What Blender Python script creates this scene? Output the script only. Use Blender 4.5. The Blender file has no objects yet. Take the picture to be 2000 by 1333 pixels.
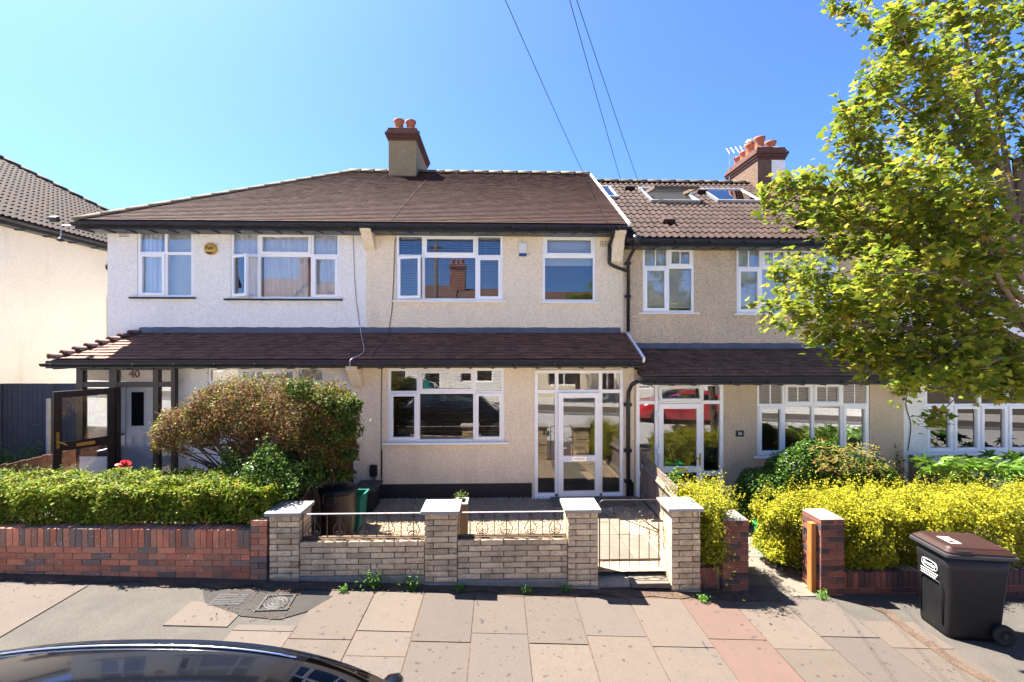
import bpy, bmesh, math, random
import numpy as np
from mathutils import Vector, Matrix, Euler

# ------------------------------------------------------------------ camera, sky, sun, exposure
scene = bpy.context.scene
R = math.radians
F, HY, CH, YAW = 920.0, 675.0, 3.06, R(1.75)      # focal length in photo pixels, horizon row, camera height, yaw
cam_d = bpy.data.cameras.new('camera'); cam = bpy.data.objects.new('camera', cam_d)
scene.collection.objects.link(cam); scene.camera = cam
cam.location = (0, 0, CH); cam.rotation_euler = (R(90), 0, -YAW)
cam_d.sensor_width = 36; cam_d.lens = F / 2000 * 36
cam_d.shift_y = (HY - 666.5) / 2000
cam_d.clip_start = 0.05; cam_d.clip_end = 3000

SUN = Vector((-0.49, 0.29, 1.0)).normalized()       # direction towards the sun
EL = math.asin(SUN.z); AZ = math.atan2(SUN.x, SUN.y)
world = bpy.data.worlds.new('World'); scene.world = world; world.use_nodes = True
wn = world.node_tree; wn.nodes.clear()
wo = wn.nodes.new('ShaderNodeOutputWorld'); bg = wn.nodes.new('ShaderNodeBackground')
sky = wn.nodes.new('ShaderNodeTexSky'); sky.sky_type = 'NISHITA'; sky.sun_disc = False
sky.sun_elevation = EL; sky.sun_rotation = AZ
sky.air_density = 0.65; sky.dust_density = 1.4; sky.ozone_density = 6.5; sky.altitude = 50
bg.inputs[1].default_value = 0.060
tint = wn.nodes.new('ShaderNodeMix'); tint.data_type = 'RGBA'; tint.blend_type = 'MULTIPLY'; tint.inputs[0].default_value = 1.0
tint.inputs[7].default_value = (0.49, 0.655, 0.88, 1)   # clear polarised summer blue, the same over the whole dome
wn.links.new(sky.outputs[0], tint.inputs[6]); wn.links.new(tint.outputs[2], bg.inputs[0]); wn.links.new(bg.outputs[0], wo.inputs[0])
sd = bpy.data.lights.new('sun', 'SUN'); so = bpy.data.objects.new('sun', sd); scene.collection.objects.link(so)
sd.energy = 4.1; sd.angle = R(0.53); sd.color = (1.0, 0.94, 0.86)
so.rotation_euler = (-SUN).to_track_quat('-Z', 'Y').to_euler(); so.location = (-20, 30, 40)
vs = scene.view_settings
vs.view_transform = 'Standard'; vs.look = 'None'; vs.gamma = 1; vs.exposure = 2.95; vs.use_curve_mapping = False

random.seed(7); rng = np.random.default_rng(7)
COL = scene.collection

# ------------------------------------------------------------------ photo pixel -> place
CA, SA = math.cos(YAW), math.sin(YAW)
def ray(x, y):
    u = (x - 1000) / F; v = (HY - y) / F
    return (u * CA + SA, -u * SA + CA, v)
def P(x, y, Y):
    d = ray(x, y); t = Y / d[1]
    return Vector((d[0] * t, Y, CH + d[2] * t))
def PX(x, Y): return P(x, 600, Y).x
def PZ(x, y, Y): return P(x, y, Y).z
SL = -0.042                                          # the street falls to the right
def gz(x): return SL * x
def PG(x, y, c=0.0):                                 # on the sloping pavement
    d = ray(x, y); t = (c - CH) / (d[2] - SL * d[0])
    return Vector((d[0] * t, d[1] * t, CH + d[2] * t))

# ------------------------------------------------------------------ mesh helpers
class MB:
    def __init__(s): s.v = []; s.f = []
    def add(s, vs_, fs):
        n = len(s.v); s.v += [tuple(v) for v in vs_]; s.f += [tuple(i + n for i in f) for f in fs]; return s
    def box(s, x0, x1, y0, y1, z0, z1, M=None):
        vs_ = [(x0,y0,z0),(x1,y0,z0),(x1,y1,z0),(x0,y1,z0),(x0,y0,z1),(x1,y0,z1),(x1,y1,z1),(x0,y1,z1)]
        if M is not None: vs_ = [M @ Vector(v) for v in vs_]
        return s.add(vs_, [(0,3,2,1),(4,5,6,7),(0,1,5,4),(1,2,6,5),(2,3,7,6),(3,0,4,7)])
    def tube(s, pts, r, n=8, cap=True):
        pts = [Vector(p) for p in pts]; m = len(pts)
        rs = r if isinstance(r, (list, tuple)) else [r] * m
        rings = []; up = None
        for i, p in enumerate(pts):
            d = (pts[min(i+1, m-1)] - pts[max(i-1, 0)])
            if d.length < 1e-9: d = Vector((0, 0, 1))
            d.normalize()
            if up is None:
                up = d.orthogonal().normalized()
            else:
                up = (up - d * up.dot(d))
                up = up.normalized() if up.length > 1e-6 else d.orthogonal().normalized()
            b = d.cross(up)
            rings.append([p + rs[i] * (math.cos(2*math.pi*k/n) * up + math.sin(2*math.pi*k/n) * b) for k in range(n)])
        vs_ = [v for rg in rings for v in rg]; fs = []
        for i in range(m - 1):
            for k in range(n):
                k2 = (k + 1) % n
                fs.append((i*n+k, i*n+k2, (i+1)*n+k2, (i+1)*n+k))
        if cap: fs.append(tuple(range(n))[::-1]); fs.append(tuple((m-1)*n + k for k in range(n)))
        return s.add(vs_, fs)
    def prism(s, poly, vec):                          # poly: 3D outline, extruded along vec
        n = len(poly); vec = Vector(vec)
        vs_ = [Vector(p) for p in poly] + [Vector(p) + vec for p in poly]
        fs = [tuple(range(n))[::-1], tuple(range(n, 2*n))] + [(i, (i+1) % n, n + (i+1) % n, n + i) for i in range(n)]
        return s.add(vs_, fs)
    def lathe(s, prof, c, n=20, M=None):              # prof: (r, z)
        vs_ = []; fs = []; m = len(prof); c = Vector(c)
        for r, z in prof:
            for k in range(n):
                a = 2*math.pi*k/n; p = Vector((r*math.cos(a), r*math.sin(a), z))
                if M is not None: p = M @ p
                vs_.append(c + p)
        for i in range(m-1):
            for k in range(n):
                k2 = (k+1) % n
                fs.append((i*n+k, i*n+k2, (i+1)*n+k2, (i+1)*n+k))
        fs.append(tuple(range(n))[::-1]); fs.append(tuple((m-1)*n+k for k in range(n)))
        return s.add(vs_, fs)
    def wall(s, x0, x1, z0, z1, y, th, holes):        # wall in the XZ plane with real openings and reveals
        xs = sorted({x0, x1} | {h[0] for h in holes} | {h[1] for h in holes}); xs = [x for x in xs if x0 <= x <= x1]
        zs = sorted({z0, z1} | {h[2] for h in holes} | {h[3] for h in holes}); zs = [z for z in zs if z0 <= z <= z1]
        inh = lambda x, z: any(h[0] < x < h[1] and h[2] < z < h[3] for h in holes)
        solid = [[not inh((xs[i]+xs[i+1])/2, (zs[j]+zs[j+1])/2) for j in range(len(zs)-1)] for i in range(len(xs)-1)]
        S = lambda i, j: 0 <= i < len(xs)-1 and 0 <= j < len(zs)-1 and solid[i][j]
        for i in range(len(xs)-1):
            for j in range(len(zs)-1):
                if not solid[i][j]: continue
                a, b, c, d = xs[i], xs[i+1], zs[j], zs[j+1]
                s.add([(a,y,c),(b,y,c),(b,y,d),(a,y,d)], [(0,1,2,3)])
                s.add([(a,y+th,c),(b,y+th,c),(b,y+th,d),(a,y+th,d)], [(3,2,1,0)])
                if not S(i-1,j): s.add([(a,y,c),(a,y,d),(a,y+th,d),(a,y+th,c)], [(0,1,2,3)])
                if not S(i+1,j): s.add([(b,y,c),(b,y,d),(b,y+th,d),(b,y+th,c)], [(3,2,1,0)])
                if not S(i,j-1): s.add([(a,y,c),(b,y,c),(b,y+th,c),(a,y+th,c)], [(3,2,1,0)])
                if not S(i,j+1): s.add([(a,y,d),(b,y,d),(b,y+th,d),(a,y+th,d)], [(0,1,2,3)])
        return s
    def mesh(s, name, m, smooth=False):
        me = bpy.data.meshes.new(name); me.from_pydata(s.v, [], s.f)
        if m is not None: me.materials.append(m)
        if smooth: me.polygons.foreach_set('use_smooth', [True] * len(me.polygons))
        me.update(); return me
    def build(s, name, m, parent=None, smooth=False, bevel=0):
        return link(name, s.mesh(name, m, smooth), parent, bevel)

def link(name, me, parent=None, bevel=0):
    o = bpy.data.objects.new(name, me); COL.objects.link(o)
    if parent is not None: attach(o, parent)
    if bevel:
        b = o.modifiers.new('bevel', 'BEVEL'); b.width = bevel; b.segments = 2; b.limit_method = 'ANGLE'
    return o
def attach(o, parent):
    o.parent = parent
    o.matrix_parent_inverse = wmat(parent).inverted()
def wmat(o):
    l = Matrix.LocRotScale(o.location, o.rotation_euler, o.scale)
    return (wmat(o.parent) @ o.matrix_parent_inverse @ l) if o.parent else l
def tag(o, label=None, cat=None, group=None, kind=None):
    if label: o['label'] = label
    if cat: o['category'] = cat
    if group: o['group'] = group
    if kind: o['kind'] = kind
    return o
def thing(name, label, cat, loc, group=None):
    o = bpy.data.objects.new(name, None); COL.objects.link(o); o.location = loc
    o.empty_display_size = 0.1
    return tag(o, label, cat, group)
def inst(name, me, parent, loc, rot=(0,0,0), sc=(1,1,1)):
    o = bpy.data.objects.new(name, me); COL.objects.link(o)
    o.location = loc; o.rotation_euler = rot; o.scale = sc
    if parent is not None: attach(o, parent)
    return o
def text(name, body, size, M, m, parent=None, extrude=0.002, bold=0.0, sx=1.0):
    cu = bpy.data.curves.new(name, 'FONT'); cu.body = body; cu.size = size; cu.extrude = extrude
    cu.offset = bold; cu.align_x = 'CENTER'; cu.align_y = 'CENTER'; cu.resolution_u = 3
    t = bpy.data.objects.new(name, cu); COL.objects.link(t)
    dg = bpy.context.evaluated_depsgraph_get()
    me = bpy.data.meshes.new_from_object(t.evaluated_get(dg))
    bpy.data.objects.remove(t)
    me.transform(M @ Matrix.Diagonal((sx, 1, 1, 1))); me.materials.clear(); me.materials.append(m)
    return link(name, me, parent)
FACE = Matrix.Rotation(R(90), 4, 'X')                # text plane turned to face the street

# ------------------------------------------------------------------ materials
def rgb(r, g, b):                                    # sRGB 0-255 -> linear
    f = lambda c: ((c/255+0.055)/1.055)**2.4 if c/255 > 0.04045 else c/255/12.92
    return (f(r), f(g), f(b), 1)
def mat(name, c1, c2=None, scale=4.0, rough=0.7, bump=None, var=None, varamt=0.25, spec=0.4, metal=0.0,
        coat=0.0, speck=None, trans=None, mott=None, ramp=None, stretch=None, grain=None, streak=None, speck2=None):
    m = bpy.data.materials.new(name); m.use_nodes = True; nt = m.node_tree; N = nt.nodes; L = nt.links
    b = N['Principled BSDF']; b.inputs['Roughness'].default_value = rough; b.inputs['Metallic'].default_value = metal
    b.inputs['Specular IOR Level'].default_value = spec; b.inputs['Coat Weight'].default_value = coat
    geo = N.new('ShaderNodeNewGeometry'); pos = geo.outputs['Position']
    if stretch:
        mp = N.new('ShaderNodeMapping'); mp.inputs['Scale'].default_value = stretch; L.new(pos, mp.inputs[0]); pos = mp.outputs[0]
    def noise(sc, det=5, rg=0.6):
        n = N.new('ShaderNodeTexNoise'); n.inputs['Scale'].default_value = sc; n.inputs['Detail'].default_value = det
        n.inputs['Roughness'].default_value = rg; L.new(pos, n.inputs['Vector']); return n.outputs['Fac']
    def mixc(fac, a, bb, mode='MIX'):
        x = N.new('ShaderNodeMix'); x.data_type = 'RGBA'; x.blend_type = mode
        for sock, val in ((x.inputs[0], fac), (x.inputs[6], a), (x.inputs[7], bb)):
            if isinstance(val, (tuple, list)) or isinstance(val, (int, float)): sock.default_value = val
            else: L.new(val, sock)
        return x.outputs[2]
    def rampn(fac, lo, hi):
        r_ = N.new('ShaderNodeMapRange'); r_.inputs[1].default_value = lo; r_.inputs[2].default_value = hi; L.new(fac, r_.inputs[0]); return r_.outputs[0]
    col = c1
    rnd = None
    if var == 'object': rnd = N.new('ShaderNodeObjectInfo').outputs['Random']
    if var == 'island': rnd = geo.outputs['Random Per Island']
    if ramp:
        cr = N.new('ShaderNodeValToRGB'); cr.color_ramp.interpolation = 'LINEAR'
        els = cr.color_ramp.elements
        while len(els) < len(ramp): els.new(0.5)
        for e, (p_, c_) in zip(els, ramp): e.position = p_; e.color = c_
        L.new(rnd, cr.inputs[0]); col = cr.outputs[0]
    if c2 is not None:
        col = mixc(rampn(noise(scale), 0.32, 0.68), col, c2)
    if mott:                                         # (colour, scale, lo, hi): blotches with a shape of their own
        col = mixc(rampn(noise(mott[1], 6, 0.7), mott[2], mott[3]), col, mott[0])
    if speck:                                        # (colour, scale, threshold)
        col = mixc(rampn(noise(speck[1], 2, 0.5), speck[2], speck[2] + 0.04), col, speck[0])
    if speck2: col = mixc(rampn(noise(speck2[1], 1, 0.4), speck2[2], speck2[2] + 0.03), col, speck2[0])
    if streak:                                       # rain streaks and grime, stretched downwards
        mp2 = N.new('ShaderNodeMapping'); mp2.inputs['Scale'].default_value = (streak[1], streak[1], streak[1]*0.16); L.new(geo.outputs['Position'], mp2.inputs[0])
        ns = N.new('ShaderNodeTexNoise'); ns.inputs['Scale'].default_value = 1.0; ns.inputs['Detail'].default_value = 7; ns.inputs['Roughness'].default_value = 0.65; L.new(mp2.outputs[0], ns.inputs['Vector'])
        col = mixc(rampn(ns.outputs['Fac'], streak[2], streak[3]), col, streak[0])
    if grain:                                        # fine darkening; on the render, shade of the pits put into the colour
        g = N.new('ShaderNodeMapRange'); L.new(noise(grain[0], 2, 0.6), g.inputs[0]); g.inputs[1].default_value = 0.3; g.inputs[2].default_value = 0.6; g.inputs[3].default_value = 1 - grain[1]; g.inputs[4].default_value = 1.0
        cc = N.new('ShaderNodeCombineColor')
        for k_ in range(3): L.new(g.outputs[0], cc.inputs[k_])
        col = mixc(1.0, col, cc.outputs[0], 'MULTIPLY')
    if rnd is not None and varamt:
        hs = N.new('ShaderNodeHueSaturation'); mr = N.new('ShaderNodeMapRange')
        mm = N.new('ShaderNodeMath'); mm.operation = 'FRACT'; mu = N.new('ShaderNodeMath'); mu.operation = 'MULTIPLY'; mu.inputs[1].default_value = 7.13
        L.new(rnd, mu.inputs[0]); L.new(mu.outputs[0], mm.inputs[0]); L.new(mm.outputs[0], mr.inputs[0])
        mr.inputs[3].default_value = 1 - varamt; mr.inputs[4].default_value = 1 + varamt
        L.new(mr.outputs[0], hs.inputs['Value'])
        if isinstance(col, tuple): hs.inputs['Color'].default_value = col
        else: L.new(col, hs.inputs['Color'])
        col = hs.outputs[0]
    if isinstance(col, tuple): b.inputs['Base Color'].default_value = col
    else: L.new(col, b.inputs['Base Color'])
    if bump:
        prev = None
        for sc, dist in bump:
            bn = N.new('ShaderNodeBump'); bn.inputs['Distance'].default_value = dist; bn.inputs['Strength'].default_value = 1.0
            L.new(noise(sc, 3, 0.55), bn.inputs['Height'])
            if prev: L.new(prev, bn.inputs['Normal'])
            prev = bn.outputs[0]
        L.new(prev, b.inputs['Normal'])
    if trans:                                        # leaves: part of the light passes through
        t = N.new('ShaderNodeBsdfTranslucent'); mx = N.new('ShaderNodeMixShader'); mx.inputs[0].default_value = trans
        if isinstance(col, tuple): t.inputs[0].default_value = col
        else: L.new(col, t.inputs[0])
        L.new(b.outputs[0], mx.inputs[1]); L.new(t.outputs[0], mx.inputs[2]); L.new(mx.outputs[0], N['Material Output'].inputs[0])
    return m
def glass(name, tint=(0.95, 0.96, 0.96, 1), k=1.45, base=0.02):
    m = bpy.data.materials.new(name); m.use_nodes = True; nt = m.node_tree; N = nt.nodes; L = nt.links
    N.remove(N['Principled BSDF'])
    fr = N.new('ShaderNodeFresnel'); fr.inputs[0].default_value = 1.52
    mu = N.new('ShaderNodeMath'); mu.operation = 'MULTIPLY_ADD'; mu.inputs[1].default_value = k; mu.inputs[2].default_value = base; mu.use_clamp = True
    tr = N.new('ShaderNodeBsdfTransparent'); tr.inputs[0].default_value = tint
    gl = N.new('ShaderNodeBsdfGlossy'); gl.inputs['Roughness'].default_value = 0.0; gl.inputs[0].default_value = (1, 1, 1, 1)
    mx = N.new('ShaderNodeMixShader')
    L.new(fr.outputs[0], mu.inputs[0]); L.new(mu.outputs[0], mx.inputs[0]); L.new(tr.outputs[0], mx.inputs[1]); L.new(gl.outputs[0], mx.inputs[2])
    L.new(mx.outputs[0], N['Material Output'].inputs[0])
    return m

RC = [(30, 0.022), (80, 0.010)]
M = {}
M['rc_white'] = mat('white roughcast', (0.9384,0.8939,0.8100,1), (0.9078,0.8636,0.7800,1), 2.0, 0.9, RC, spec=0.2, grain=(26, 0.13), streak=((0.7752,0.7373,0.6500,1), 2.2, 0.54, 0.86), speck=((0.4590,0.4242,0.3600,1), 50, 0.72))
M['rc_cream'] = mat('cream roughcast', (0.9464,0.7956,0.5800,1), (0.8944,0.7446,0.5350,1), 1.6, 0.9, RC, spec=0.2, grain=(26, 0.17), streak=((0.7280,0.5967,0.4400,1), 2.2, 0.52, 0.84), speck=((0.3952,0.3162,0.2200,1), 50, 0.69))
M['rc_beige'] = mat('beige pebbledash', (0.7770,0.6120,0.4200,1), (0.6930,0.5406,0.3700,1), 1.8, 0.95, [(45, 0.022), (120, 0.010)], spec=0.2, grain=(40, 0.30), streak=((0.4620,0.3570,0.2500,1), 2.0, 0.52, 0.85), speck=((0.2310,0.1785,0.1300,1), 60, 0.63))
M['rc_warm'] = mat('warm cream roughcast', (0.7925,0.7172,0.6042,1), (0.7372,0.6602,0.5438,1), 1.2, 0.9, RC, spec=0.2, grain=(24, 0.10), streak=((0.5713,0.5035,0.4129,1), 1.6, 0.6, 0.9))
M['plinth'] = mat('black bitumen paint', (0.012, 0.013, 0.016, 1), (0.02, 0.02, 0.024, 1), 9, 0.55, [(40, 0.006)])
M['tile'] = mat('brown plain tile', (0.0607,0.0307,0.0240,1), None, rough=0.85, spec=0.15, bump=[(120, 0.002)], var='island', varamt=0.09, mott=((0.0736,0.0480,0.0360,1), 3, 0.45, 0.75))
M['tile_o'] = mat('brown porch tile', (0.1505,0.0682,0.0440,1), None, rough=0.75, spec=0.25, bump=[(120, 0.002)], var='object', varamt=0.25, mott=((0.1955,0.1158,0.0733,1), 12, 0.55, 0.85))
M['tile_d'] = mat('dark weathered porch tile', (0.1035,0.0531,0.0336,1), None, rough=0.75, bump=[(110, 0.003)], var='object', varamt=0.3, mott=((0.1794,0.1265,0.0735,1), 10, 0.5, 0.8), speck=((0.5520,0.4807,0.3465,1), 24, 0.70))
M['pantile'] = mat('brown concrete pantile', (0.0310,0.0159,0.0112,1), None, rough=0.85, spec=0.2, bump=[(160, 0.003)], var='object', varamt=0.25, mott=((0.0429,0.0263,0.0187,1), 10, 0.48, 0.8))
M['ridge'] = mat('weathered ridge tile', (0.1920,0.1520,0.0920,1), (0.1200,0.0920,0.0640,1), 9, 0.85, [(90, 0.004)], var='object', varamt=0.15, spec=0.2)
M['ridge_d'] = mat('dark ridge tile', (0.075,0.055,0.043,1), (0.10,0.085,0.065,1), 9, 0.85, [(90, 0.004)], var='object', varamt=0.15, spec=0.2)
M['bonnet'] = mat('bonnet hip tile', (0.1375,0.0770,0.0600,1), (0.1045,0.0605,0.0510,1), 9, 0.8, [(90, 0.003)], var='object', varamt=0.15)
M['under'] = mat('roof underlay', (0.07, 0.05, 0.045, 1), rough=0.9)
M['lead'] = mat('lead flashing', (0.0806,0.0900,0.1044,1), (0.1178,0.1260,0.1392,1), 5, 0.5, [(20, 0.006)])
M['gutter'] = mat('black gutter paint', (0.012, 0.012, 0.014, 1), (0.03, 0.028, 0.026, 1), 6, 0.35, [(30, 0.002)])
M['upvc'] = mat('white upvc', (0.88, 0.87, 0.85, 1), (0.85, 0.84, 0.82, 1), 3, 0.3, spec=0.5)
M['black_sill'] = mat('black sill paint', (0.015, 0.015, 0.016, 1), rough=0.5)
M['glass'] = glass('window glass')
M['glass_car'] = glass('car glass', (0.25, 0.32, 0.30, 1), 1.5, 0.03)
M['brown_wood'] = mat('dark brown painted timber', (0.022, 0.012, 0.008, 1), (0.03, 0.017, 0.011, 1), 8, 0.35)
M['white_paint'] = mat('white painted timber', (0.74, 0.74, 0.75, 1), (0.68, 0.68, 0.69, 1), 4, 0.45)
M['brass'] = mat('brass', (0.72, 0.52, 0.16, 1), rough=0.25, metal=1.0)
M['chrome'] = mat('chrome', (0.75, 0.75, 0.77, 1), rough=0.12, metal=1.0)
M['steel'] = mat('galvanised steel', (0.5, 0.51, 0.52, 1), (0.38,0.38,0.38,1), 20, 0.4, metal=0.8)
M['iron'] = mat('dark painted iron', (0.025, 0.02, 0.018, 1), (0.06, 0.035, 0.025, 1), 30, 0.45, [(200, 0.001)], spec=0.5)
M['iron_pale'] = mat('pale top rail paint', (0.34, 0.30, 0.30, 1), (0.2, 0.16, 0.15, 1), 18, 0.4)  # top rail paler than the other ironwork
M['cable'] = mat('black cable', (0.02, 0.02, 0.02, 1), rough=0.5)
M['cable_w'] = mat('pale cable', (0.6, 0.58, 0.55, 1), rough=0.5)
M['inter'] = mat('interior paint', (0.35, 0.31, 0.26, 1), (0.3, 0.27, 0.22, 1), 1, 0.8)
M['interior_dark'] = mat('interior floor', (0.12, 0.08, 0.05, 1), (0.09, 0.06, 0.04, 1), 3, 0.6)
M['curtain'] = mat('white net curtain', (0.8064,0.8176,0.8288,1), (0.7392,0.7504,0.7616,1), 6, 0.9, trans=0.15)
M['blind_w'] = mat('white roller blind', (0.66, 0.68, 0.64, 1), (0.6, 0.62, 0.58, 1), 3, 0.9, trans=0.2)
M['slat'] = mat('wooden blind slat', (0.16, 0.09, 0.05, 1), (0.11, 0.06, 0.035, 1), 20, 0.45)
M['slat_w'] = mat('pale blind slat', (0.42, 0.42, 0.42, 1), rough=0.5)
M['stone'] = mat('artificial stone block', (0.6880,0.5234,0.3245,1), None, rough=0.95, spec=0.2, bump=[(45, 0.018), (130, 0.007)], var='object', varamt=0.24, grain=(50, 0.25), mott=((0.3715,0.2618,0.1514,1), 5, 0.45, 0.75), speck=((1.0428,0.8860,0.6300,1), 45, 0.70), streak=((0.3027,0.2171,0.1081,1), 3.0, 0.58, 0.8))
M['mortar_b'] = mat('brown mortar', (0.0800,0.0480,0.0240,1), (0.1200,0.0800,0.0440,1), 14, 0.95, [(120, 0.004)])
M['mortar_y'] = mat('yellow mortar', (0.3750,0.2875,0.1625,1), (0.2750,0.2125,0.1250,1), 14, 0.95, [(120, 0.004)])
M['coping'] = mat('concrete coping slab', (0.3187,0.2932,0.2550,1), (0.2422,0.2227,0.1972,1), 5, 0.9, [(70, 0.003)], speck=((0.1275,0.1275,0.1088,1), 30, 0.66))
BR = [(0.0, (0.4212,0.1348,0.0718,1)), (0.4, (0.5616,0.1983,0.1047,1)), (0.66, (0.4212,0.1824,0.1047,1)), (0.82, (0.2340,0.1507,0.1121,1)), (1.0, (0.1326,0.1031,0.0897,1))]
M['brick_red'] = mat('red brick', (0.25,0.07,0.05,1), None, rough=0.9, bump=[(70, 0.006), (200, 0.002)], var='object', varamt=0.18, ramp=BR, mott=((0.24,0.13,0.085,1), 7, 0.45, 0.8), speck=((0.6,0.57,0.52,1), 40, 0.68))
BD = [(0.0, (0.15,0.05,0.035,1)), (0.35, (0.20,0.07,0.045,1)), (0.6, (0.09,0.04,0.035,1)), (1.0, (0.045,0.032,0.034,1))]
M['brick_dark'] = mat('dark red brick', (0.15,0.06,0.05,1), None, rough=0.9, bump=[(70, 0.006), (200, 0.002)], var='object', varamt=0.18, ramp=BD, mott=((0.06,0.03,0.025,1), 12, 0.5, 0.85))
M['corbel'] = mat('chimney brick', (0.1190,0.0390,0.0240,1), (0.0630,0.0358,0.0240,1), 12, 0.9, [(50, 0.012)])
M['chim_r'] = mat('rendered chimney', (0.2945,0.2200,0.1120,1), (0.2375,0.1760,0.0910,1), 4, 0.9, [(60, 0.006)], mott=((0.3610,0.2904,0.1750,1), 3, 0.6, 0.75))
M['chim_p'] = mat('pebbledashed chimney', (0.1540,0.0950,0.0585,1), (0.1100,0.0650,0.0405,1), 16, 0.95, [(45, 0.03)], speck=((0.2475,0.1800,0.1260,1), 40, 0.62))
M['pot'] = mat('terracotta pot', (0.3360,0.0975,0.0420,1), (0.2640,0.0825,0.0385,1), 9, 0.8, [(40, 0.003)])
SLABS = [(0.0, (0.0897,0.0696,0.0530,1)), (0.35, (0.0799,0.0605,0.0454,1)), (0.6, (0.0816,0.0650,0.0520,1)), (0.8, (0.0725,0.0576,0.0466,1)), (1.0, (0.0860,0.0650,0.0488,1))]
M['slab'] = mat('concrete paving slab', (0.0786,0.0646,0.0535,1), None, rough=0.92, bump=[(90, 0.003), (260, 0.0015)], var='object', varamt=0.12, ramp=SLABS, mott=((0.0684,0.0541,0.0418,1), 5, 0.5, 0.8), speck=((0.0469,0.0362,0.0283,1), 120, 0.62), grain=(160, 0.3), streak=((0.0657,0.0526,0.0432,1), 1.3, 0.55, 0.85), speck2=((0.0386,0.0319,0.0286,1), 15, 0.70))
M['slab_red'] = mat('pink paving slab', (0.0938,0.0554,0.0418,1), (0.0835,0.0520,0.0398,1), 4, 0.92, [(200, 0.0015)], speck=((0.0597,0.0389,0.0291,1), 140, 0.66), grain=(160, 0.25), streak=((0.0840,0.0571,0.0450,1), 1.3, 0.55, 0.85), speck2=((0.0504,0.0336,0.0297,1), 15, 0.70))
M['path_slab'] = mat('garden path slab', (0.1199,0.1028,0.0771,1), (0.0943,0.0800,0.0600,1), 5, 0.95, [(80, 0.003)], var='object', varamt=0.1, speck=((0.0743,0.0657,0.0457,1), 60, 0.66))
M['tarmac'] = mat('worn grey tarmac', (0.0691,0.0596,0.0483,1), (0.0513,0.0447,0.0374,1), 3, 0.95, [(150, 0.006), (60, 0.004)], speck=((0.1130,0.0972,0.0790,1), 150, 0.60), grain=(120, 0.4), streak=((0.0442,0.0405,0.0353,1), 1.2, 0.55, 0.85))
M['road_pale'] = mat('pale bounce road', (0.398,0.374,0.351,1), (0.304,0.293,0.281,1), 3, 0.95, [(150, 0.006)], speck=((0.304,0.281,0.281,1), 140, 0.62))  # much paler than asphalt, to bounce sunlight onto the house fronts
M['dirt'] = mat('soil and litter', (0.0810,0.0504,0.0312,1), (0.0450,0.0294,0.0195,1), 9, 1.0, [(40, 0.02)], speck=((0.1800,0.1092,0.0624,1), 60, 0.64))
M['kerb'] = mat('granite kerb', (0.27,0.26,0.25,1), (0.2,0.195,0.19,1), 20, 0.85, [(90, 0.004)])
M['soil'] = mat('garden soil', (0.06,0.045,0.03,1), (0.1,0.075,0.05,1), 5, 1.0, [(30, 0.03)])
GR = [(0.0, (0.3570,0.2550,0.1530,1)), (0.4, (0.4250,0.3400,0.2380,1)), (0.7, (0.2975,0.2040,0.1275,1)), (0.88, (0.4760,0.4250,0.3570,1)), (1.0, (0.1700,0.1190,0.0850,1))]
M['pebble'] = mat('gravel pebble', (0.4,0.3,0.2,1), None, rough=0.8, var='island', varamt=0.2, ramp=GR)
M['gravel'] = mat('gravel bed', (0.3840,0.2820,0.1800,1), (0.3000,0.2160,0.1320,1), 60, 0.95, [(70, 0.02)])
M['fence_grey'] = mat('weathered fence board', (0.20,0.155,0.115,1), (0.13,0.1,0.075,1), 3, 0.9, [(30, 0.004)], var='object', varamt=0.18, stretch=(9, 9, 0.9))
M['fence_brown'] = mat('brown stained fence board', (0.14,0.055,0.025,1), (0.09,0.035,0.018,1), 3, 0.8, [(30, 0.003)], var='object', varamt=0.15, stretch=(9, 9, 0.9))
M['post_orange'] = mat('orange stained post', (0.36,0.135,0.03,1), (0.27,0.095,0.022,1), 3, 0.55, [(30, 0.002)], stretch=(9, 9, 0.9))
M['gate_blue'] = mat('slate blue painted board', (0.022,0.027,0.042,1), (0.028,0.034,0.05,1), 6, 0.6, [(30, 0.002)], var='object', varamt=0.08)
M['concrete'] = mat('concrete', (0.4290,0.4030,0.3640,1), (0.3250,0.3055,0.2730,1), 7, 0.95, [(70, 0.005)])
M['step'] = mat('worn step stone', (0.25,0.225,0.185,1), (0.17,0.155,0.125,1), 7, 0.9, [(40, 0.008)])
M['bark'] = mat('tree bark', (0.14,0.10,0.07,1), (0.08,0.06,0.045,1), 12, 0.95, [(40, 0.012)], mott=((0.24,0.16,0.05,1), 10, 0.55, 0.7))
M['twig'] = mat('shrub twig', (0.13,0.09,0.06,1), (0.09,0.06,0.045,1), 12, 0.9)
def leafm(name, ramp, tr=0.4, rough=0.6, va=0.25): return mat(name, (0.1,0.1,0.1,1), None, rough=rough, var='island', varamt=va, ramp=ramp, trans=tr, spec=0.12)
M['maple'] = leafm('maple leaf', [(0, (0.075,0.125,0.012,1)), (0.35, (0.14,0.185,0.016,1)), (0.75, (0.23,0.25,0.022,1)), (0.94, (0.30,0.27,0.03,1)), (1, (0.32,0.19,0.03,1))], 0.5)
M['hedge'] = leafm('green hedge leaf', [(0, (0.0628,0.1115,0.0088,1)), (0.5, (0.1256,0.1729,0.0123,1)), (0.85, (0.2386,0.2788,0.0176,1)), (1, (0.2763,0.1450,0.0308,1))], 0.35, 0.5)
M['gold'] = leafm('golden privet leaf', [(0, (0.2196,0.2229,0.0118,1)), (0.5, (0.3294,0.3033,0.0148,1)), (0.85, (0.3842,0.3466,0.0294,1)), (1, (0.1373,0.1795,0.0176,1))], 0.35, 0.5, 0.15)
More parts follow.
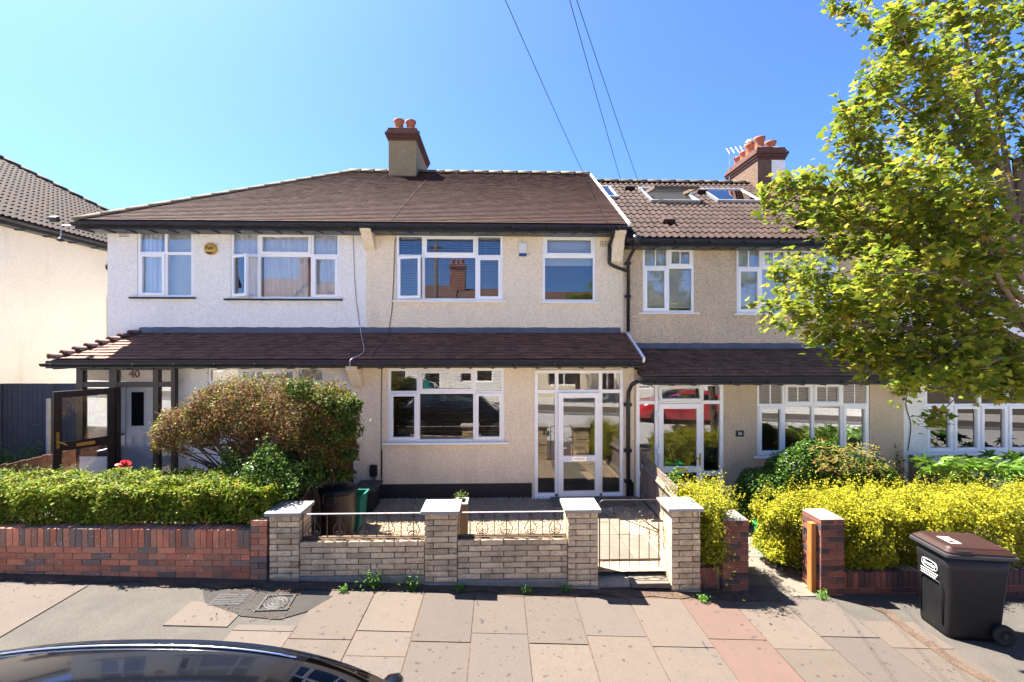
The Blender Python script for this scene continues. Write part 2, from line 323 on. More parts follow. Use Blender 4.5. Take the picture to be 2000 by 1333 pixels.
M['redshrub'] = leafm('bronze shrub leaf', [(0, (0.13,0.042,0.020,1)), (0.4, (0.21,0.078,0.036,1)), (0.62, (0.10,0.085,0.025,1)), (0.82, (0.06,0.085,0.018,1)), (1, (0.28,0.12,0.06,1))], 0.25)
M['darkleaf'] = leafm('dark evergreen leaf', [(0, (0.0225,0.0527,0.0086,1)), (0.6, (0.0438,0.0936,0.0125,1)), (1, (0.1000,0.1638,0.0192,1))], 0.25, 0.35)
M['fern'] = leafm('pale reddish mahonia leaf', [(0, (0.1200,0.1425,0.0263,1)), (0.6, (0.1875,0.1575,0.0375,1)), (1, (0.2475,0.1200,0.0450,1))], 0.35)
M['fatsia'] = mat('fatsia leaf', (0.0720,0.1520,0.0176,1), (0.1200,0.2080,0.0280,1), 6, 0.3, var='object', varamt=0.3, trans=0.3)
M['ivy'] = leafm('climber leaf', [(0, (0.0312,0.0607,0.0092,1)), (0.6, (0.0670,0.1011,0.0153,1)), (1, (0.1160,0.1295,0.0306,1))], 0.35)
M['weed'] = leafm('weed leaf', [(0, (0.06,0.14,0.02,1)), (1, (0.12,0.24,0.03,1))], 0.35)
M['litter'] = leafm('dead leaf', [(0, (0.0650,0.0390,0.0208,1)), (0.7, (0.1040,0.0585,0.0286,1)), (0.97, (0.1560,0.0910,0.0390,1)), (1, (0.3900,0.1560,0.0390,1))], 0.1)
M['petal'] = mat('red petal', (0.55,0.012,0.02,1), (0.45,0.01,0.02,1), 30, 0.6, trans=0.25)
M['bin_black'] = mat('black bin plastic', (0.006,0.006,0.007,1), (0.010,0.010,0.0105,1), 5, 0.5, [(220, 0.0006)], spec=0.3)
M['bin_brown'] = mat('brown bin lid plastic', (0.0263,0.0094,0.0056,1), (0.0210,0.0078,0.0051,1), 5, 0.5, [(220, 0.0006)], spec=0.3)
M['bin_grey'] = mat('grey rim plastic', (0.03,0.032,0.036,1), rough=0.5, spec=0.3)
M['dust_brown'] = mat('dark brown bin plastic', (0.055,0.034,0.025,1), (0.04,0.026,0.02,1), 3, 0.45)
M['teal'] = mat('teal crate plastic', (0.0180,0.1620,0.1200,1), (0.0150,0.1320,0.0990,1), 6, 0.45)
M['green_box'] = mat('green crate plastic', (0.01,0.30,0.09,1), (0.01,0.25,0.075,1), 6, 0.45)
M['rubber'] = mat('black rubber', (0.012,0.012,0.012,1), rough=0.75)
M['white_print'] = mat('white print', (0.5760,0.5760,0.5760,1), rough=0.5)
M['black_print'] = mat('black print', (0.012,0.012,0.012,1), rough=0.5)
M['num_brown'] = mat('brown numeral', (0.11,0.03,0.015,1), rough=0.5)
M['alarm_y'] = mat('yellow alarm cover', (0.60,0.35,0.05,1), (0.55,0.31,0.045,1), 6, 0.4)
M['alarm_w'] = mat('cream alarm cover', (0.70,0.68,0.60,1), rough=0.4)
M['blue_p'] = mat('blue plastic', (0.02,0.06,0.24,1), rough=0.4)
M['car_black'] = mat('black car paint', (0.003,0.0035,0.005,1), rough=0.1, spec=0.25, coat=0.45)
M['car_red'] = mat('red car paint', (0.42,0.012,0.018,1), rough=0.2, coat=1.0)
M['car_teal'] = mat('teal car paint', (0.012,0.12,0.10,1), rough=0.2, coat=1.0)
M['car_in'] = mat('car interior', (0.10,0.11,0.105,1), rough=0.8)
M['lamp_red'] = mat('red lamp lens', (0.4,0.01,0.01,1), rough=0.15, coat=1.0)
M['lamp_clear'] = mat('clear lamp lens', (0.7,0.72,0.74,1), rough=0.1, coat=1.0)
M['pole_wood'] = mat('telegraph pole wood', (0.10,0.07,0.05,1), (0.07,0.05,0.035,1), 6, 0.9, [(30, 0.006)])
M['roof_red'] = mat('brown roof tile', (0.09,0.05,0.037,1), (0.07,0.04,0.03,1), 8, 0.9, [(25, 0.02)], spec=0.2)
M['brick_plain'] = mat('opposite brickwork', (0.26,0.10,0.065,1), (0.2,0.085,0.06,1), 14, 0.9, [(30, 0.012)])
M['wood_planter'] = mat('planter wood', (0.13,0.085,0.055,1), (0.09,0.06,0.04,1), 4, 0.85, [(30, 0.003)], stretch=(9, 9, 0.9))
M['yellow_box'] = mat('yellow box plastic', (0.65,0.42,0.02,1), rough=0.5)
M['metal_cover'] = mat('shadow-darkened cast iron cover', (0.0088,0.0085,0.0083,1), (0.0138,0.0125,0.0112,1), 30, 0.6, [(60, 0.006)])  # colour lowered so the covers look as if under the bush shadow

# ------------------------------------------------------------------ the setting
def sheet(name, x0, x1, y0, y1, c, m, sloped=True, kind='structure', parent=None):
    z = (lambda x: SL * x + c) if sloped else (lambda x: c)
    b = MB().add([(x0,y0,z(x0)),(x1,y0,z(x1)),(x1,y1,z(x1)),(x0,y1,z(x0))], [(0,1,2,3)])
    o = b.build(name, m, parent)
    if parent is None: tag(o, kind=kind)
    return o
YW = 5.94                                             # street face of the front garden walls
YK = 3.0                                              # kerb line
tag(sheet('ground', -300, 300, -300, 300, -0.6, M['soil']), 'dark soil ground under everything', 'ground')
tag(sheet('road', -60, 60, -4.2, YK - 0.12, -0.12, M['road_pale']), 'street carriageway coloured pale to bounce light', 'road')
pav = sheet('pavement', -60, 60, YK, YW + 0.25, 0.0, M['tarmac']); tag(pav, 'worn tarmac and slab footway in front of the garden walls', 'pavement')
tag(sheet('far_pavement', -60, 60, -6.7, -4.32, 0.0, M['slab']), 'slab footway across the street', 'pavement')
tag(sheet('bounce_forecourt', -40, 40, -10.5, -6.7, .004, M['concrete']), 'pale concrete sheet added across the street to bounce light', 'forecourt')  # unseen sheet added to reflect sunlight onto the shaded fronts
for nm, ya, yb in (('kerb', YK - 0.12, YK), ('far_kerb', -4.32, -4.2)):
    b = MB(); x0, x1 = -60, 60
    b.add([(x0,ya,gz(x0)-.3),(x1,ya,gz(x1)-.3),(x1,yb,gz(x1)-.3),(x0,yb,gz(x0)-.3),(x0,ya,gz(x0)+.003),(x1,ya,gz(x1)+.003),(x1,yb,gz(x1)+.003),(x0,yb,gz(x0)+.003)],
          [(0,3,2,1),(4,5,6,7),(0,1,5,4),(1,2,6,5),(2,3,7,6),(3,0,4,7)])
    tag(b.build(nm, M['kerb']), 'granite kerb along the ' + ('footway' if nm == 'kerb' else 'far footway'), 'kerb', kind='structure')

# paving slabs: columns seen in the photograph, each with its own joints
cols_px = [437, 562, 688, 803, 920, 1032, 1147, 1266, 1384, 1496, 1608, 1722, 1836]
brk_px = [1234, 1251, 1235, 1256, 1240, 1260, 1245, 1266, 1251, 1270, 1247, 1268]
colX = [PG(x, 1250).x for x in cols_px]
tilt = math.atan(-SL)
slab_me = {}
def slab(x0, x1, y0, y1, m, dz=0.0):
    g = 0.006; xc, yc = (x0+x1)/2, (y0+y1)/2
    key = m.name
    if key not in slab_me:
        b = MB(); b.box(-.5, .5, -.5, .5, -0.05, 0); slab_me[key] = b.mesh('paving_slab', m)
    return inst('paving_slab', slab_me[key], pav, (xc, yc, gz(xc) + 0.009 + dz + random.uniform(-.003, .004)),
                (random.uniform(-.004,.004), tilt + random.uniform(-.003,.003), 0), (x1-x0-2*g, y1-y0-2*g, 1))
for i in range(len(colX) - 1):
    x0, x1 = colX[i], colX[i+1]
    yb = PG((cols_px[i]+cols_px[i+1])/2, brk_px[i]).y
    back = YW - 0.17
    if i == 0: back = PG(520, 1222).y
    if i == 10: back = YW - 0.1
    if i == 11: back = PG(1740, 1215).y
    red = (i == 8)
    m_ = M['slab_red'] if red else M['slab']
    ys = [back, yb]
    while ys[-1] > YK + 0.3: ys.append(ys[-1] - 0.9)
    ys[-1] = YK + 0.004
    if i == 2: ys.insert(2, PG(745, 1284).y)
    for a, c in zip(ys[:-1], ys[1:]):
        if a - c > 0.08: slab(x0, x1, c, a, m_)
b = MB()
for xa_, xb_, yk in ((colX[0], colX[2], PG(520,1222).y), (colX[2], colX[11], YW-.1), (colX[11], colX[12], PG(1740,1215).y)):
    b.add([(xa_, YK+.01, gz(xa_)+.003), (xb_, YK+.01, gz(xb_)+.003), (xb_, yk, gz(xb_)+.003), (xa_, yk, gz(xa_)+.003)], [(0,1,2,3)])
b.build('joint_bed', M['dirt'], pav)
# big worn slabs at the left, further columns to the left and right that leave the frame
for (xa, xb) in ((-9.6, -7.9), (-7.9, -6.1), (-4.35, colX[0])):
    pass
slab(PG(0,1200).x - 1.6, PG(80,1200).x, PG(80,1222).y - 1.4, YW - 0.2, M['slab'])
slab(PG(345,1200).x, PG(470,1200).x, PG(400,1226).y, PG(400,1177).y, M['slab'])
# soil line along the foot of the wall
b = MB()
xs = np.linspace(-7, 3.3, 90)
for xa, xb in zip(xs[:-1], xs[1:]):
    w = lambda x: 0.09 + 0.06*math.sin(3.1*x) * math.sin(1.3*x+1) + 0.04*math.sin(9*x)
    b.add([(xa, YW-0.06-max(w(xa),0.02), gz(xa)+0.0125), (xb, YW-0.06-max(w(xb),0.02), gz(xb)+0.0125), (xb, YW+0.05, gz(xb)+0.03), (xa, YW+0.05, gz(xa)+0.03)], [(0,1,2,3)])
b.build('soil_strip', M['dirt'], pav)
# dirt seam between slabs and the tarmac patch on the right
b = MB(); seam = [(1690,1180), (1735,1200), (1775,1235), (1820,1265), (1870,1300), (1930,1333), (2010,1370)]
for (xa, ya), (xb, yb) in zip(seam[:-1], seam[1:]):
    p, q = PG(xa, ya), PG(xb, yb)
    b.add([(p.x-.05,p.y,gz(p.x)+.0135),(p.x+.05,p.y+.02,gz(p.x)+.0135),(q.x+.07,q.y+.02,gz(q.x)+.0135),(q.x-.05,q.y,gz(q.x)+.0135)], [(0,1,2,3)])
b.build('soil_seam', M['dirt'], pav)
# tarmac repair round the covers, coloured dark to carry the bush shadow
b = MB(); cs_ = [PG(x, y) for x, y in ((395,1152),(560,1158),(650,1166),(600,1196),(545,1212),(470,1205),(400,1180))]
b.add([(p.x, p.y, gz(p.x)+.0105) for p in cs_], [tuple(range(7))[::-1]]); b.build('tarmac_shadow_patch', mat('tarmac repair with bush shadow', (0.026,0.022,0.019,1), (0.018,0.015,0.013,1), 4, 0.95, [(150, 0.006)], speck=((0.06,0.05,0.042,1), 130, 0.62)), pav)
# two inspection covers
c_ = PG(447, 1174); b = MB(); b.box(-.17,.17,-.12,.12,-.02,.0)
o = inst('inspection_cover', b.mesh('inspection_cover', M['metal_cover']), None, (c_.x, c_.y, gz(c_.x)+.016), (0, tilt, 0)); tag(o, 'plain dark square cover set in the tarmac darkened as shade', 'cover')
rb = MB()
for k in range(6): rb.box(-.15,.15,-.10+k*.036,-.085+k*.036,0,.004)
r_ = rb.build('rib', M['metal_cover']); r_.location = o.location; r_.rotation_euler = o.rotation_euler; attach(r_, o)
c_ = PG(540, 1180)
o = thing('drain_cover', 'round ribbed cover in a square frame beside the stone pillar', 'cover', (c_.x, c_.y, gz(c_.x)+.014))
b = MB(); b.box(-.17,.17,-.17,-.14,-.03,.01); b.box(-.17,.17,.14,.17,-.03,.01); b.box(-.17,-.14,-.14,.14,-.03,.01); b.box(.14,.17,-.14,.14,-.03,.01)
q = b.build('frame', M['metal_cover']); q.location = o.location; q.rotation_euler = (0, tilt, .1); attach(q, o)
b = MB(); b.lathe([(.135,-.03),(.135,.004),(.12,.008),(.1,.004),(.085,.008),(.06,.004),(.045,.008),(.0001,.008)], (0,0,0), 20)
q = b.build('lid', M['metal_cover']); q.location = o.location; q.rotation_euler = (0, tilt, 0); attach(q, o)

# ------------------------------------------------------------------ house frame lines
YG, YU = 9.2, 9.99
X0 = PX(210, YU); XA = PX(693, YG); XB = PX(1238, YG); XC = PX(1765, YG); XD = XC + (XC - XB) + 0.05
ZG, ZG2 = 0.10, -0.19                                  # garden level at 40/38 and at 36/34
for nm, xa, xb, c, m_, lb in (('garden_soil', -30, X0-.3, .38, 'soil', 'soil beside the left neighbour house'), ('garden_bed', X0-.3, XA, .16, 'soil', 'soil bed behind the green hedge'),
                         ('gravel_bed', XA, XB+.08, ZG-.01, 'gravel', 'gravel front garden behind the stone wall'), ('garden_path', XB+.08, XC, ZG2, 'gravel', 'gravel and soil front garden of number 36'),
                         ('garden_lawn', XC, 40, ZG2-.05, 'soil', 'soil front garden behind the golden hedge')):
    tag(sheet(nm, xa, xb, YW+.2, 24, c, M[m_], sloped=False), lb, 'garden')
n = 30000
px_ = rng.uniform(XA+.02, XB-.02, n); py_ = rng.uniform(YW+.24, YG-.03, n)
keep = ~((px_ > PX(1172, 6.4)) & (px_ < PX(1172, 6.4)+.92) & (py_ < 8.3))
keep |= rng.random(n) < 0.02
px_, py_ = px_[keep], py_[keep]; n = len(px_)
def scatter(name, pts, nrm, size, tv, tf, m, parent=None, aniso=None, smooth=False):
    """many small pieces as one mesh: template tv/tf turned to normals nrm with random spin"""
    n = len(pts); nrm = nrm / np.maximum(np.linalg.norm(nrm, axis=1, keepdims=True), 1e-9)
    rv = rng.normal(size=(n, 3)); t = np.cross(nrm, rv); t /= np.maximum(np.linalg.norm(t, axis=1, keepdims=True), 1e-9)
    bb = np.cross(nrm, t)
    tv = np.asarray(tv, float); k = len(tv)
    sz = np.asarray(size).reshape(n, 1, 1)
    vs_ = pts[:, None, :] + sz * (tv[None, :, 0:1] * t[:, None, :] + tv[None, :, 1:2] * bb[:, None, :] + tv[None, :, 2:3] * nrm[:, None, :])
    vs_ = vs_.reshape(-1, 3)
    tf = np.asarray(tf); fk = tf.shape[1]
    fs = (tf[None] + (np.arange(n) * k)[:, None, None]).reshape(-1)
    me = bpy.data.meshes.new(name); nf = n * len(tf)
    me.vertices.add(len(vs_)); me.vertices.foreach_set('co', vs_.ravel())
    me.loops.add(nf * fk); me.loops.foreach_set('vertex_index', fs.astype(np.int32))
    me.polygons.add(nf); me.polygons.foreach_set('loop_start', np.arange(0, nf*fk, fk, dtype=np.int32))
    me.update(calc_edges=True); me.materials.append(m)
    if smooth: me.polygons.foreach_set('use_smooth', np.ones(nf, bool))
    return link(name, me, parent)
OCT_V = [(1,0,0),(-1,0,0),(0,.8,0),(0,-.8,0),(0,0,.55),(0,0,-.55)]
OCT_F = [(0,2,4),(2,1,4),(1,3,4),(3,0,4),(2,0,5),(1,2,5),(3,1,5),(0,3,5)]
o = scatter('gravel', np.stack([px_, py_, ZG + rng.uniform(-.004,.008,n)], 1), np.tile((0,0,1.), (n,1)) + rng.normal(0,.35,(n,3)), rng.uniform(.008,.019,n), OCT_V, OCT_F, M['pebble'])
tag(o, 'loose golden gravel covering the front garden', 'gravel', kind='stuff')

# ------------------------------------------------------------------ windows, doors, roofs
def rect(x0, y0, x1, y1, Y):
    xm = (x0+x1)/2
    return (PX(x0,Y), PX(x1,Y), PZ(xm,y1,Y), PZ(xm,y0,Y))
holes = {}
def window(house, x0, y0, x1, y1, cols, tr, Y, sashes=(), bars=(), skip=(), sill=None, sillm='upvc', inner=None, label=None):
    X0_, X1_, Z0_, Z1_ = rect(x0, y0, x1, y1, Y); xm = (x0+x1)/2
    fw = 0.05; mw = 0.03
    cx = [PX(c, Y) for c in cols]; zt = PZ(xm, tr, Y) if tr else None
    b = MB(); ya, yb = Y + 0.018, Y + 0.085
    b.box(X0_, X0_+fw, ya, yb, Z0_, Z1_); b.box(X1_-fw, X1_, ya, yb, Z0_, Z1_)
    b.box(X0_+fw, X1_-fw, ya, yb, Z0_, Z0_+fw); b.box(X0_+fw, X1_-fw, ya, yb, Z1_-fw, Z1_)
    ed = [X0_+fw] + sum([[c-mw, c+mw] for c in cx], []) + [X1_-fw]
    for c in cx: b.box(c-mw, c+mw, ya+.002, yb, Z0_+fw, Z1_-fw)
    zc = [(Z0_+fw, Z1_-fw)] if zt is None else [(Z0_+fw, zt-mw), (zt+mw, Z1_-fw)]
    cells = []
    for ci in range(len(cx)+1):
        xa, xb = ed[2*ci], ed[2*ci+1]
        if zt is not None: b.box(xa, xb, ya+.004, yb, zt-mw, zt+mw)
        for ri, (za, zb) in enumerate(zc): cells.append((ci, ri, xa, xb, za, zb))
    for (ci, ri, xa, xb, za, zb) in cells:
        if (ci, ri) in sashes:
            s = 0.045; e = 0.012; y0_, y1_ = Y - 0.002, Y + 0.06
            b.box(xa-e, xa+s, y0_, y1_, za-e, zb+e); b.box(xb-s, xb+e, y0_, y1_, za-e, zb+e)
            b.box(xa+s, xb-s, y0_, y1_, za-e, za+s); b.box(xa+s, xb-s, y0_, y1_, zb-s, zb+e)
            b.box((xa+xb)/2-.05, (xa+xb)/2+.05, Y+.061, Y+.075, za+.005, za+.02)
    w = b.build('window', M['upvc'], house, bevel=0.004)
    if label: w['label'] = label
    for (ci, ri, xa, xb, za, zb) in cells:
        if (ci, ri) in skip: continue
        d = 0.04 if (ci, ri) in sashes else -0.004
        MB().box(xa+d, xb-d, Y+.045, Y+.051, za+d, zb-d).build('pane', M['glass'], w)
        if (ci, ri) in bars:
            xm_ = (xa+xb)/2
            MB().box(xm_-.011, xm_+.011, Y+.036, Y+.0445, za, zb).build('glazing_bar', M['upvc'], w)
    if sill:
        sx0, sx1, th = PX(sill[0], Y), PX(sill[1], Y), sill[2]
        MB().box(sx0, sx1, Y-0.075, Y+0.016, Z0_-th, Z0_-0.002).build('sill', M[sillm], w, bevel=0.004)
    holes.setdefault((house.name, Y), []).append((X0_, X1_, Z0_, Z1_))
    return dict(w=w, cells={(c[0], c[1]): c[2:] for c in cells}, rect=(X0_, X1_, Z0_, Z1_))
def casement(house, cell, Y, ang, hinge='L'):
    """a casement standing open on its side hinges"""
    xa, xb, za, zb = cell; xa -= .012; xb += .012; za -= .012; zb += .012
    wd = xb - xa; s = 0.055
    hx = xa if hinge == 'L' else xb; sg = 1 if hinge == 'L' else -1
    T = Matrix.Translation((hx, Y - 0.006, 0)) @ Matrix.Rotation(-sg * R(ang), 4, 'Z')
    b = MB()
    X = lambda a, c: (min(sg*a, sg*c), max(sg*a, sg*c))
    for (a, c, e, f_) in ((0, s, za, zb), (wd-s, wd, za, zb), (s, wd-s, za, za+s), (s, wd-s, zb-s, zb)):
        p, q = X(a, c); b.box(p, q, -0.02, 0.035, e, f_, T)
    o = b.build('casement', M['upvc'], house, bevel=0.003)
    p, q = X(s-.003, wd-s+.003)
    MB().box(p, q, 0.004, 0.010, za+s-.003, zb-s+.003, T).build('pane', M['glass'], o)
    p, q = X(wd-.035, wd-.02); MB().box(p, q, .036, .05, (za+zb)/2-.05, (za+zb)/2+.05, T).build('handle', M['upvc'], o)
    return o
class Frame:
    def __init__(s, O, A, S): s.O = Vector(O); s.A = Vector(A).normalized(); s.S = Vector(S).normalized(); s.N = s.A.cross(s.S)
    def pt(s, a, u, n=0): return s.O + s.A*a + s.S*u + s.N*n
    def eul(s): return Matrix((s.A, s.S, s.N)).transposed().to_euler()
def plain_joined(fr, span, length, gauge, w, name, m, parent, skiprows=0):
    b = MB(); rows = int(length / gauge)
    for r in range(skiprows, rows):
        s0 = r * gauge; s1 = min(s0 + gauge*1.45, length); a0, a1 = span(s0 + gauge*.4)
        
        a = a0 - (w/2 if r % 2 else 0)
        while a < a1 - 1e-4:
            p, q = max(a, a0), min(a + w - 0.003, a1); a += w
            if q - p < 0.01: continue
            j = random.uniform(-.0015, .0015); j2 = j + random.uniform(-.001, .001); ds = random.uniform(-.0015, .0015)
            n0 = .027
            vs_ = [fr.pt(p, s0+ds, n0+j), fr.pt(q, s0+ds, n0+j2), fr.pt(q, s1, .002), fr.pt(p, s1, .002),
                   fr.pt(p, s0+ds, n0+.013+j), fr.pt(q, s0+ds, n0+.013+j2), fr.pt(q, s1, .013), fr.pt(p, s1, .013)]
            b.add(vs_, [(0,3,2,1),(4,5,6,7),(0,1,5,4),(1,2,6,5),(2,3,7,6),(3,0,4,7)])
    return tag(b.build(name, m, parent), kind='stuff')
tile_mesh = {}
def plain_tiles(fr, span, length, gauge, w, m, parent, name='roof_tile'):
    key = m.name
    if key not in tile_mesh:
        b = MB(); L_ = gauge*1.4; n0 = .028
        b.add([(0,0,n0),(1,0,n0),(1,L_,.002),(0,L_,.002),(0,0,n0+.014),(.5,0,n0+.016),(1,0,n0+.014),(1,L_,.015),(.5,L_,.017),(0,L_,.015)],
              [(0,3,2,1),(4,5,8,9),(5,6,7,8),(0,1,6,5,4),(1,2,7,6),(2,3,9,8,7),(3,0,4,9)])
        tile_mesh[key] = b.mesh('roof_tile', m)
    e = fr.eul(); rows = int(round(length / gauge)); k = 0
    for r in range(rows):
        s0 = r * gauge; a0, a1 = span(s0 + gauge*.4); a = a0 - (w/2 if r % 2 else 0)
        while a < a1 - 1e-4:
            p, q = max(a, a0), min(a + w - 0.004, a1); a += w
            if q - p < 0.02: continue
            inst(name, tile_mesh[key], parent, fr.pt(p, s0 + random.uniform(-.004,.004), random.uniform(-.003,.004)), e, (q-p, 1, 1)); k += 1
    return k
def pantile_mesh(w, L_, m, name='pantile'):
    b = MB(); n = 13
    prof = []
    for i in range(n):
        u = i/(n-1); t = (u*2) % 1.0 if i < n-1 else 1.0
        prof.append((u*w*1.0, 0.03*max(0, math.sin(math.pi*min(1, max(0, (t-.45)/.55))))**.8 + .004))
    vs_ = []
    for (x, z) in prof: vs_ += [(x, 0, z+.022), (x, L_, z+.001), (x, 0, z+.0)]
    fs = []
    for i in range(n-1):
        a, c = 3*i, 3*(i+1)
        fs += [(a, c, c+1, a+1), (a+2, c+2, c, a)]
    fs += [(2, 0, 1), (3*(n-1), 3*(n-1)+2, 3*(n-1)+1)]
    b.add(vs_, fs); return b.mesh(name, m)
def ridge_run(p, q, r, m, parent, name='ridge_tile', step=0.42, nrm=(0,0,1)):
    p, q = Vector(p), Vector(q); d = (q-p); L_ = d.length; n = max(1, round(L_/step)); d.normalize()
    up = (Vector(nrm) - d*Vector(nrm).dot(d)).normalized(); sd_ = d.cross(up)
    b = MB(); st = L_/n; k = 9; vs_ = []; fs = []
    for i, (u, rr) in enumerate(((-.012, r), (st-.004, r), (st-.004, r-.02), (-.012, r-.02))):
        for j in range(k):
            a = math.pi * (j/(k-1)); vs_.append((rr*math.cos(a)*1.25, u, rr*math.sin(a)*.85-.035))
    for i in range(4):
        for j in range(k-1):
            fs.append((i*k+j, i*k+j+1, ((i+1) % 4)*k+j+1, ((i+1) % 4)*k+j))
    b.add(vs_, fs); me = b.mesh(name, m, True)
    e = Matrix((sd_, d, up)).transposed().to_euler()
    for i in range(n):
        inst(name, me, parent, p + d*(i*st) + up*(.002*(i % 2)), e)
        b2 = None
def gutter(parent, x0, x1, Y, z, r=0.058, step=0.75, fascia=0.16, Yf=None):
    b = MB(); k = 9; xs = [x0, x1]; vs_ = []; fs = []
    for x in xs:
        for j in range(k):
            a = math.pi + math.pi*j/(k-1); vs_.append((x, Y + r*math.cos(a), z + r*math.sin(a)))
        for j in range(k):
            a = 2*math.pi - math.pi*j/(k-1); vs_.append((x, Y + (r-.006)*math.cos(a), z + .003 + (r-.006)*math.sin(a)))
    K = 2*k
    for j in range(K): fs.append((j, (j+1) % K, K + (j+1) % K, K + j))
    fs.append(tuple(range(K))); fs.append(tuple(range(K, 2*K)))
    b.add(vs_, fs); g = b.build('gutter', M['gutter'], parent, True)
    Yf = Y + r + .01 if Yf is None else Yf
    MB().box(x0, x1, Yf, Yf+.022, z-fascia+.05, z+.05).build('fascia', M['gutter'], parent)
    me = None; n = int((x1-x0)/step)
    for i in range(n+1):
        x = x0 + .2 + i*(x1-x0-.4)/max(1, n)
        if me is None:
            bb = MB(); pts = [(0, (r+.006)*math.cos(math.pi+math.pi*j/6), (r+.006)*math.sin(math.pi+math.pi*j/6)) for j in range(7)]
            bb.tube(pts, .012, 6); me = bb.mesh('gutter_bracket', M['gutter'])
        inst('gutter_bracket', me, g, (x, Y, z))
    nr = int((x1-x0)/.42)                             # rafter feet showing under the gutter
    rm = MB().box(-.03,.03,-.04,.2,-.012,.03).mesh('rafter_foot', M['gutter'])
    for i in range(nr): inst('rafter_foot', rm, g, (x0+.15+i*.42, Yf+.05, z-fascia+.045))
    return g
def curve_pts(ctrl, n=8):
    pts = [Vector(c) for c in ctrl]; out = []
    for i in range(len(pts)-1):
        p0, p1, p2, p3 = pts[max(i-1,0)], pts[i], pts[i+1], pts[min(i+2, len(pts)-1)]
        for k in range(n):
            t = k/n; out.append(.5*((2*p1)+(-p0+p2)*t+(2*p0-5*p1+4*p2-p3)*t*t+(-p0+3*p1-3*p2+p3)*t**3))
    return out + [pts[-1]]
def pot(parent, x, y, z, h=.38, r=.125, m='pot'):
    b = MB(); b.lathe([(r*.98,0),(r*.9,h*.15),(r*.88,h*.7),(r*1.08,h*.82),(r*1.14,h*.98),(r*1.0,h),(r*.82,h*.97),(r*.8,h*.5)], (x,y,z), 18)
    return b.build('chimney_pot', M[m], parent, True)
def curtain(name, x0, x1, z0, z1, Y, m, label, cat='curtain', folds=9, amp=.02, group=None):
    b = MB(); n = folds*8; vs_ = []; fs = []
    for i in range(n+1):
        u = i/n; y = Y + amp*math.sin(u*folds*2*math.pi) + amp*.5*math.sin(u*folds*3.7+1)
        vs_ += [(x0+(x1-x0)*u, y, z0), (x0+(x1-x0)*u, y, z1)]
    for i in range(n): fs.append((2*i, 2*i+2, 2*i+3, 2*i+1))
    b.add(vs_, fs); o = b.build(name, m, None, True)
    return tag(o, label, cat, group)
def blind(x0, x1, z0, z1, Y, m, gap, tiltd, label):
    t = thing('venetian_blind', label, 'blind', ((x0+x1)/2, Y, z0))
    MB().box(x0, x1, Y-.02, Y+.03, z1-.04, z1).build('headrail', m, t)
    me = MB().box(-(x1-x0)/2+.01, (x1-x0)/2-.01, -.02, .02, -.0012, .0012).mesh('slat', m)
    n = int((z1-z0-.06)/gap)
    for i in range(n): inst('slat', me, t, ((x0+x1)/2, Y, z1-.06-gap*i), (R(tiltd), 0, 0))
    for x in (x0+.15*(x1-x0), x0+.85*(x1-x0)): MB().tube([(x,Y-.022,z0),(x,Y-.022,z1-.04)], .0015, 4).build('cord', m, t)
    return t

# house things
h40 = thing('terraced_house', 'white roughcast end terrace house with brown glazed timber porch', 'house', (X0, YU, .1), 'terraced houses')
h38 = thing('terraced_house', 'cream roughcast house with white porch door behind the stone wall', 'house', (XA, YU, .1), 'terraced houses')
h36 = thing('terraced_house', 'beige pebbledash house with roof windows, behind the golden hedge', 'house', (XB, YU, -.2), 'terraced houses')
h34 = thing('terraced_house', 'white house at the far right, mostly behind the maple tree', 'house', (XC, YU, -.2), 'terraced houses')
EZ, EY, RZ, RY = 5.53, 9.60, 8.04, 13.7                # upper eave and ridge of 40/38
EZ2, RZ2 = 5.26, 7.82                                  # of 36/34
PEZ, PEY, PTZ = 2.79, 8.80, 3.31                       # porch roof eave and top
D2 = -0.33

# windows --------------------------------------------------------
w = window(h40, 268, 449, 377, 581, [323], 494.6, YU, sashes={(0,0)}, sill=(256,383,.035), sillm='black_sill')
curtain('curtain', w['rect'][0]+.05, w['rect'][0]+.42, w['rect'][2]+.05, w['rect'][3], YU+.12, M['curtain'], 'white curtain at the left of the leftmost upstairs window', folds=4)
curtain('curtain', w['rect'][0]+.3, w['rect'][1], w['rect'][2]+.02, w['rect'][3], YU+.19, M['blind_w'], 'pale drawn blind in the leftmost upstairs window', 'blind', 2, .004)
w = window(h40, 450.6, 453.8, 663, 584.3, [505, 609], 499, YU, sashes={(1,1),(2,0)}, skip={(0,0)}, sill=(440,670,.035), sillm='black_sill')
casement(h40, w['cells'][(0,0)], YU, 32)
r_ = w['rect']
curtain('curtain', r_[0]+.62, r_[0]+1.55, r_[2]+.02, r_[3], YU+.13, M['curtain'], 'white net curtain left of the parting above the bronze shrub', folds=8)
curtain('curtain', r_[0]+1.62, r_[1]+.1, r_[2]+.02, r_[3], YU+.14, M['curtain'], 'white net curtain right of the parting above the bronze shrub', folds=7)
curtain('curtain', r_[0]-.1, r_[0]+.58, r_[2]+.02, r_[3], YU+.14, M['curtain'], 'white net curtain behind the open casement of the white house', folds=5)
w = window(h38, 774, 458, 982, 587.6, [826.6, 931], 500.5, YU, sashes={(1,1),(2,0)}, skip={(0,0)}, sill=(767,990,.03))
casement(h38, w['cells'][(0,0)], YU, 15)
r_ = w['rect']; blind(r_[0]+.05, r_[1]-.05, r_[2]+.05, r_[3]-.02, YU+.2, M['slat_w'], .05, 20, 'pale slatted blind in the wide upstairs window of the cream house')
w = window(h38, 1060, 460, 1163, 590, [], 501.5, YU, sashes={(0,1)}, sill=(1055,1170,.03))
r_ = w['rect']; curtain('blind', r_[0]+.04, r_[1]-.04, r_[3]-.62, r_[3]-.02, YU+.2, M['blind_w'], 'half drawn blue white blind in the single upstairs window', 'blind', 1, .002)
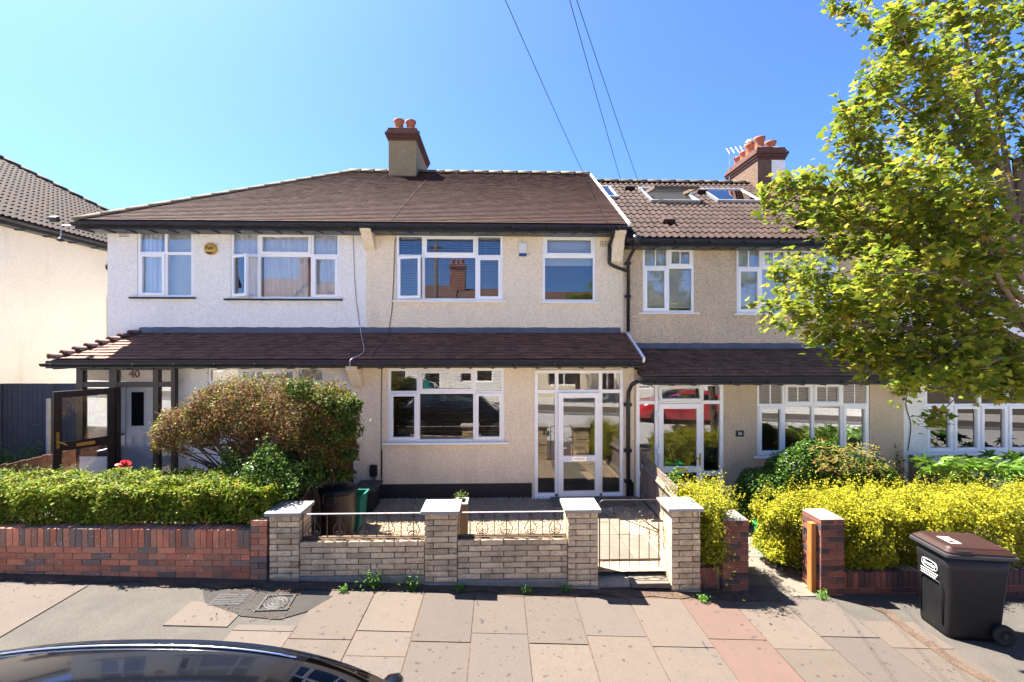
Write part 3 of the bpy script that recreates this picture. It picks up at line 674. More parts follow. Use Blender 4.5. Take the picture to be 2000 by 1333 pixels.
w = window(h36, 1255.5, 482.6, 1356, 611, [1305], 522, YU, sashes={(0,0),(1,1)}, bars={(0,1),(1,1)}, sill=(1247,1365,.03))
r_ = w['rect']; curtain('blind', r_[0]+.04, r_[1]-.04, r_[2]+.1, r_[3]-.02, YU+.12, M['blind_w'], 'pale blind in the narrow upstairs window of the beige house', 'blind', 1, .002)
w = window(h36, 1438.7, 484, 1640, 613, [1487, 1539, 1589], 524, YU, sashes={(0,0),(1,1),(2,1),(3,0)}, bars={(0,1),(1,1),(2,1),(3,1)}, sill=(1432,1650,.03))
r_ = w['rect']; curtain('blind', r_[0]+.04, r_[1]-.04, r_[2]+.02, r_[3]-.02, YU+.12, M['blind_w'], 'pale blind in the wide upstairs window behind the maple branches', 'blind', 1, .002)
w = window(h34, 1800, 488, 1990, 613, [1850, 1900, 1945], 526, YU, sashes={(0,0),(3,0)}, sill=(1790,2000,.03))
# ground floor
w = window(h40, 405.7, 717, 634, 866, [467, 579], 747, YG, sashes={(1,1),(0,0),(2,0)}, sill=(398,642,.035), sillm='black_sill')
r_ = w['rect']; curtain('curtain', r_[0]+.05, r_[1]-.05, r_[2]+.04, r_[3]-.02, YG+.14, M['curtain'], 'white curtain in the downstairs window behind the bronze shrub', folds=12)
w = window(h38, 757.5, 720, 985, 863.6, [816.6, 927], 767, YG, sashes={(0,0),(1,1),(2,0)}, sill=(747,993,.04))
r_ = w['rect']; blind(r_[0]+.05, r_[1]-.05, r_[2]+.03, r_[3]-.02, YG+.19, M['slat'], .046, 12, 'brown wooden slatted blind in the downstairs window')
w = window(h36, 1479, 747, 1699, 890, [1532, 1589, 1646], 792, YG, sashes={(0,0),(3,0),(1,1),(2,1)}, bars={(0,1),(1,1),(2,1),(3,1)}, sill=(1472,1714,.04))
r_ = w['rect']; blind(r_[0]+.05, r_[1]-.05, r_[2]+.75, r_[3]-.02, YG+.19, M['slat_w'], .05, 40, 'white half raised slatted blind in the window behind the dark bush')
w = window(h34, 1808, 748, 2028, 884, [1863, 1916, 1970], 792, YG, sashes={(0,0),(1,0),(2,0),(3,0)}, sill=(1800,2036,.04))
r_ = w['rect']; curtain('blind', r_[0]+.04, r_[1]-.04, r_[2]+.02, r_[3]-.45, YG+.2, M['blind_w'], 'pale blind behind the fatsia leaves at the far right', 'blind', 1, .002)

def porch(house, x0, y0, x1, y1, c0, c1, tr, Y, leaf_ang, zb, hinge, fan_open=False, lower_rail=None, lbl=None):
    """white upvc porch screen: side lights, top lights and a glazed door"""
    xm = (x0+x1)/2; X0_, X1_ = PX(x0,Y), PX(x1,Y); Z1_ = PZ(xm,y0,Y); Z0_ = zb; zt = PZ(xm,tr,Y)
    ca, cb = PX(c0,Y), PX(c1,Y); fw = .065; mw = .035; ya, yb = Y-.03, Y+.05
    b = MB(); b.box(X0_, X0_+fw, ya, yb, Z0_, Z1_); b.box(X1_-fw, X1_, ya, yb, Z0_, Z1_); b.box(X0_+fw, X1_-fw, ya, yb, Z1_-fw, Z1_)
    for c in (ca, cb): b.box(c-mw, c+mw, ya+.002, yb, Z0_+.05, Z1_-fw)
    for (p, q) in ((X0_+fw, ca-mw), (ca+mw, cb-mw), (cb+mw, X1_-fw)): b.box(p, q, ya+.004, yb, zt-mw, zt+mw)
    for (p, q) in ((X0_+fw, ca-mw), (cb+mw, X1_-fw)): b.box(p, q, ya+.004, yb, Z0_, Z0_+fw)
    zr = None
    if lower_rail:
        zr = PZ(xm, lower_rail, Y)
        for (p, q) in ((X0_+fw, ca-mw), (cb+mw, X1_-fw)): b.box(p, q, ya+.004, yb, zr-.045, zr+.045)
    w = b.build('porch_screen', M['upvc'], house, bevel=.004)
    for (p, q) in ((X0_+fw, ca-mw), (ca+mw, cb-mw), (cb+mw, X1_-fw)):
        MB().box(p-.004, q+.004, Y+.005, Y+.011, zt+mw-.004, Z1_-fw+.004).build('pane', M['glass'], w)
    for (p, q) in ((X0_+fw, ca-mw), (cb+mw, X1_-fw)):
        if zr:
            MB().box(p-.004, q+.004, Y+.005, Y+.011, zr+.041, zt-mw+.004).build('pane', M['glass'], w)
            MB().box(p-.004, q+.004, Y+.005, Y+.011, Z0_+fw-.004, zr-.041).build('pane', M['glass'], w)
        else: MB().box(p-.004, q+.004, Y+.005, Y+.011, Z0_+fw-.004, zt-mw+.004).build('pane', M['glass'], w)
    if fan_open:
        T = Matrix.Translation((0, ya-.012, Z1_-fw+.01)) @ Matrix.Rotation(R(-14), 4, 'X'); s = .05; p, q = ca+mw-.01, cb-mw+.01; hh = Z1_-fw-zt-mw+.02
        fb = MB(); fb.box(p, p+s, -.02, .03, -hh, 0, T); fb.box(q-s, q, -.02, .03, -hh, 0, T); fb.box(p+s, q-s, -.02, .03, -s, 0, T); fb.box(p+s, q-s, -.02, .03, -hh, -hh+s, T)
        fo = fb.build('fanlight', M['upvc'], house, bevel=.003); MB().box(p+s-.003, q-s+.003, .0, .006, -hh+s-.003, -s+.003, T).build('pane', M['glass'], fo)
    MB().box(X0_-.05, X1_+.05, Y-.12, Y+.05, Z0_-.04, Z0_-.001).build('threshold', M['upvc'], house, bevel=.005)
    # leaf
    wd = cb - ca - 2*mw + .02; hz0, hz1 = Z0_+.012, zt-mw+.012; s = .095
    sg = 1 if hinge == 'L' else -1; hx = ca+mw-.01 if hinge == 'L' else cb-mw+.01
    T = Matrix.Translation((hx, ya - .02, 0)) @ Matrix.Rotation(-sg*R(leaf_ang), 4, 'Z')
    def bx(B, a, c, y0_, y1_, z0_, z1_): p, q = sorted((sg*a, sg*c)); B.box(p, q, y0_, y1_, z0_, z1_, T)
    zm = hz0 + (hz1-hz0)*.365; b = MB()
    bx(b, 0, s, -.02, .035, hz0, hz1); bx(b, wd-s, wd, -.02, .035, hz0, hz1)
    for (e, f_) in ((hz0, hz0+.11), (zm-.06, zm+.06), (hz1-.1, hz1)): bx(b, s, wd-s, -.019, .034, e, f_)
    d = b.build('door', M['upvc'], house, bevel=.004)
    if lbl: d['label'] = lbl
    for (e, f_) in ((hz0+.107, zm-.057), (zm+.057, hz1-.097)):
        pb = MB(); bx(pb, s-.003, wd-s+.003, .004, .010, e, f_); pb.build('pane', M['glass'], d)
    hb = MB(); bx(hb, wd-.055, wd-.025, -.032, -.0205, zm+.08, zm+.32); bx(hb, wd-.15, wd-.03, -.058, -.042, zm+.21, zm+.23); hb.build('handle', M['upvc' if leaf_ang else 'brass'], d)
    lb = MB(); bx(lb, wd/2-.14, wd/2+.14, -.027, -.0195, zm-.035, zm+.035); lb.build('letterbox', M['chrome'], d)
    l2 = MB(); bx(l2, wd/2-.115, wd/2+.115, -.031, -.0275, zm-.02, zm+.02); l2.build('letterbox_flap', M['upvc' if leaf_ang else 'brass'], d)
    for zz in (hz0+.25, (hz0+hz1)/2+.1, hz1-.2):
        hb = MB(); bx(hb, -.03, .035, -.04, -.0205, zz-.05, zz+.05); hb.build('hinge', M['upvc'], d)
    holes.setdefault((house.name, YG), []).append((X0_, X1_, Z0_-.05 if Z0_-.05 > -.5 else Z0_, Z1_))
    return dict(X=(X0_, X1_), Z=(Z0_, Z1_, zt), ca=ca, cb=cb)
p38 = porch(h38, 1044, 723, 1216.7, 969, 1087, 1172.5, 764.6, YG, 2.5, PZ(1130, 969, YG), 'R', lbl='white glazed door standing slightly ajar')
p36 = porch(h36, 1242, 748, 1411.5, 990, 1282, 1370, 786, YG, 0, -.13, 'L', fan_open=True, lower_rail=925, lbl='white glazed door with a brass handle')
nx = (p38['X'][0]+p38['ca'])/2
text('house_number', '3', .13, Matrix.Translation((nx-.03, YG-.003, PZ(1063, 845, YG))) @ FACE, M['black_print'], h38, .003, .005)
text('house_number', '8', .13, Matrix.Translation((nx+.05, YG-.003, PZ(1063, 848, YG))) @ FACE, M['black_print'], h38, .003, .005)

# walls --------------------------------------------------------
def walls(h, x0, x1, m, dz, gx0=None, ez=EZ, zg=0.0):
    eu = ez + (YU - EY) * .6
    MB().wall(x0, x1, 3.15+dz, eu, YU, .25, holes.get((h.name, YU), [])).build('wall', m, h)
    g0 = x0 if gx0 is None else gx0
    MB().wall(g0, x1, zg, PEZ+dz+.12, YG, .25, holes.get((h.name, YG), [])).build('wall', m, h)
    MB().box(x0+.02, x1-.02, 17.2, 17.45, zg, eu).build('rear_wall', m, h)
    MB().box(x0+.03, x1-.03, YU+.3, 17.2, 2.62+dz, 2.8+dz).build('floor_slab', M['inter'], h)
    MB().box(x0+.03, x1-.03, YG+.27, YU+.3, 2.66+dz, 2.7+dz).build('bay_ceiling', M['inter'], h)
    MB().box(x0+.03, x1-.03, YG+.27, 17.2, zg-.03, zg+.06).build('ground_floor', M['interior_dark'], h)
    MB().box(x0+.03, x1-.03, 13.0, 13.08, zg+.06, 2.62+dz).build('partition', M['inter'], h)
    MB().box(x0+.03, x1-.03, 13.2, 13.28, 2.8+dz, eu).build('partition', M['inter'], h)
    MB().box(x0+.03, x1-.03, YU+.26, 17.2, eu-.1, eu-.06).build('ceiling', M['inter'], h)
# 40: the porch recess takes the left bay
gx40 = PX(343, YG)
walls(h40, X0, XA, M['rc_white'], 0, gx40)
walls(h38, XA, XB, M['rc_cream'], 0)
walls(h36, XB, XC, M['rc_beige'], D2, ez=EZ2, zg=-.35)
walls(h34, XC, XD, M['rc_white'], D2, ez=EZ2, zg=-.35)
for h, x, m_, z0 in ((h40, X0, 'rc_white', 0), (h40, XA-.1, 'inter', 0), (h38, XB-.1, 'inter', 0), (h36, XC-.1, 'inter', -.35), (h34, XD-.12, 'rc_white', -.35)):
    MB().box(x+.003, x+.1, YU+.252, 17.19, z0, 5.4).build('side_wall', M[m_], h)
MB().box(gx40+.002, gx40+.2, YG+.252, YU-.002, 0, 2.64).build('porch_side_wall', M['rc_white'], h40)
MB().box(XA-.1, XA-.01, YG+.255, YU, 0, 2.64).build('side_wall', M['inter'], h40)
MB().box(XB-.1, XB-.01, YG+.255, YU, 0, 2.64).build('side_wall', M['inter'], h38)
MB().box(XC-.1, XC-.01, YG+.255, YU, -.35, 2.3).build('side_wall', M['inter'], h36)
# recess back wall and inner front door of 40
MB().box(X0+.001, gx40+.2, YU+.001, YU+.25, .05, 3.149).build('porch_back_wall', M['rc_white'], h40)
xd0, xd1 = PX(247, YU-.05), PX(297, YU-.05)
d = MB().box(xd0, xd1, YU-.06, YU-.01, .16, 2.25).build('front_door', M['white_paint'], h40, bevel=.004)
zt_, zb_ = PZ(268, 757, YU-.06), PZ(268, 832, YU-.06)
MB().box(PX(257,YU-.06), PX(281,YU-.06), YU-.068, YU-.061, zb_, 2.1).build('pane', mat('dark door glass', (.012,.012,.014,1), rough=.05), d)
for (a, c) in ((.95, 1.22), (.3, .85)):
    b = MB(); x_a, x_b = PX(257,YU-.06), PX(281,YU-.06)
    b.box(x_a, x_b, YU-.075, YU-.061, a, a+.02); b.box(x_a, x_b, YU-.075, YU-.061, c-.02, c); b.box(x_a, x_a+.02, YU-.075, YU-.061, a+.02, c-.02); b.box(x_b-.02, x_b, YU-.075, YU-.061, a+.02, c-.02)
    b.build('door_panel', M['white_paint'], d)
b = MB(); b.box(xd0-.09, xd0-.004, YU-.08, YU-.001, .16, 2.35); b.box(xd1+.004, xd1+.09, YU-.08, YU-.001, .16, 2.35); b.box(xd0-.004, xd1+.004, YU-.08, YU-.001, 2.26, 2.35)
b.build('door_frame', M['white_paint'], h40, bevel=.004)
MB().box(PX(225,YU-.2), PX(236,YU-.2), YU-.12, YU-.1, PZ(230,848,YU-.1)-.02, PZ(230,848,YU-.1)+.01).build('door_knob', M['iron'], h40)
# timber porch screen
YP = 9.02
b = MB()
def post(px0, px1, z0, z1, y0=YP-.05, y1=YP+.05): b.box(PX(px0,YP), PX(px1,YP), y0, y1, z0, z1)
post(153, 166, .1, 2.68); post(217, 232, .1, 2.68); post(302, 313, .1, 2.68); post(337, 345, .1, 2.68)
zr = PZ(240, 752, YP)
for (a, c) in ((166, 217), (232, 302), (313, 337)):
    b.box(PX(a,YP), PX(c,YP), YP-.045, YP+.045, zr-.04, zr+.055); b.box(PX(a,YP), PX(c,YP), YP-.045, YP+.045, 2.6, 2.68)
b.box(PX(166,YP), PX(217,YP), YP-.045, YP+.045, 1.0, 1.08); b.box(PX(313,YP), PX(337,YP), YP-.045, YP+.045, .1, .3)
scr = b.build('porch_screen', M['brown_wood'], h40, bevel=.004)
for (a, c, e, f_) in ((166,217,zr+.055,2.6), (232,302,zr+.055,2.6), (313,337,zr+.055,2.6), (166,217,1.08,zr-.04), (313,337,.3,zr-.04)):
    MB().box(PX(a,YP)-.004, PX(c,YP)+.004, YP-.003, YP+.003, e-.004, f_+.004).build('pane', M['glass'], scr)
text('house_number', '40', .2, Matrix.Translation((PX(263,YP), YP-.006, PZ(263,731,YP))) @ FACE, M['num_brown'], h40, .002, .006)
MB().box(PX(166,YP)-.05, PX(217,YP)+.02, YP-.06, YP+.06, .1, .998).build('dwarf_wall', M['rc_white'], h40)
b = MB(); xs_ = PX(157,YP); b.box(xs_-.03, xs_+.03, YP+.052, YU-.02, 2.6, 2.68); b.box(xs_-.03, xs_+.03, YP+.052, YU-.02, zr-.04, zr+.05); b.box(xs_-.03, xs_+.03, YU-.1, YU-.02, .1, 2.6-.001)
ss = b.build('porch_side_frame', M['brown_wood'], h40)
MB().box(xs_-.003, xs_+.003, YP+.05, YU-.1, 1.02, 2.6).build('pane', M['glass'], ss)
MB().box(xs_-.05, xs_+.05, YP+.062, YU-.1, .1, 1.0).build('dwarf_wall', M['rc_white'], h40)
# open brown door
T = Matrix.Translation((PX(229,YP), YP-.06, 0)) @ Matrix.Rotation(R(60), 4, 'Z'); wd = .86
b = MB(); top = zr - .05; zm = PZ(180, 866, 8.6)
b.box(-wd, -wd+.11, -.022, .022, .14, top, T); b.box(-.11, 0, -.022, .022, .14, top, T)
for (a, c) in ((.14, .34), (zm-.075, zm+.075), (top-.11, top)): b.box(-wd+.11, -.11, -.021, .021, a, c, T)
d = b.build('porch_door', M['brown_wood'], h40, bevel=.004)
for (a, c) in ((.337, zm-.072), (zm+.072, top-.107)): MB().box(-wd+.107, -.107, -.003, .003, a, c, T).build('pane', M['glass'], d)
MB().box(-wd/2-.13, -wd/2+.13, -.03, -.0215, zm-.03, zm+.03, T).build('letterbox', M['brass'], d)
b = MB(); b.box(-wd+.035, -wd+.075, -.03, -.0225, zm-.02, zm+.26, T); b.tube([T @ Vector(p) for p in ((-wd+.055,-.03,zm+.1),(-wd+.055,-.07,zm+.1),(-wd+.16,-.075,zm+.03))], .01, 8); b.build('handle', M['brass'], d)

# plinth, corbels, vents, cables on 38
MB().box(XA+.05, p38['X'][0]-.055, YG-.03, YG-.001, ZG-.05, PZ(880, 945, YG)).build('plinth', M['plinth'], h38)
MB().box(p38['X'][1]+.055, XB-.01, YG-.03, YG-.001, ZG-.05, PZ(880, 945, YG)).build('plinth', M['plinth'], h38)
v = MB(); zc = PZ(857, 956, YG); v.box(PX(848,YG), PX(868,YG), YG-.045, YG-.031, zc-.04, zc+.04); v.build('air_brick', M['plinth'], h38)
def vent(h, px, py, Y, m):
    x, z = PX(px, Y), PZ(px, py, Y); b = MB()
    b.box(x-.11, x+.11, Y-.006, Y-.001, z-.07, z+.07); o = b.build('air_brick', m, h); hb = MB()
    for i in range(6):
        for j in range(4): hb.box(x-.095+i*.033, x-.075+i*.033, Y-.0085, Y-.0065, z-.055+j*.031, z-.038+j*.031)
    hb.build('vent_hole', M['black_print'], o)
vent(h40, 243, 458, YU, M['rc_white']); vent(h38, 1181, 477, YU, M['rc_cream'])
def kneeler(h, x0, x1, yb, Y, zt, zb, m):
    b = MB(); prof = [(Y-.42, zt), (Y-.42, zt-.08), (Y-.3, zt-.16), (Y-.12, zb+.06), (Y-.003, zb), (Y-.003, zt)]
    b.prism([(x0, y, z) for y, z in prof], (x1-x0, 0, 0)); b.build('kneeler', m, h, bevel=.01)
kneeler(h38, XA-.02, XA+.2, 0, YU, EZ-.06, PZ(722, 490, YU), M['rc_cream'])
kneeler(h38, XB-.28, XB-.04, 0, YU, EZ-.08, PZ(1210, 518, YU), M['rc_cream'])
kneeler(h38, XA-.05, XA+.16, 0, YG, PEZ-.1, PZ(697, 758, YG), M['rc_cream'])
kneeler(h36, XC-.2, XC, 0, YG, PEZ+D2-.1, PZ(1745, 775, YG), M['rc_beige'])

# roofs --------------------------------------------------------
def slope_frame(ey, ez, ry, rz, x): 
    d = Vector((0, ry-ey, rz-ez)); return Frame((x, ey, ez), (1,0,0), d), d.length
XE0 = X0 - .28; hipx = XE0 + (RY - EY)
fr, Ls = slope_frame(EY, EZ, RY, RZ, 0)
def roofslab(h, poly_front, ridge_z, ridge_y, x0, x1, name='roof'):
    pass
rb = MB()                                              # 40: hipped slab
b4 = [(XE0,EY,EZ),(XA,EY,EZ),(XA,RY,RZ),(hipx,RY,RZ)]; yb2 = 2*RY-EY
rb.add(b4 + [(XA,yb2,EZ),(XE0,yb2,EZ)] + [(XE0,EY,EZ-.06),(XA,EY,EZ-.06),(XA,yb2,EZ-.06),(XE0,yb2,EZ-.06)],
       [(0,1,2,3),(3,2,4,5),(0,3,5),(6,9,8,7),(0,6,7,1),(4,8,9,5),(5,9,6,0),(1,7,8,4,2)])
roof40 = rb.build('roof', M['under'], h40)
tfm = M['tile']
plain_joined(fr, lambda s: (XE0 + s*(hipx-XE0)/Ls, XA), Ls, .1, .165, 'roof_tile', tfm, roof40)
frl = Frame((XE0, yb2, EZ), (0,-1,0), (hipx-XE0, 0, RZ-EZ)); Ll = Vector((hipx-XE0, 0, RZ-EZ)).length
plain_joined(frl, lambda s: (s*(RY-EY)/Ll, (yb2-EY) - s*(RY-EY)/Ll), Ll, .1, .165, 'roof_tile', tfm, roof40)
hn = Vector((-.4,-.4,1))
ridge_run((XE0-.02,EY-.02,EZ+.03), (hipx,RY,RZ+.03), .1, M['ridge'], roof40, 'hip_tile', nrm=hn)
ridge_run((hipx,RY,RZ+.035), (XA,RY,RZ+.035), .11, M['ridge'], roof40)
def gable_slab(h, x0, x1, ez, rz, ey=EY, ry=RY):
    y2 = 2*ry-ey
    return MB().prism([(x0,ey,ez),(x0,ry,rz),(x0,y2,ez),(x0,y2,ez-.06),(x0,ey,ez-.06)], (x1-x0,0,0)).build('roof', M['under'], h)
XV = XB + .0
roof38 = gable_slab(h38, XA+.002, XV, EZ, RZ)
plain_joined(fr, lambda s: (XA, XV-.02), Ls, .1, .165, 'roof_tile', tfm, roof38)
ridge_run((XA,RY,RZ+.035), (XV,RY,RZ+.035), .11, M['ridge'], roof38)
f1, L1 = slope_frame(EY, EZ, RY, RZ, XV)
b = MB(); pp = [f1.pt(-.01,-.03,-.02), f1.pt(.03,-.03,-.02), f1.pt(.03,-.03,.06), f1.pt(-.01,-.03,.06)]
b.prism(pp, f1.S*(L1+.02)); b.build('verge', M['upvc'], roof38)
# 36: pantiles
roof36 = gable_slab(h36, XV+.004, XC, EZ2, RZ2)
f2, L2 = slope_frame(EY, EZ2, RY, RZ2, 0)
pm = pantile_mesh(.3, .40, M['pantile']); e2 = f2.eul(); rows = 15; gau = L2/rows
skyl = [(1178,370,1208,391,False), (1268,373,1368,399,True), (1398,375,1488,399,False)]
def on_slope(px, py, fz=EZ2):
    d = Vector(ray(px, py)); o_ = Vector((0,0,CH)); n_ = f2.N; t = (f2.O - o_).dot(n_) / d.dot(n_); p = o_ + d*t
    q = p - f2.O; return q.dot(f2.A), q.dot(f2.S)
sk = []
for (xa, ya, xb, yb, op) in skyl:
    a0, s1 = on_slope(xa, ya); a1, s0 = on_slope(xb, yb); a0_, _ = on_slope(xa, yb)
    sk.append((min(a0,a0_)+.05, a1 if a1 > a0 else a0+.5, s0, s1, op))
xp = XV + .03
nx_ = int(round((XC - xp)/.3)); wsc = (XC-xp)/nx_/.3
for r in range(rows):
    for i in range(nx_):
        a = xp + i*.3*wsc; s = r*gau
        if any(a+.15 > k[0] and a+.15 < k[1] and s+.12 > k[2] and s+.12 < k[3] for k in sk): continue
        inst('pantile', pm, roof36, f2.pt(a, s+random.uniform(-.004,.004), .004+random.uniform(-.002,.003)), e2, (wsc,1,1))
ridge_run((XV,RY,RZ2+.04), (XC,RY,RZ2+.04), .115, M['ridge_d'], roof36)
for (a0, a1, s0, s1, op) in sk:
    b = MB(); E = f2.eul().to_matrix().to_4x4(); T = Matrix.Translation(f2.O) @ E; t_ = .06
    b.box(a0, a0+t_, s0, s1, 0, .1, T); b.box(a1-t_, a1, s0, s1, 0, .1, T); b.box(a0+t_, a1-t_, s0, s0+t_, 0, .098, T); b.box(a0+t_, a1-t_, s1-t_, s1, 0, .102, T)
    o = b.build('roof_window', M['steel'], h36, bevel=.005)
    if not op: MB().box(a0+t_-.004, a1-t_+.004, s0+t_-.004, s1-t_+.004, .07, .078, T).build('pane', M['glass'], o); MB().box(a0+t_, a1-t_, s0+t_, s1-t_, .004, .012, T).build('blind', M['blind_w'], o)
    else:
        sm = (s0+s1)/2+.1; T2 = T @ Matrix.Translation((0, sm, .1)) @ Matrix.Rotation(R(-24), 4, 'X'); hl = (s1-s0)/2
        bb = MB(); bb.box(a0+.07, a0+.13, -hl, hl, -.03, .04, T2); bb.box(a1-.13, a1-.07, -hl, hl, -.03, .04, T2); bb.box(a0+.13, a1-.13, -hl, -hl+.06, -.03, .04, T2); bb.box(a0+.13, a1-.13, hl-.06, hl, -.03, .04, T2)
        bb.build('sash', M['wood_planter'], o); MB().box(a0+.127, a1-.127, -hl+.057, hl-.057, .01, .018, T2).build('pane', M['glass'], o)
        MB().box(a0+t_, a1-t_, s0+t_, s1-t_, .004, .012, T).build('opening_shade', M['black_print'], o)  # black sheet stands in for the unlit room below the sash
for (px, py) in ((1228,372), (1368,379), (1303,437), (1556,446)):
    a, s = on_slope(px, py); T = Matrix.Translation(f2.O) @ f2.eul().to_matrix().to_4x4() @ Matrix.Translation((a, s, .04))
    b = MB(); b.add([T @ Vector(p) for p in ((-.15,-.12,0),(.15,-.12,0),(.12,.2,0),(-.12,.2,0),(-.13,-.12,.1),(.13,-.12,.1),(.09,.12,.07),(-.09,.12,.07))], [(0,3,2,1),(4,5,6,7),(0,1,5,4),(1,2,6,5),(2,3,7,6),(3,0,4,7)])
    b.build('roof_vent', M['pantile'], h36, bevel=.015)
# 34: plain tiles, hipped at the right
hx2 = PX(1577, RY); XE1 = hx2 + (RY - EY)
roof34 = MB().add([(XC+.004,EY,EZ2),(XE1,EY,EZ2),(hx2,RY,RZ2),(XC+.004,RY,RZ2),(XE1,yb2,EZ2),(XC+.004,yb2,EZ2),(XC+.004,EY,EZ2-.06),(XE1,EY,EZ2-.06),(XE1,yb2,EZ2-.06),(XC+.004,yb2,EZ2-.06)],
                  [(0,1,2,3),(3,2,4,5),(1,4,2),(6,9,8,7),(0,6,7,1),(1,7,8,4),(4,8,9,5),(0,3,5,9,6)]).build('roof', M['under'], h34)
plain_joined(f2, lambda s: (XC, XE1 - s*(RY-EY)/L2), L2, .1, .165, 'roof_tile', tfm, roof34)
ridge_run((XC,RY,RZ2+.035), (hx2,RY,RZ2+.035), .11, M['ridge_d'], roof34)
ridge_run((XE1,EY,EZ2+.03), (hx2,RY,RZ2+.03), .1, M['ridge_d'], roof34, 'hip_tile', nrm=(.4,-.4,1))
# porch roofs
pf, Lp = slope_frame(PEY, PEZ, YU, PTZ, 0); pf2, _ = slope_frame(PEY, PEZ+D2, YU, PTZ+D2, 0)
XPL = PX(100, PEY); XPT = PX(275, YU)
def porch_slab(h, x0, x1, dz, hip=None):
    b = MB()
    if hip is None: b.prism([(x0,PEY,PEZ+dz),(x0,YU-.002,PTZ+dz),(x0,YU-.002,PTZ+dz-.3),(x0,PEY,PEZ+dz-.05)], (x1-x0,0,0))
    else:
        b.add([(x0,PEY,PEZ),(x1,PEY,PEZ),(x1,YU-.002,PTZ),(hip,YU-.002,PTZ),(x0,YU-.002,PEZ),(x0,PEY,PEZ-.05),(x1,PEY,PEZ-.05),(x1,YU-.002,PEZ-.05),(x0,YU-.002,PEZ-.05)],
              [(0,1,2,3),(0,3,4),(3,2,7,8,4),(0,5,6,1),(5,8,7,6),(1,6,7,2),(0,4,8,5)])
    return b.build('porch_roof', M['under'], h)
pr40 = porch_slab(h40, XPL, XA, 0, XPT); pr38 = porch_slab(h38, XA+.002, XB+.06, 0)
pr36 = porch_slab(h36, XB+.064, XC, D2); pr34 = porch_slab(h34, XC+.002, XD, D2)
gp = Lp/10
plain_tiles(pf, lambda s: (XPL + s*(XPT-XPL)/Lp, XA), Lp, gp, .165, M['tile_o'], pr40)
plain_tiles(pf, lambda s: (XA, XB+.04), Lp, gp, .165, M['tile_o'], pr38)
plain_tiles(pf2, lambda s: (XB+.066, XC), Lp, gp, .165, M['tile_d'], pr36)
plain_joined(pf2, lambda s: (XC, XD), Lp, gp, .165, 'roof_tile', M['tile'], pr34)
# bonnet tiles on the left hip
hp0, hp1 = pf.pt(XPL, 0, .03), Vector((XPT, YU, PTZ+.03)); hd = (hp1-hp0); nb = 8
b = MB(); k = 9; vs_ = []; fs = []
for (u, rr, lift) in ((0,.15,.05),(.26,.07,.0),(.26,.055,-.012),(0,.132,.035)):
    for j in range(k):
        a = math.pi*j/(k-1); vs_.append((rr*math.cos(a), u, rr*.55*math.sin(a)+lift-.03))
for i in range(4):
    for j in range(k-1): fs.append((i*k+j, i*k+j+1, ((i+1)%4)*k+j+1, ((i+1)%4)*k+j))
b.add(vs_, fs); bme = b.mesh('bonnet_tile', M['bonnet'], True)
hd_ = hd.normalized(); up_ = (Vector((-.3,-.3,1)) - hd_*Vector((-.3,-.3,1)).dot(hd_)).normalized(); e_ = Matrix((hd_.cross(up_), hd_, up_)).transposed().to_euler()
for i in range(nb): inst('bonnet_tile', bme, pr40, hp0 + hd*(i/nb), e_)
for h, x0, x1, dz, pr in ((h40, XPT-.02, XA, 0, pr40), (h38, XA, XB-.06, 0, pr38), (h36, XB+.05, XC, D2, pr36), (h34, XC, XD, D2, pr34)):
    b = MB(); n = 40; vs_ = []; fs = []
    for i in range(n+1):
        x = x0 + (x1-x0)*i/n; j = random.uniform(-.006,.006)
        vs_ += [(x, YU-.10, PTZ+dz-.012+.02), (x, YU-.035, PTZ+dz+.045), (x, YU-.012, PTZ+dz+.125+j), (x, YU-.001, PTZ+dz+.13+j)]
    for i in range(n):
        for q in range(3): fs.append((4*i+q, 4*i+4+q, 4*i+5+q, 4*i+1+q))
    b.add(vs_, fs); b.build('flashing', M['lead'], h, True)
b = MB(); pp = [pf.pt(XB+.05,-.03,-.04), pf.pt(XB+.085,-.03,-.04), pf.pt(XB+.085,-.03,.06), pf.pt(XB+.05,-.03,.06)]
b.prism(pp, pf.S*Lp); b.build('verge', M['upvc'], pr38)
# gutters
gutter(h40, XE0-.05, XA-.01, EY-.05, EZ-.055); gutter(h38, XA, XB-.02, EY-.05, EZ-.055)
gutter(h36, XB+.05, XC-.005, EY-.05, EZ2-.05); gutter(h34, XC, XE1, EY-.05, EZ2-.05)
gutter(h40, XPL-.12, XA-.01, PEY-.05, PEZ-.06, fascia=.14); gutter(h38, XA, XB+.02, PEY-.05, PEZ-.06, fascia=.14)
gutter(h36, XB+.07, XC-.005, PEY-.05, PEZ+D2-.06, fascia=.14); gutter(h34, XC, XD, PEY-.05, PEZ+D2-.06, fascia=.14)
# soffits
for h, x0, x1, y0, z in ((h40, XE0, XA, EY+.04, EZ-.16), (h38, XA, XB-.02, EY+.04, EZ-.16), (h36, XB+.02, XC, EY+.04, EZ2-.16), (h34, XC, XE1, EY+.04, EZ2-.16)):
    MB().box(x0, x1, y0, YU-.002, z, z+.02).build('soffit', M['gutter'], h)
for h, x0, x1, dz in ((h40, XPL, XA, 0), (h38, XA, XB, 0), (h36, XB+.07, XC, D2), (h34, XC, XD, D2)):
    MB().box(x0, x1, PEY+.05, YG-.002, PEZ+dz-.14, PEZ+dz-.12).build('soffit', M['gutter'], h)
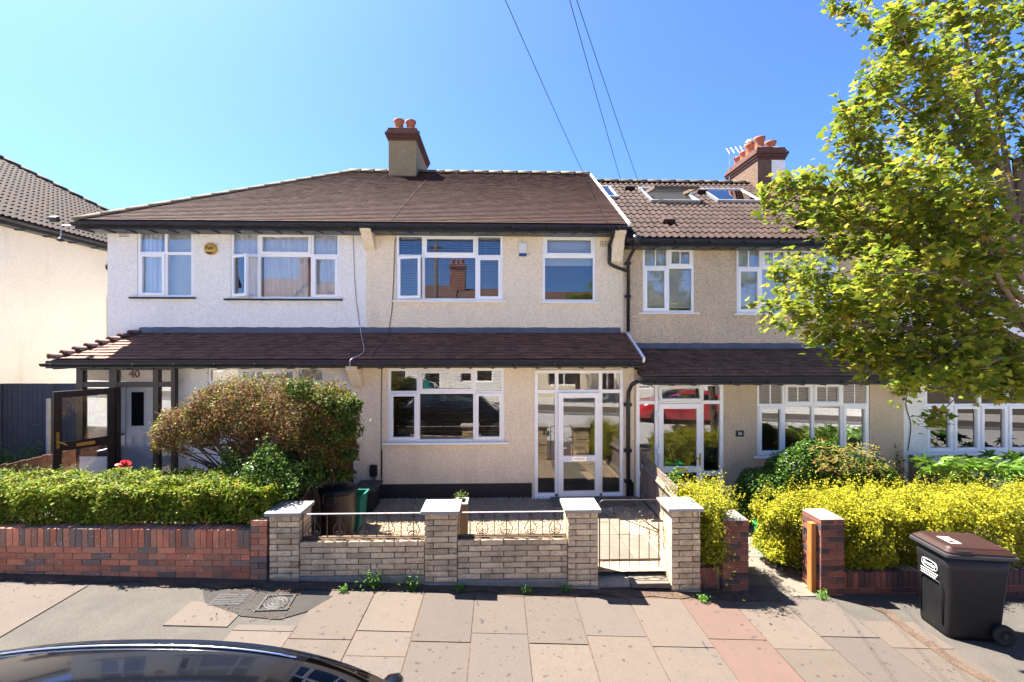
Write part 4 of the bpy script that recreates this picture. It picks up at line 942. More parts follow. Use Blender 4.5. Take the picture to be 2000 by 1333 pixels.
# downpipes
b = MB(); Yp = YU-.09; xq = PX(1227, Yp)
b.tube(curve_pts([(PX(1190,Yp), EY-.05, EZ-.1), (PX(1190,Yp), EY-.03, EZ-.2), (PX(1190,Yp), Yp, EZ-.34)], 4) + curve_pts([(PX(1190,Yp), Yp, PZ(1190,510,Yp)), (PX(1194,Yp), Yp, PZ(1190,518,Yp)), (xq-.03, Yp, PZ(1225,530,Yp))], 4), .035, 10)
b.build('downpipe', M['gutter'], h38, True)
b = MB(); b.tube([(xq+.07, EY-.03, EZ2-.12), (xq+.05, EY+.05, EZ2-.2), (xq, Yp, EZ2-.4), (xq, Yp, 3.35)], .036, 10)
for zz in (4.8, 4.1): b.box(xq-.06, xq+.06, Yp-.01, YU-.002, zz-.025, zz+.025)
b.lathe([(.05,0),(.085,.12),(.09,.2)], (xq+.07, EY-.05, EZ2-.16), 12)
b.build('downpipe', M['gutter'], h36, True)
Yq = YG-.07; xr = PX(1227, Yq)
b = MB(); b.tube([(PX(1245,8.75), PEY-.03, PEZ+D2-.08), (PX(1236,8.8), PEY+.05, PEZ+D2-.14), (xr+.01, Yq, PEZ+D2-.3), (xr, Yq, PEZ+D2-.5), (xr, Yq, .0)], .04, 10)
for zz in (1.9, 1.0, .4): b.box(xr-.07, xr+.07, Yq-.01, YG-.002, zz-.03, zz+.03)
b.build('downpipe', M['gutter'], h36, True)
b = MB(); x_ = PX(205, 13.2); 

# chimneys
def chimney(h, xa, xb, y0, y1, z0, z1, m, name='chimney'):
    c = MB().box(xa, xb, y0, y1, z0, z1).build(name, m, h)
    b = MB()
    for i, (o_, hh) in enumerate(((.03,.07),(.06,.07),(.09,.075),(.05,.07),(.02,.07))):
        zz = z1 + sum(((.07,.07,.075,.07,.07))[:i]); b.box(xa-o_, xb+o_, y0-o_, y1+o_, zz+.001, zz+hh)
    b.build('corbel', M['corbel'], c, bevel=.01)
    MB().add([(xa,y0,z1+.356),(xb,y0,z1+.356),(xb,y1,z1+.356),(xa,y1,z1+.356),(xa+.15,y0+.15,z1+.43),(xb-.15,y0+.15,z1+.43),(xb-.15,y1-.15,z1+.43),(xa+.15,y1-.15,z1+.43)],
             [(0,1,5,4),(1,2,6,5),(2,3,7,6),(3,0,4,7),(4,5,6,7)]).build('flaunching', M['concrete'], c)
    return c, z1+.37
yc0, yc1 = 13.25, 15.3; xa, xb = PX(759, yc0), PX(813, yc0)
ch, zc = chimney(h38, xa, xb, yc0, yc1, 7.4, PZ(785, 275, yc0), M['chim_r'])
for (fx, fy, s) in ((.3,.3,1),(.72,.35,1),(.3,.9,1),(.72,1.0,1),(.5,1.5,1)): pot(ch, xa+(xb-xa)*fx, yc0+fy, zc-.02, .36, .135)
b = MB(); b.box(xa-.05, xb+.05, yc0-.04, yc0+.0-.003, PZ(785,352,yc0)-.02, PZ(785,347,yc0)); b.build('flashing', M['lead'], ch)
yc0 = 13.15; yc1 = 14.9; xa, xb = PX(1480, yc0), PX(1532, yc0)
ch, zc = chimney(h36, xa, xb, yc0, yc1, 7.1, PZ(1506, 312, yc0), M['chim_p'])
xm_ = PX(1507, yc0); MB().box(xm_, xb+.004, yc0-.012, yc0-.002, 7.1, PZ(1506,313,yc0)).build('white_render', M['rc_white'], ch)
for (fx, fy, s, hh) in ((.25,.25,'pot',.38),(.75,.35,'pot',.3),(.25,.75,'pot',.4),(.3,1.15,'pot',.33),(.3,1.5,'pot',.3),(.75,1.0,'pot',.3)): pot(ch, xa+(xb-xa)*fx, yc0+fy, zc-.02, hh, .14, s)
b = MB(); b.lathe([(.16,.0),(.16,.02),(.1,.1),(.001,.14)], (xa+(xb-xa)*.25, yc0+.75, zc+.4), 16); b.build('cowl', M['steel'], ch, True)
# aerial
ax, ay = PX(1425, 14.7), 14.7; az = PZ(1425, 296, 14.7)
a = thing('television_aerial', 'thin television aerial on a mast beside the pebbledashed chimney', 'aerial', (ax, ay, 7.6))
MB().tube([(ax,ay,7.3),(ax,ay,az+.1)], .014, 6).build('mast', M['steel'], a)
MB().tube([(ax-.1,ay,az),(ax+.75,ay-.15,az+.12)], .01, 6).build('boom', M['steel'], a)
for k_ in range(7):
    t = k_/6; c_ = Vector((ax-.05+.78*t, ay-.15*t, az+.12*t)); MB().tube([c_+Vector((0,-.1,-.12)), c_+Vector((0,.1,.12))], .006, 5).build('rod', M['steel'], a)

# ------------------------------------------------------------------ fittings on the houses
def on(px, py, Y): return P(px, py, Y)
c_ = on(413, 487, YU)
o = thing('alarm_box', 'round yellow alarm bell box with black lettering on the white house', 'alarm box', (c_.x, YU, c_.z))
MB().lathe([(.125,0),(.125,.045),(.11,.07),(.0001,.075)], c_, 28, Matrix.Rotation(R(90),4,'X')).build('cover', M['alarm_y'], o, True)
b = MB(); k = 14
arc = [(c_.x + .117*math.cos(a), c_.z + .117*math.sin(a)) for a in [R(-90-48+96*i/k) for i in range(k+1)]]
b.prism([(x, YU-.0735, z) for x, z in arc], (0, -.006, 0)); b.build('badge', M['black_print'], o)
text('lettering', 'Yale', .10, Matrix.Translation((c_.x-.005, YU-.0765, c_.z+.01)) @ FACE, M['black_print'], o, .001, .002)
c_ = on(1021, 489, YU)
o = thing('alarm_box', 'cream rectangular alarm box with a blue base beside the single window', 'alarm box', (c_.x, YU, c_.z))
MB().box(c_.x-.085, c_.x+.085, YU-.07, YU-.001, c_.z-.075, c_.z+.145).build('cover', M['alarm_w'], o, bevel=.012)
MB().box(c_.x-.08, c_.x+.08, YU-.072, YU-.001, c_.z-.135, c_.z-.077).build('base', M['blue_p'], o, bevel=.008)
c_ = on(730.5, 919, YG)
o = thing('meter_box', 'small black box with cables low on the cream wall', 'box', (c_.x, YG, c_.z))
MB().box(c_.x-.07, c_.x+.07, YG-.07, YG-.001, c_.z-.11, c_.z+.11).build('case', M['rubber'], o, bevel=.015)
MB().tube(curve_pts([(c_.x, YG-.04, c_.z-.11), (c_.x+.01, YG-.04, c_.z-.2), (c_.x-.03, YG-.03, c_.z-.33)]), .01, 6).build('cable', M['cable'], o)
MB().tube(curve_pts([(c_.x+.03, YG-.04, c_.z-.11), (c_.x+.05, YG-.03, c_.z-.2), (c_.x+.13, YG-.02, c_.z-.2), (c_.x+.155, YG-.015, c_.z-.1), (c_.x+.155, YG-.012, c_.z+.4)]), .008, 6).build('cable', M['cable'], o)
def cable(label, pts, r=.007, m='cable', n=6):
    return tag(MB().tube(curve_pts(pts, n), r, 6).build('cable', M[m]), label, 'cable')
xk = on(745, 800, YG).x
cable('black cable running down the cream wall left of the downstairs window', [(xk, YG-.012, PZ(745,935,YG)), (xk, YG-.012, PZ(745,800,YG)), (xk+.01, YG-.012, PZ(745,722,YG)), (xk-.02, YG-.05, 2.66)])
u = lambda s, x, n=.05: pf.pt(x, s, n)
cable('black cable crossing the porch roof to the upper wall', [tuple(u(0, on(727,715,PEY).x)), tuple(u(.35, on(732,700,9).x)), tuple(u(.7, on(747,675,9.3).x)), tuple(u(1.1, on(757,660,9.7).x)), (on(762,640,YU).x, YU-.02, PTZ+.2), (on(767,590,YU).x, YU-.012, PZ(767,590,YU)), (on(775,465,YU).x-.03, YU-.012, PZ(775,465,YU))])
cable('pale cable looping over the porch gutter of the white house', [(on(690,715,PEY).x, PEY-.13, PEZ-.2), (on(688,700,PEY).x, PEY-.12, PEZ+.0), tuple(u(.1, on(700,700,PEY).x)), tuple(u(.35, on(708,690,9).x)), tuple(u(.9, on(704,665,9.5).x)), (on(703,640,YU).x, YU-.02, PTZ+.18)], .005, 'cable_w')
cable('thin black cable standing in for a wall crack between the white and cream houses', [(on(703,640,YU).x, YU-.012, PTZ+.16), (on(700,615,YU).x, YU-.012, PZ(700,615,YU)), (on(694,560,YU).x, YU-.012, PZ(694,560,YU)), (on(690,460,YU).x, YU-.012, PZ(690,460,YU))], .005)  # tube drawn in place of the crack in the render
cable('thin cable across the tiles of the cream roof', [tuple(fr.pt(on(762,440,EY).x, .02, .05)), tuple(fr.pt(on(790,410,10.6).x, 1.5, .05)), tuple(fr.pt(on(835,360,12.8).x, 3.9, .05)), tuple(fr.pt(on(862,342,13.5).x, Ls, .08))], .0045, 'ridge_d')
cable('black cable hanging down the white wall right of the beige house', [(on(1775,752,YG).x, YG-.03, PZ(1775,752,YG)), (on(1768,790,YG).x, YG-.015, PZ(1768,790,YG)), (on(1778,830,YG).x, YG-.012, PZ(1778,830,YG)), (on(1772,880,YG).x, YG-.012, PZ(1772,880,YG))], .008)
c_ = on(1444.5, 847, YG)
o = thing('number_plaque', 'small black plaque reading 36 beside the door', 'plaque', (c_.x, YG, c_.z))
MB().box(c_.x-.075, c_.x+.075, YG-.02, YG-.001, c_.z-.06, c_.z+.06).build('plate', M['black_print'], o, bevel=.003)
text('numeral', '36', .09, Matrix.Translation((c_.x, YG-.022, c_.z)) @ FACE, M['white_print'], o, .001, .002)
c_ = on(180, 440, EY-.05)
o = thing('floodlight', 'small floodlight on a bracket at the left eaves corner', 'lamp', (c_.x, EY-.05, c_.z))
b = MB(); b.tube([(XE0, EY-.06, EZ-.1), (XE0-.2, EY-.1, EZ-.12), (XE0-.22, EY-.1, EZ-.35)], .012, 6); b.build('bracket', M['steel'], o)
b = MB(); b.box(-.07,.07,-.05,.05,-.05,.05, Matrix.Translation((XE0-.32, EY-.12, EZ+.0)) @ Matrix.Rotation(.5,4,'X')); b.build('lamp_head', M['bin_grey'], o, bevel=.01)
b = MB(); b.lathe([(.02,0),(.06,-.05),(.06,-.08),(.001,-.1)], (XE0-.22, EY-.1, EZ-.34), 12); b.build('sensor', M['bin_grey'], o)

# ------------------------------------------------------------------ neighbour house on the left
XW, NZ = -11.45, 5.98
h42 = thing('neighbour_house', 'warm cream roughcast house side wall at the far left', 'house', (XW, 14, .3))
MB().box(XW-9.5, XW, 10.7, 20.3, -.2, NZ+.05).build('wall', M['rc_warm'], h42)
xe = XW + .28; xp_, yp_, zp_ = xe - 5.09, 15.5, NZ + .637*5.09
y0n, y1n = yp_ - 5.09, yp_ + 5.09
x2 = xp_ - (xe - xp_)
rf = MB().add([(xe,y0n,NZ),(xe,y1n,NZ),(xp_,yp_,zp_),(x2,y0n,NZ),(x2,y1n,NZ),(xe,y0n,NZ-.05),(xe,y1n,NZ-.05),(x2,y0n,NZ-.05),(x2,y1n,NZ-.05)],
              [(0,1,2),(1,4,2),(4,3,2),(3,0,2),(0,5,6,1),(1,6,8,4),(4,8,7,3),(3,7,5,0),(5,7,8,6)]).build('roof', M['under'], h42)
fn = Frame((xe, y0n, NZ), (0,1,0), (xp_-xe, 0, zp_-NZ)); Ln = Vector((xp_-xe, 0, zp_-NZ)).length
pm2 = pantile_mesh(.3, .40, M['pantile']); en = fn.eul(); cand = []
rw = int(Ln/.325)
for r in range(rw):
    s = r*.325; half = 5.09*(1-(s+.2)/Ln)
    for i in range(int(10.2/.3)):
        a = i*.3
        if a < 5.09-half or a+.3 > 5.09+half: continue
        cand.append((a, s))
def onscreen(a, s):
    p = fn.pt(a, s); dv = p - Vector((0,0,CH)); xs_ = dv.x*CA - dv.y*SA; ds = dv.x*SA + dv.y*CA
    return 1000 + F*xs_/ds
vis = [c for c in cand if -30 < onscreen(*c) < 260][:300]; rest = [c for c in cand if c not in set(vis)]
for (a, s) in vis: inst('pantile', pm2, rf, fn.pt(a, s, .004), en)
b = MB(); base_v = [v.co.copy() for v in pm2.vertices]; base_f = [tuple(p.vertices) for p in pm2.polygons]
for (a, s) in rest: b.add([fn.pt(a+v.x, s+v.y, v.z+.004) for v in base_v], base_f)
if rest: tag(b.build('pantile', M['pantile'], rf), kind='stuff')
ff = Frame((x2, y0n, NZ), (1,0,0), (0, yp_-y0n, zp_-NZ)); b = MB()
for r in range(rw):
    s_ = r*.325; half = 5.09*(1-(s_+.2)/Ln)
    for i in range(34):
        a_ = i*.3
        if a_ < 5.09-half or a_+.3 > 5.09+half: continue
        b.add([ff.pt(a_+v.x, s_+v.y, v.z+.004) for v in base_v], base_f)
tag(b.build('pantile', M['pantile'], rf), kind='stuff')
ridge_run((xp_,yp_,zp_+.05), (xe,y1n,NZ+.05), .12, M['ridge_d'], rf, 'hip_tile', nrm=(.4,.4,1))
ridge_run((xp_,yp_,zp_+.05), (xe,y0n,NZ+.05), .12, M['ridge'], rf, 'hip_tile', nrm=(.4,-.4,1))
b = MB(); g_ = [(xe+.05 + .06*math.cos(math.pi+math.pi*j/8), NZ-.05+.06*math.sin(math.pi+math.pi*j/8)) for j in range(9)]
b.prism([(x, y0n, z) for x, z in g_] , (0, y1n-y0n, 0)); b.build('gutter', M['gutter'], h42)
MB().box(XW+.002, xe-.02, y0n, y1n, NZ-.17, NZ-.05-.002).build('soffit', M['gutter'], h42)
for i in range(14):
    b = MB(); b.box(XW+.003, XW+.2, y0n+.4+i*.7, y0n+.47+i*.7, NZ-.19, NZ-.172); b.build('bracket', M['gutter'], h42)
MB().tube([(XW+.06, P(205,1,14.2).y, PZ(205,580,14.2)), (XW+.06, 14.2, PZ(205,660,14.2)-.5)], .03, 8).build('waste_pipe', M['gutter'], h42, True)
c_ = P(203, 521, 14.0); MB().lathe([(.09,0),(.09,.08),(.06,.12)], (XW+.001, 14.2, c_.z), 14, Matrix.Rotation(R(90),4,'Y')).build('flue', M['gutter'], h42)

# side gate and fence panel in the passage
YS = 11.1
g = thing('side_gate', 'slate blue boarded side gate against the cream wall', 'gate', (PX(60,YS), YS, .35))
x0, x1 = XW+.03, PX(95, YS); zt, zb = PZ(50, 750, YS), .38
n = 9; wbd = (x1-x0-.16)/n; me = MB().box(0, wbd-.006, 0, .022, 0, zt-zb-.03).mesh('board', M['gate_blue'])
for i in range(n): inst('board', me, g, (x0+.13+i*wbd, YS, zb))
MB().box(x0, x0+.125, YS-.03, YS+.05, zb-.1, zt).build('post', M['gate_blue'], g)
for zz in (zb+.2, zt-.3): MB().box(x0+.13, x1-.03, YS+.024, YS+.06, zz, zz+.09).build('rail', M['gate_blue'], g)
MB().box(x1-.35, x1-.18, YS-.02, YS-.003, (zt+zb)/2-.05, (zt+zb)/2-.035).build('letter_slot', M['iron'], g)
MB().box(x0+.126, x1-.03, YS-.012, YS+.03, zt-.028, zt+.005).build('top_rail', M['gate_blue'], g)
cp = thing('gate_post', 'blue timber and concrete post at the side gate', 'post', (x1+.08, YS, .35))
MB().box(x1-.02, x1+.1, YS-.02, YS+.08, .3, zt).build('timber', M['gate_blue'], cp)
MB().box(x1+.02, x1+.09, YS-.1, YS-.022, .3, PZ(100,778,YS)).build('concrete_spur', M['concrete'], cp, bevel=.02)
g = thing('fence_panel', 'slate blue boarded panel seen behind the open porch door', 'fence', (-9.5, YS, .3))
x0_ = x1+.11; n = 24; wbd = (X0-.02-x0_)/n; zt2 = zt-.04; me = MB().box(0, wbd-.006, 0, .022, 0, zt2-.25).mesh('board', M['gate_blue'])
for i in range(n): inst('board', me, g, (x0_+i*wbd, YS+.03, .25))
MB().box(x0_, X0-.03, YS+.015, YS+.075, zt2+.001, zt2+.04).build('top_rail', M['gate_blue'], g)

# ------------------------------------------------------------------ garden walls
def block_mesh(w, d, h, amp, m, name, nx=5, nz=2, seed=0):
    """unit-length stone with an uneven street face and broken arrises; x 0..w"""
    r = random.Random(seed); b = MB(); vs_ = []; fs = []
    for j in range(nz+1):
        for i in range(nx+1):
            edge = (i in (0, nx)) or (j in (0, nz))
            y = (amp*.8 if edge else -amp*r.uniform(.1, 1.0)) + r.uniform(-.2,.2)*amp
            vs_.append((w*i/nx, y, h*j/nz + (r.uniform(-.1,.1)*amp if edge else 0)))
    fs += [(j*(nx+1)+i, j*(nx+1)+i+1, (j+1)*(nx+1)+i+1, (j+1)*(nx+1)+i) for j in range(nz) for i in range(nx)]
    b.add(vs_, fs)
    n = len(vs_)
    ring = [i for i in range(nx+1)] + [(j+1)*(nx+1)-1 for j in range(1, nz+1)] + [nz*(nx+1)+i for i in range(nx-1, -1, -1)] + [j*(nx+1) for j in range(nz-1, 0, -1)]
    bv = [(vs_[k][0], d, vs_[k][2]) for k in ring]; b.v += bv; m_ = len(ring)
    b.f += [(ring[k], n+k, n+(k+1) % m_, ring[(k+1) % m_]) for k in range(m_)][::1] + [tuple(n+k for k in range(m_))]
    return b.mesh(name, m)
ch_ = .0715
stone_v = [block_mesh(1, 1, .060, .016, M['stone'], 'stone_block', seed=s) for s in range(6)]
wall38 = thing('garden_wall', 'low wall of pale textured stone blocks with four capped pillars', 'wall', (-.8, YW, 0))
def stone(x0, x1, y0, y1, z):
    inst('stone_block', random.choice(stone_v), wall38, (x0+.006, y0+random.uniform(-.006,.006), z), (0, 0, 0), (x1-x0-.012, y1-y0, 1))
CAPZ = PZ(860, 999, YW-.03)
pill = [(525, 584), (829, 893), (1109, 1169), (1311, 1369)]
PD = .40
ptop = CAPZ - .045
PXs = []
for (a, c) in pill:
    xa, xb = PX(a, YW), PX(c, YW); PXs.append((xa, xb)); zb = gz((xa+xb)/2) - .05
    MB().box(xa+.02, xb-.02, YW+.03, YW+PD-.02, zb, ptop).build('mortar', M['mortar_b'], wall38)
    n = int((ptop-zb)/ch_); z = ptop - ch_
    for i in range(n - 1):
        f_ = .27 if i % 2 else .73; xm = xa + (xb-xa)*f_
        stone(xa, xm, YW, YW+PD, z); stone(xm, xb, YW, YW+PD, z); z -= ch_
    MB().box(xa-.005, xb+.005, YW-.012, YW+PD, zb-.1, z+ch_-.006).build('footing', M['step'], wall38, bevel=.02)
    MB().box(xa-.045, xb+.03, YW-.035, YW+PD+.03, ptop+.001, CAPZ).build('coping_stone', M['coping'], wall38, bevel=.006)
    b = MB(); 
LW = PZ(700, 1058, YW)
for i in range(2):
    xa, xb = PXs[i][1], PXs[i+1][0]; zb = gz((xa+xb)/2) - .05
    MB().box(xa-.003, xb+.003, YW+.042, YW+.2, zb-.1, LW-.003).build('mortar', M['mortar_b'], wall38)
    z = LW - ch_; k = 0
    while z > gz((xa+xb)/2) + .075:
        x = xa - (.15 if k % 2 else 0)
        while x < xb - .01:
            p, q = max(x, xa), min(x+.293, xb); x += .293
            if q-p > .03: stone(p, q, YW+.012, YW+.205, z)
        z -= ch_; k += 1
    MB().box(xa-.004, xb+.004, YW+.004, YW+.21, zb-.1, z+ch_-.008).build('footing', M['step'], wall38, bevel=.02)

# iron railings on the low wall
def spiral(c, r0, turns, a0, sgn, n=22):
    out = []
    for i in range(n):
        t = i/(n-1); a = a0 + sgn*turns*2*math.pi*t; r = r0*(1-t*.82); out.append((c[0]+r*math.cos(a), c[1]+r*math.sin(a)))
    return out
def railing(xa, xb, label, off):
    Yr = YW + .1; z0, z1 = LW + .012, PZ(700, 1003, Yr); t = thing('railing', label, 'railing', ((xa+xb)/2, Yr, z0), 'iron railings on the stone wall')
    MB().box(xa+.005, xb-.005, Yr-.015, Yr+.015, z1-.01, z1).build('top_rail', M['iron_pale'], t)
    MB().box(xa+.005, xb-.005, Yr-.012, Yr+.012, z0, z0+.01).build('bottom_rail', M['iron'], t)
    n = int(round((xb-xa)/.156)); st = (xb-xa)/n
    bm = MB().box(-.005,.005,-.005,.005, z0+.0105, z1-.0105).mesh('bar', M['iron'])
    h = z1 - z0 - .02; zb = z0 + .01
    sb = MB()
    for sg in (-1, 1):
        lo = spiral((sg*.028, .048), .033, 1.35, R(-90), -sg)
        up = [(sg*.075, .09), (sg*.062, .13), (sg*.03, h*.62), (sg*.006, h-.03)]
        run = curve_pts([(p[0], 0, p[1]) for p in [(sg*.03,.013),(sg*.062,.03)] + up], 5)
        sb.tube([(p[0], 0, p[1]) for p in lo], .005, 5); sb.tube(run, .005, 5)
        tp = spiral((sg*.026, h-.024), .021, 1.1, R(90), sg); sb.tube([(p[0], 0, p[1]) for p in tp], .005, 5)
    sm = sb.mesh('scroll', M['iron'])
    for i in range(1, n):
        x = xa + st*i; inst('bar', bm, t, (x, Yr, 0))
        if i % 2 == off: inst('scroll', sm, t, (x, Yr-.0085, zb))
    for x in (xa+.008, xb-.008): inst('bar', bm, t, (x, Yr, 0))
    return t
railing(PXs[0][1], PXs[1][0], 'dark scrolled iron railing left of the middle stone pillar', 1)
railing(PXs[1][1], PXs[2][0], 'dark scrolled iron railing right of the middle stone pillar', 0)

# gate of 38
YGt = YW + .34; gx0, gx1 = PX(1171, YGt), PX(1287, YGt); zt, zb = PZ(1230, 977, YGt), PZ(1230, 1115, YGt)
t = thing('garden_gate', 'dark iron garden gate with arched top and slanting scroll rail', 'gate', ((gx0+gx1)/2, YGt, zb))
zc = zt - .06
MB().tube([(gx0, YGt, zb)] + [(gx0, YGt, zc)] + [(gx0+.06-.06*math.cos(a), YGt, zc+.06*math.sin(a)) for a in [R(15*i) for i in range(1,7)]] + [(gx1-.06+.06*math.sin(a), YGt, zc+.06*math.cos(a)) for a in [R(15*i) for i in range(0,7)]] + [(gx1, YGt, zb)], .009, 8).build('gate_frame', M['iron'], t, True)
MB().tube([(gx0+.009,YGt,zb+.006),(gx1-.009,YGt,zb+.006)], .007, 6).build('bottom_rail', M['iron'], t)
sl0, sl1 = PZ(1171, 998, YGt), PZ(1287, 1040, YGt)
MB().tube([(gx0+.009,YGt,sl0),(gx1-.009,YGt,sl1)], .007, 6).build('slanting_rail', M['iron'], t)
for i in range(1, 6):
    x = gx0 + (gx1-gx0)*i/6; f_ = i/6; MB().tube([(x,YGt,zb+.0135),(x,YGt,sl0+(sl1-sl0)*f_-.008)], .0055, 6).build('bar', M['iron'], t)
for (fx, fz, r, tn, a0, sg) in ((.2,.06,.045,1.4,0,1), (.48,.1,.042,1.4,180,-1), (.62,.055,.035,1.4,0,1), (.7,.16,.04,1.4,90,1), (.88,.2,.05,1.4,200,-1)):
    x = gx0+(gx1-gx0)*fx; z = sl0+(sl1-sl0)*fx + fz
    MB().tube([(p[0], YGt, p[1]) for p in spiral((x, z), r, tn, R(a0), sg)], .004, 5).build('scroll', M['iron'], t)
for k in range(3):
    MB().tube(curve_pts([(gx1-.012, YGt, sl1+.02+k*.01), (gx1-.14-.05*k, YGt, sl1+.12+.03*k), (gx0+(gx1-gx0)*(.6-.12*k), YGt, zt-.03-.02*k)], 5), .004, 5).build('scroll', M['iron'], t)
MB().box(gx1-.11, gx1+.05, YGt-.025, YGt-.01, PZ(1285,1017,YGt)-.012, PZ(1285,1017,YGt)+.012).build('latch', M['iron'], t)
# step at the gate
st_ = thing('door_step', 'cracked stone step below the iron gate', 'step', ((gx0+gx1)/2, YW, -.08))
x0_, x1_ = PXs[2][1]+.006, PXs[3][0]-.006; zs = PZ(1230, 1142, YW); xm = x0_+(x1_-x0_)*.45
MB().box(x0_, xm-.004, YW+.02, YGt+.14, zs-.05, zs+.004).build('tread', M['step'], st_, bevel=.008)
o = MB().box(xm+.004, x1_, YW-.005, YGt+.14, zs-.048, zs+.012).build('tread', M['path_slab'], st_, bevel=.008)
for i in range(5):
    xa = x0_+(x1_-x0_)*i/5
    MB().box(xa+.008, xa+(x1_-x0_)/5-.006, YW+.05+.012*(i%2), YW+.25, gz(xa)-.1, zs-.052).build('stone', M['step' if i != 3 else 'mortar_y'], st_, bevel=.02)
# path slabs
pth = thing('garden_path', 'pale concrete slab path from the gate to the porch door', 'path', (PX(1230,7.5), 7.5, ZG))
me = MB().box(-.5,.5,-.5,.5,-.05,0).mesh('path_slab', M['path_slab'])
yy = YGt+.15
for i, dl in enumerate((.42,.42,.52,.5)):
    for xa, xb in ((gx0-.03, gx0+.5),(gx0+.506, gx0+.9)):
        if i > 1 and xa > gx0+.3: xb -= .2
        inst('path_slab', me, pth, ((xa+xb)/2, yy+dl/2, ZG+.022+random.uniform(-.003,.003)), (0,0,random.uniform(-.01,.01)), (xb-xa, dl-.008, 1))
    yy += dl
MB().box(p38['X'][0]+.3, p38['X'][1]+.1, YG-.62, YG-.13, ZG-.05, ZG+.035).build('path_slab', M['path_slab'], pth, bevel=.006)

# red brick wall of 40
def brick_meshes(m, name='brick'):
    out = []
    for s in range(5):
        me = block_mesh(1, 1, .065, .0035, m, name, 3, 2, 100+s); out.append(me)
    return out
bred, bdark = brick_meshes(M['brick_red']), brick_meshes(M['brick_dark'])
sold = [block_mesh(.065, 1, .215, .004, M['brick_red'], 'brick', 2, 4, 200+s) for s in range(5)]
wall40 = thing('garden_wall', 'low red brick wall with upright brick coping below the green hedge', 'wall', (-4.5, YW, 0))
XR0, XR1 = -7.4, PX(488, YW); top40 = PZ(250, 1034, YW)
dzs = lambda x: -.02*(x+4.5)
def brk(x0, x1, y0, y1, z, me, par): inst('brick', random.choice(me), par, (x0+.005, y0+random.uniform(-.003,.003), z), (random.uniform(-.006,.006), 0, 0), (x1-x0-.01, y1-y0, 1))
for i in range(12):
    xa = XR0 + (XR1-XR0)*i/12; xb = XR0 + (XR1-XR0)*(i+1)/12
    MB().box(xa, xb, YW+.010, YW+.205, -.2, top40+dzs((xa+xb)/2)-.012).build('mortar', M['mortar_y'], wall40)
x = XR1 - .075
while x > XR0:
    o = inst('brick', random.choice(sold), wall40, (x+.004, YW+random.uniform(-.004,.004), top40+dzs(x)-.22), (0, random.uniform(-.012,.012), 0), (1, .215, 1)); x -= .0752
z = top40 - .22 - .075; k = 0
while z > -.12:
    x = XR1 - (.11 if k % 2 else 0)
    while x > XR0:
        p, q = max(x-.225, XR0), min(x, XR1)
        if z + dzs(x) > gz(x) - .06: brk(p, q, YW, YW+.215, z + dzs((p+q)/2), bred, wall40)
        x -= .225
    if k % 2: brk(XR1-.11, XR1, YW, YW+.215, z + dzs(XR1), bred, wall40)
    z -= .075; k += 1
xa, xb = XR1+.004, PX(521, YW); ztp = PZ(505, 1016, YW); z = ztp - .075; k = 0
MB().box(xa+.01, xb-.01, YW-.0+.012, YW+.22, -.1, ztp-.008).build('mortar', M['mortar_y'], wall40)
while z > -.1:
    f_ = .5 if k % 2 else 1.0; xm = xa+(xb-xa)*f_
    brk(xa, xm, YW, YW+.23, z, bred, wall40)
    if f_ < 1: brk(xm, xb, YW, YW+.23, z, bred, wall40)
    z -= .075; k += 1

# dark brick pillars and low wall of 36
def brick_pillar(px0, px1, y0, dep, ztop, label):
    xa, xb = PX(px0, y0), PX(px1, y0); t = thing('brick_pillar', label, 'pillar', ((xa+xb)/2, y0, gz(xa)), 'dark brick gate pillars')
    zb = gz((xa+xb)/2) - .08; MB().box(xa+.012, xb-.012, y0+.012, y0+dep-.012, zb, ztop-.01).build('mortar', M['mortar_y'], t)
    z = ztop - .075; k = 0
    while z > zb - .02:
        f_ = .34 if k % 2 else .66; xm = xa+(xb-xa)*f_
        if k == 0:
            n = 4
            for i in range(n): brk(xa+(xb-xa)*i/n, xa+(xb-xa)*(i+1)/n, y0, y0+dep, z, bdark, t)
        else:
            for (p, q) in ((xa, xm), (xm, xb)):
                brk(p, q, y0, y0+dep*.5, z, bdark, t); brk(p, q, y0+dep*.5+.008, y0+dep, z, bdark, t)
        z -= .075; k += 1
    MB().add([(xa,y0,ztop-.009),(xb,y0,ztop-.009),(xb,y0+dep,ztop-.009),(xa,y0+dep,ztop-.009),(xa+.03,y0+.03,ztop+.015),(xb-.03,y0+.03,ztop+.015),(xb-.03,y0+dep-.03,ztop+.015),(xa+.03,y0+dep-.03,ztop+.015)],[(0,1,5,4),(1,2,6,5),(2,3,7,6),(3,0,4,7),(4,5,6,7)]).build('mortar_cap', M['step'], t)
    return t, xa, xb
tA, axa, axb = brick_pillar(1411, 1463, YW+.02, .36, PZ(1440, 1017, YW), 'dark brick gate pillar under the golden shrub next to the stone pillar')
tB, bxa, bxb = brick_pillar(1603, 1650, YW+.03, .38, PZ(1625, 1016, YW), 'dark brick gate pillar with the orange timber post')
lw = thing('garden_wall', 'low dark brick wall under the golden hedge behind the bin', 'wall', (5.5, YW+.15, -.2))
def low_brick(x0, x1, y0, ztop, par):
    MB().box(x0, x1, y0+.012, y0+.2, gz(x1)-.2, ztop-.01).build('mortar', M['mortar_y'], par)
    z = ztop - .215; x = x0; me = [block_mesh(.065, 1, .205, .004, M['brick_dark'], 'brick', 2, 3, 300+s) for s in range(3)]
    while x < x1-.07: inst('brick', random.choice(me), par, (x+.004, y0, z), (0,0,0), (1,.215,1)); x += .0752
    z -= .075; k = 0
    while z > gz(x1) - .12:
        x = x0 - (.11 if k % 2 else 0)
        while x < x1-.01:
            p, q = max(x, x0), min(x+.225, x1); x += .225
            if q-p > .03: brk(p, q, y0, y0+.21, z, bdark, par)
        z -= .075; k += 1
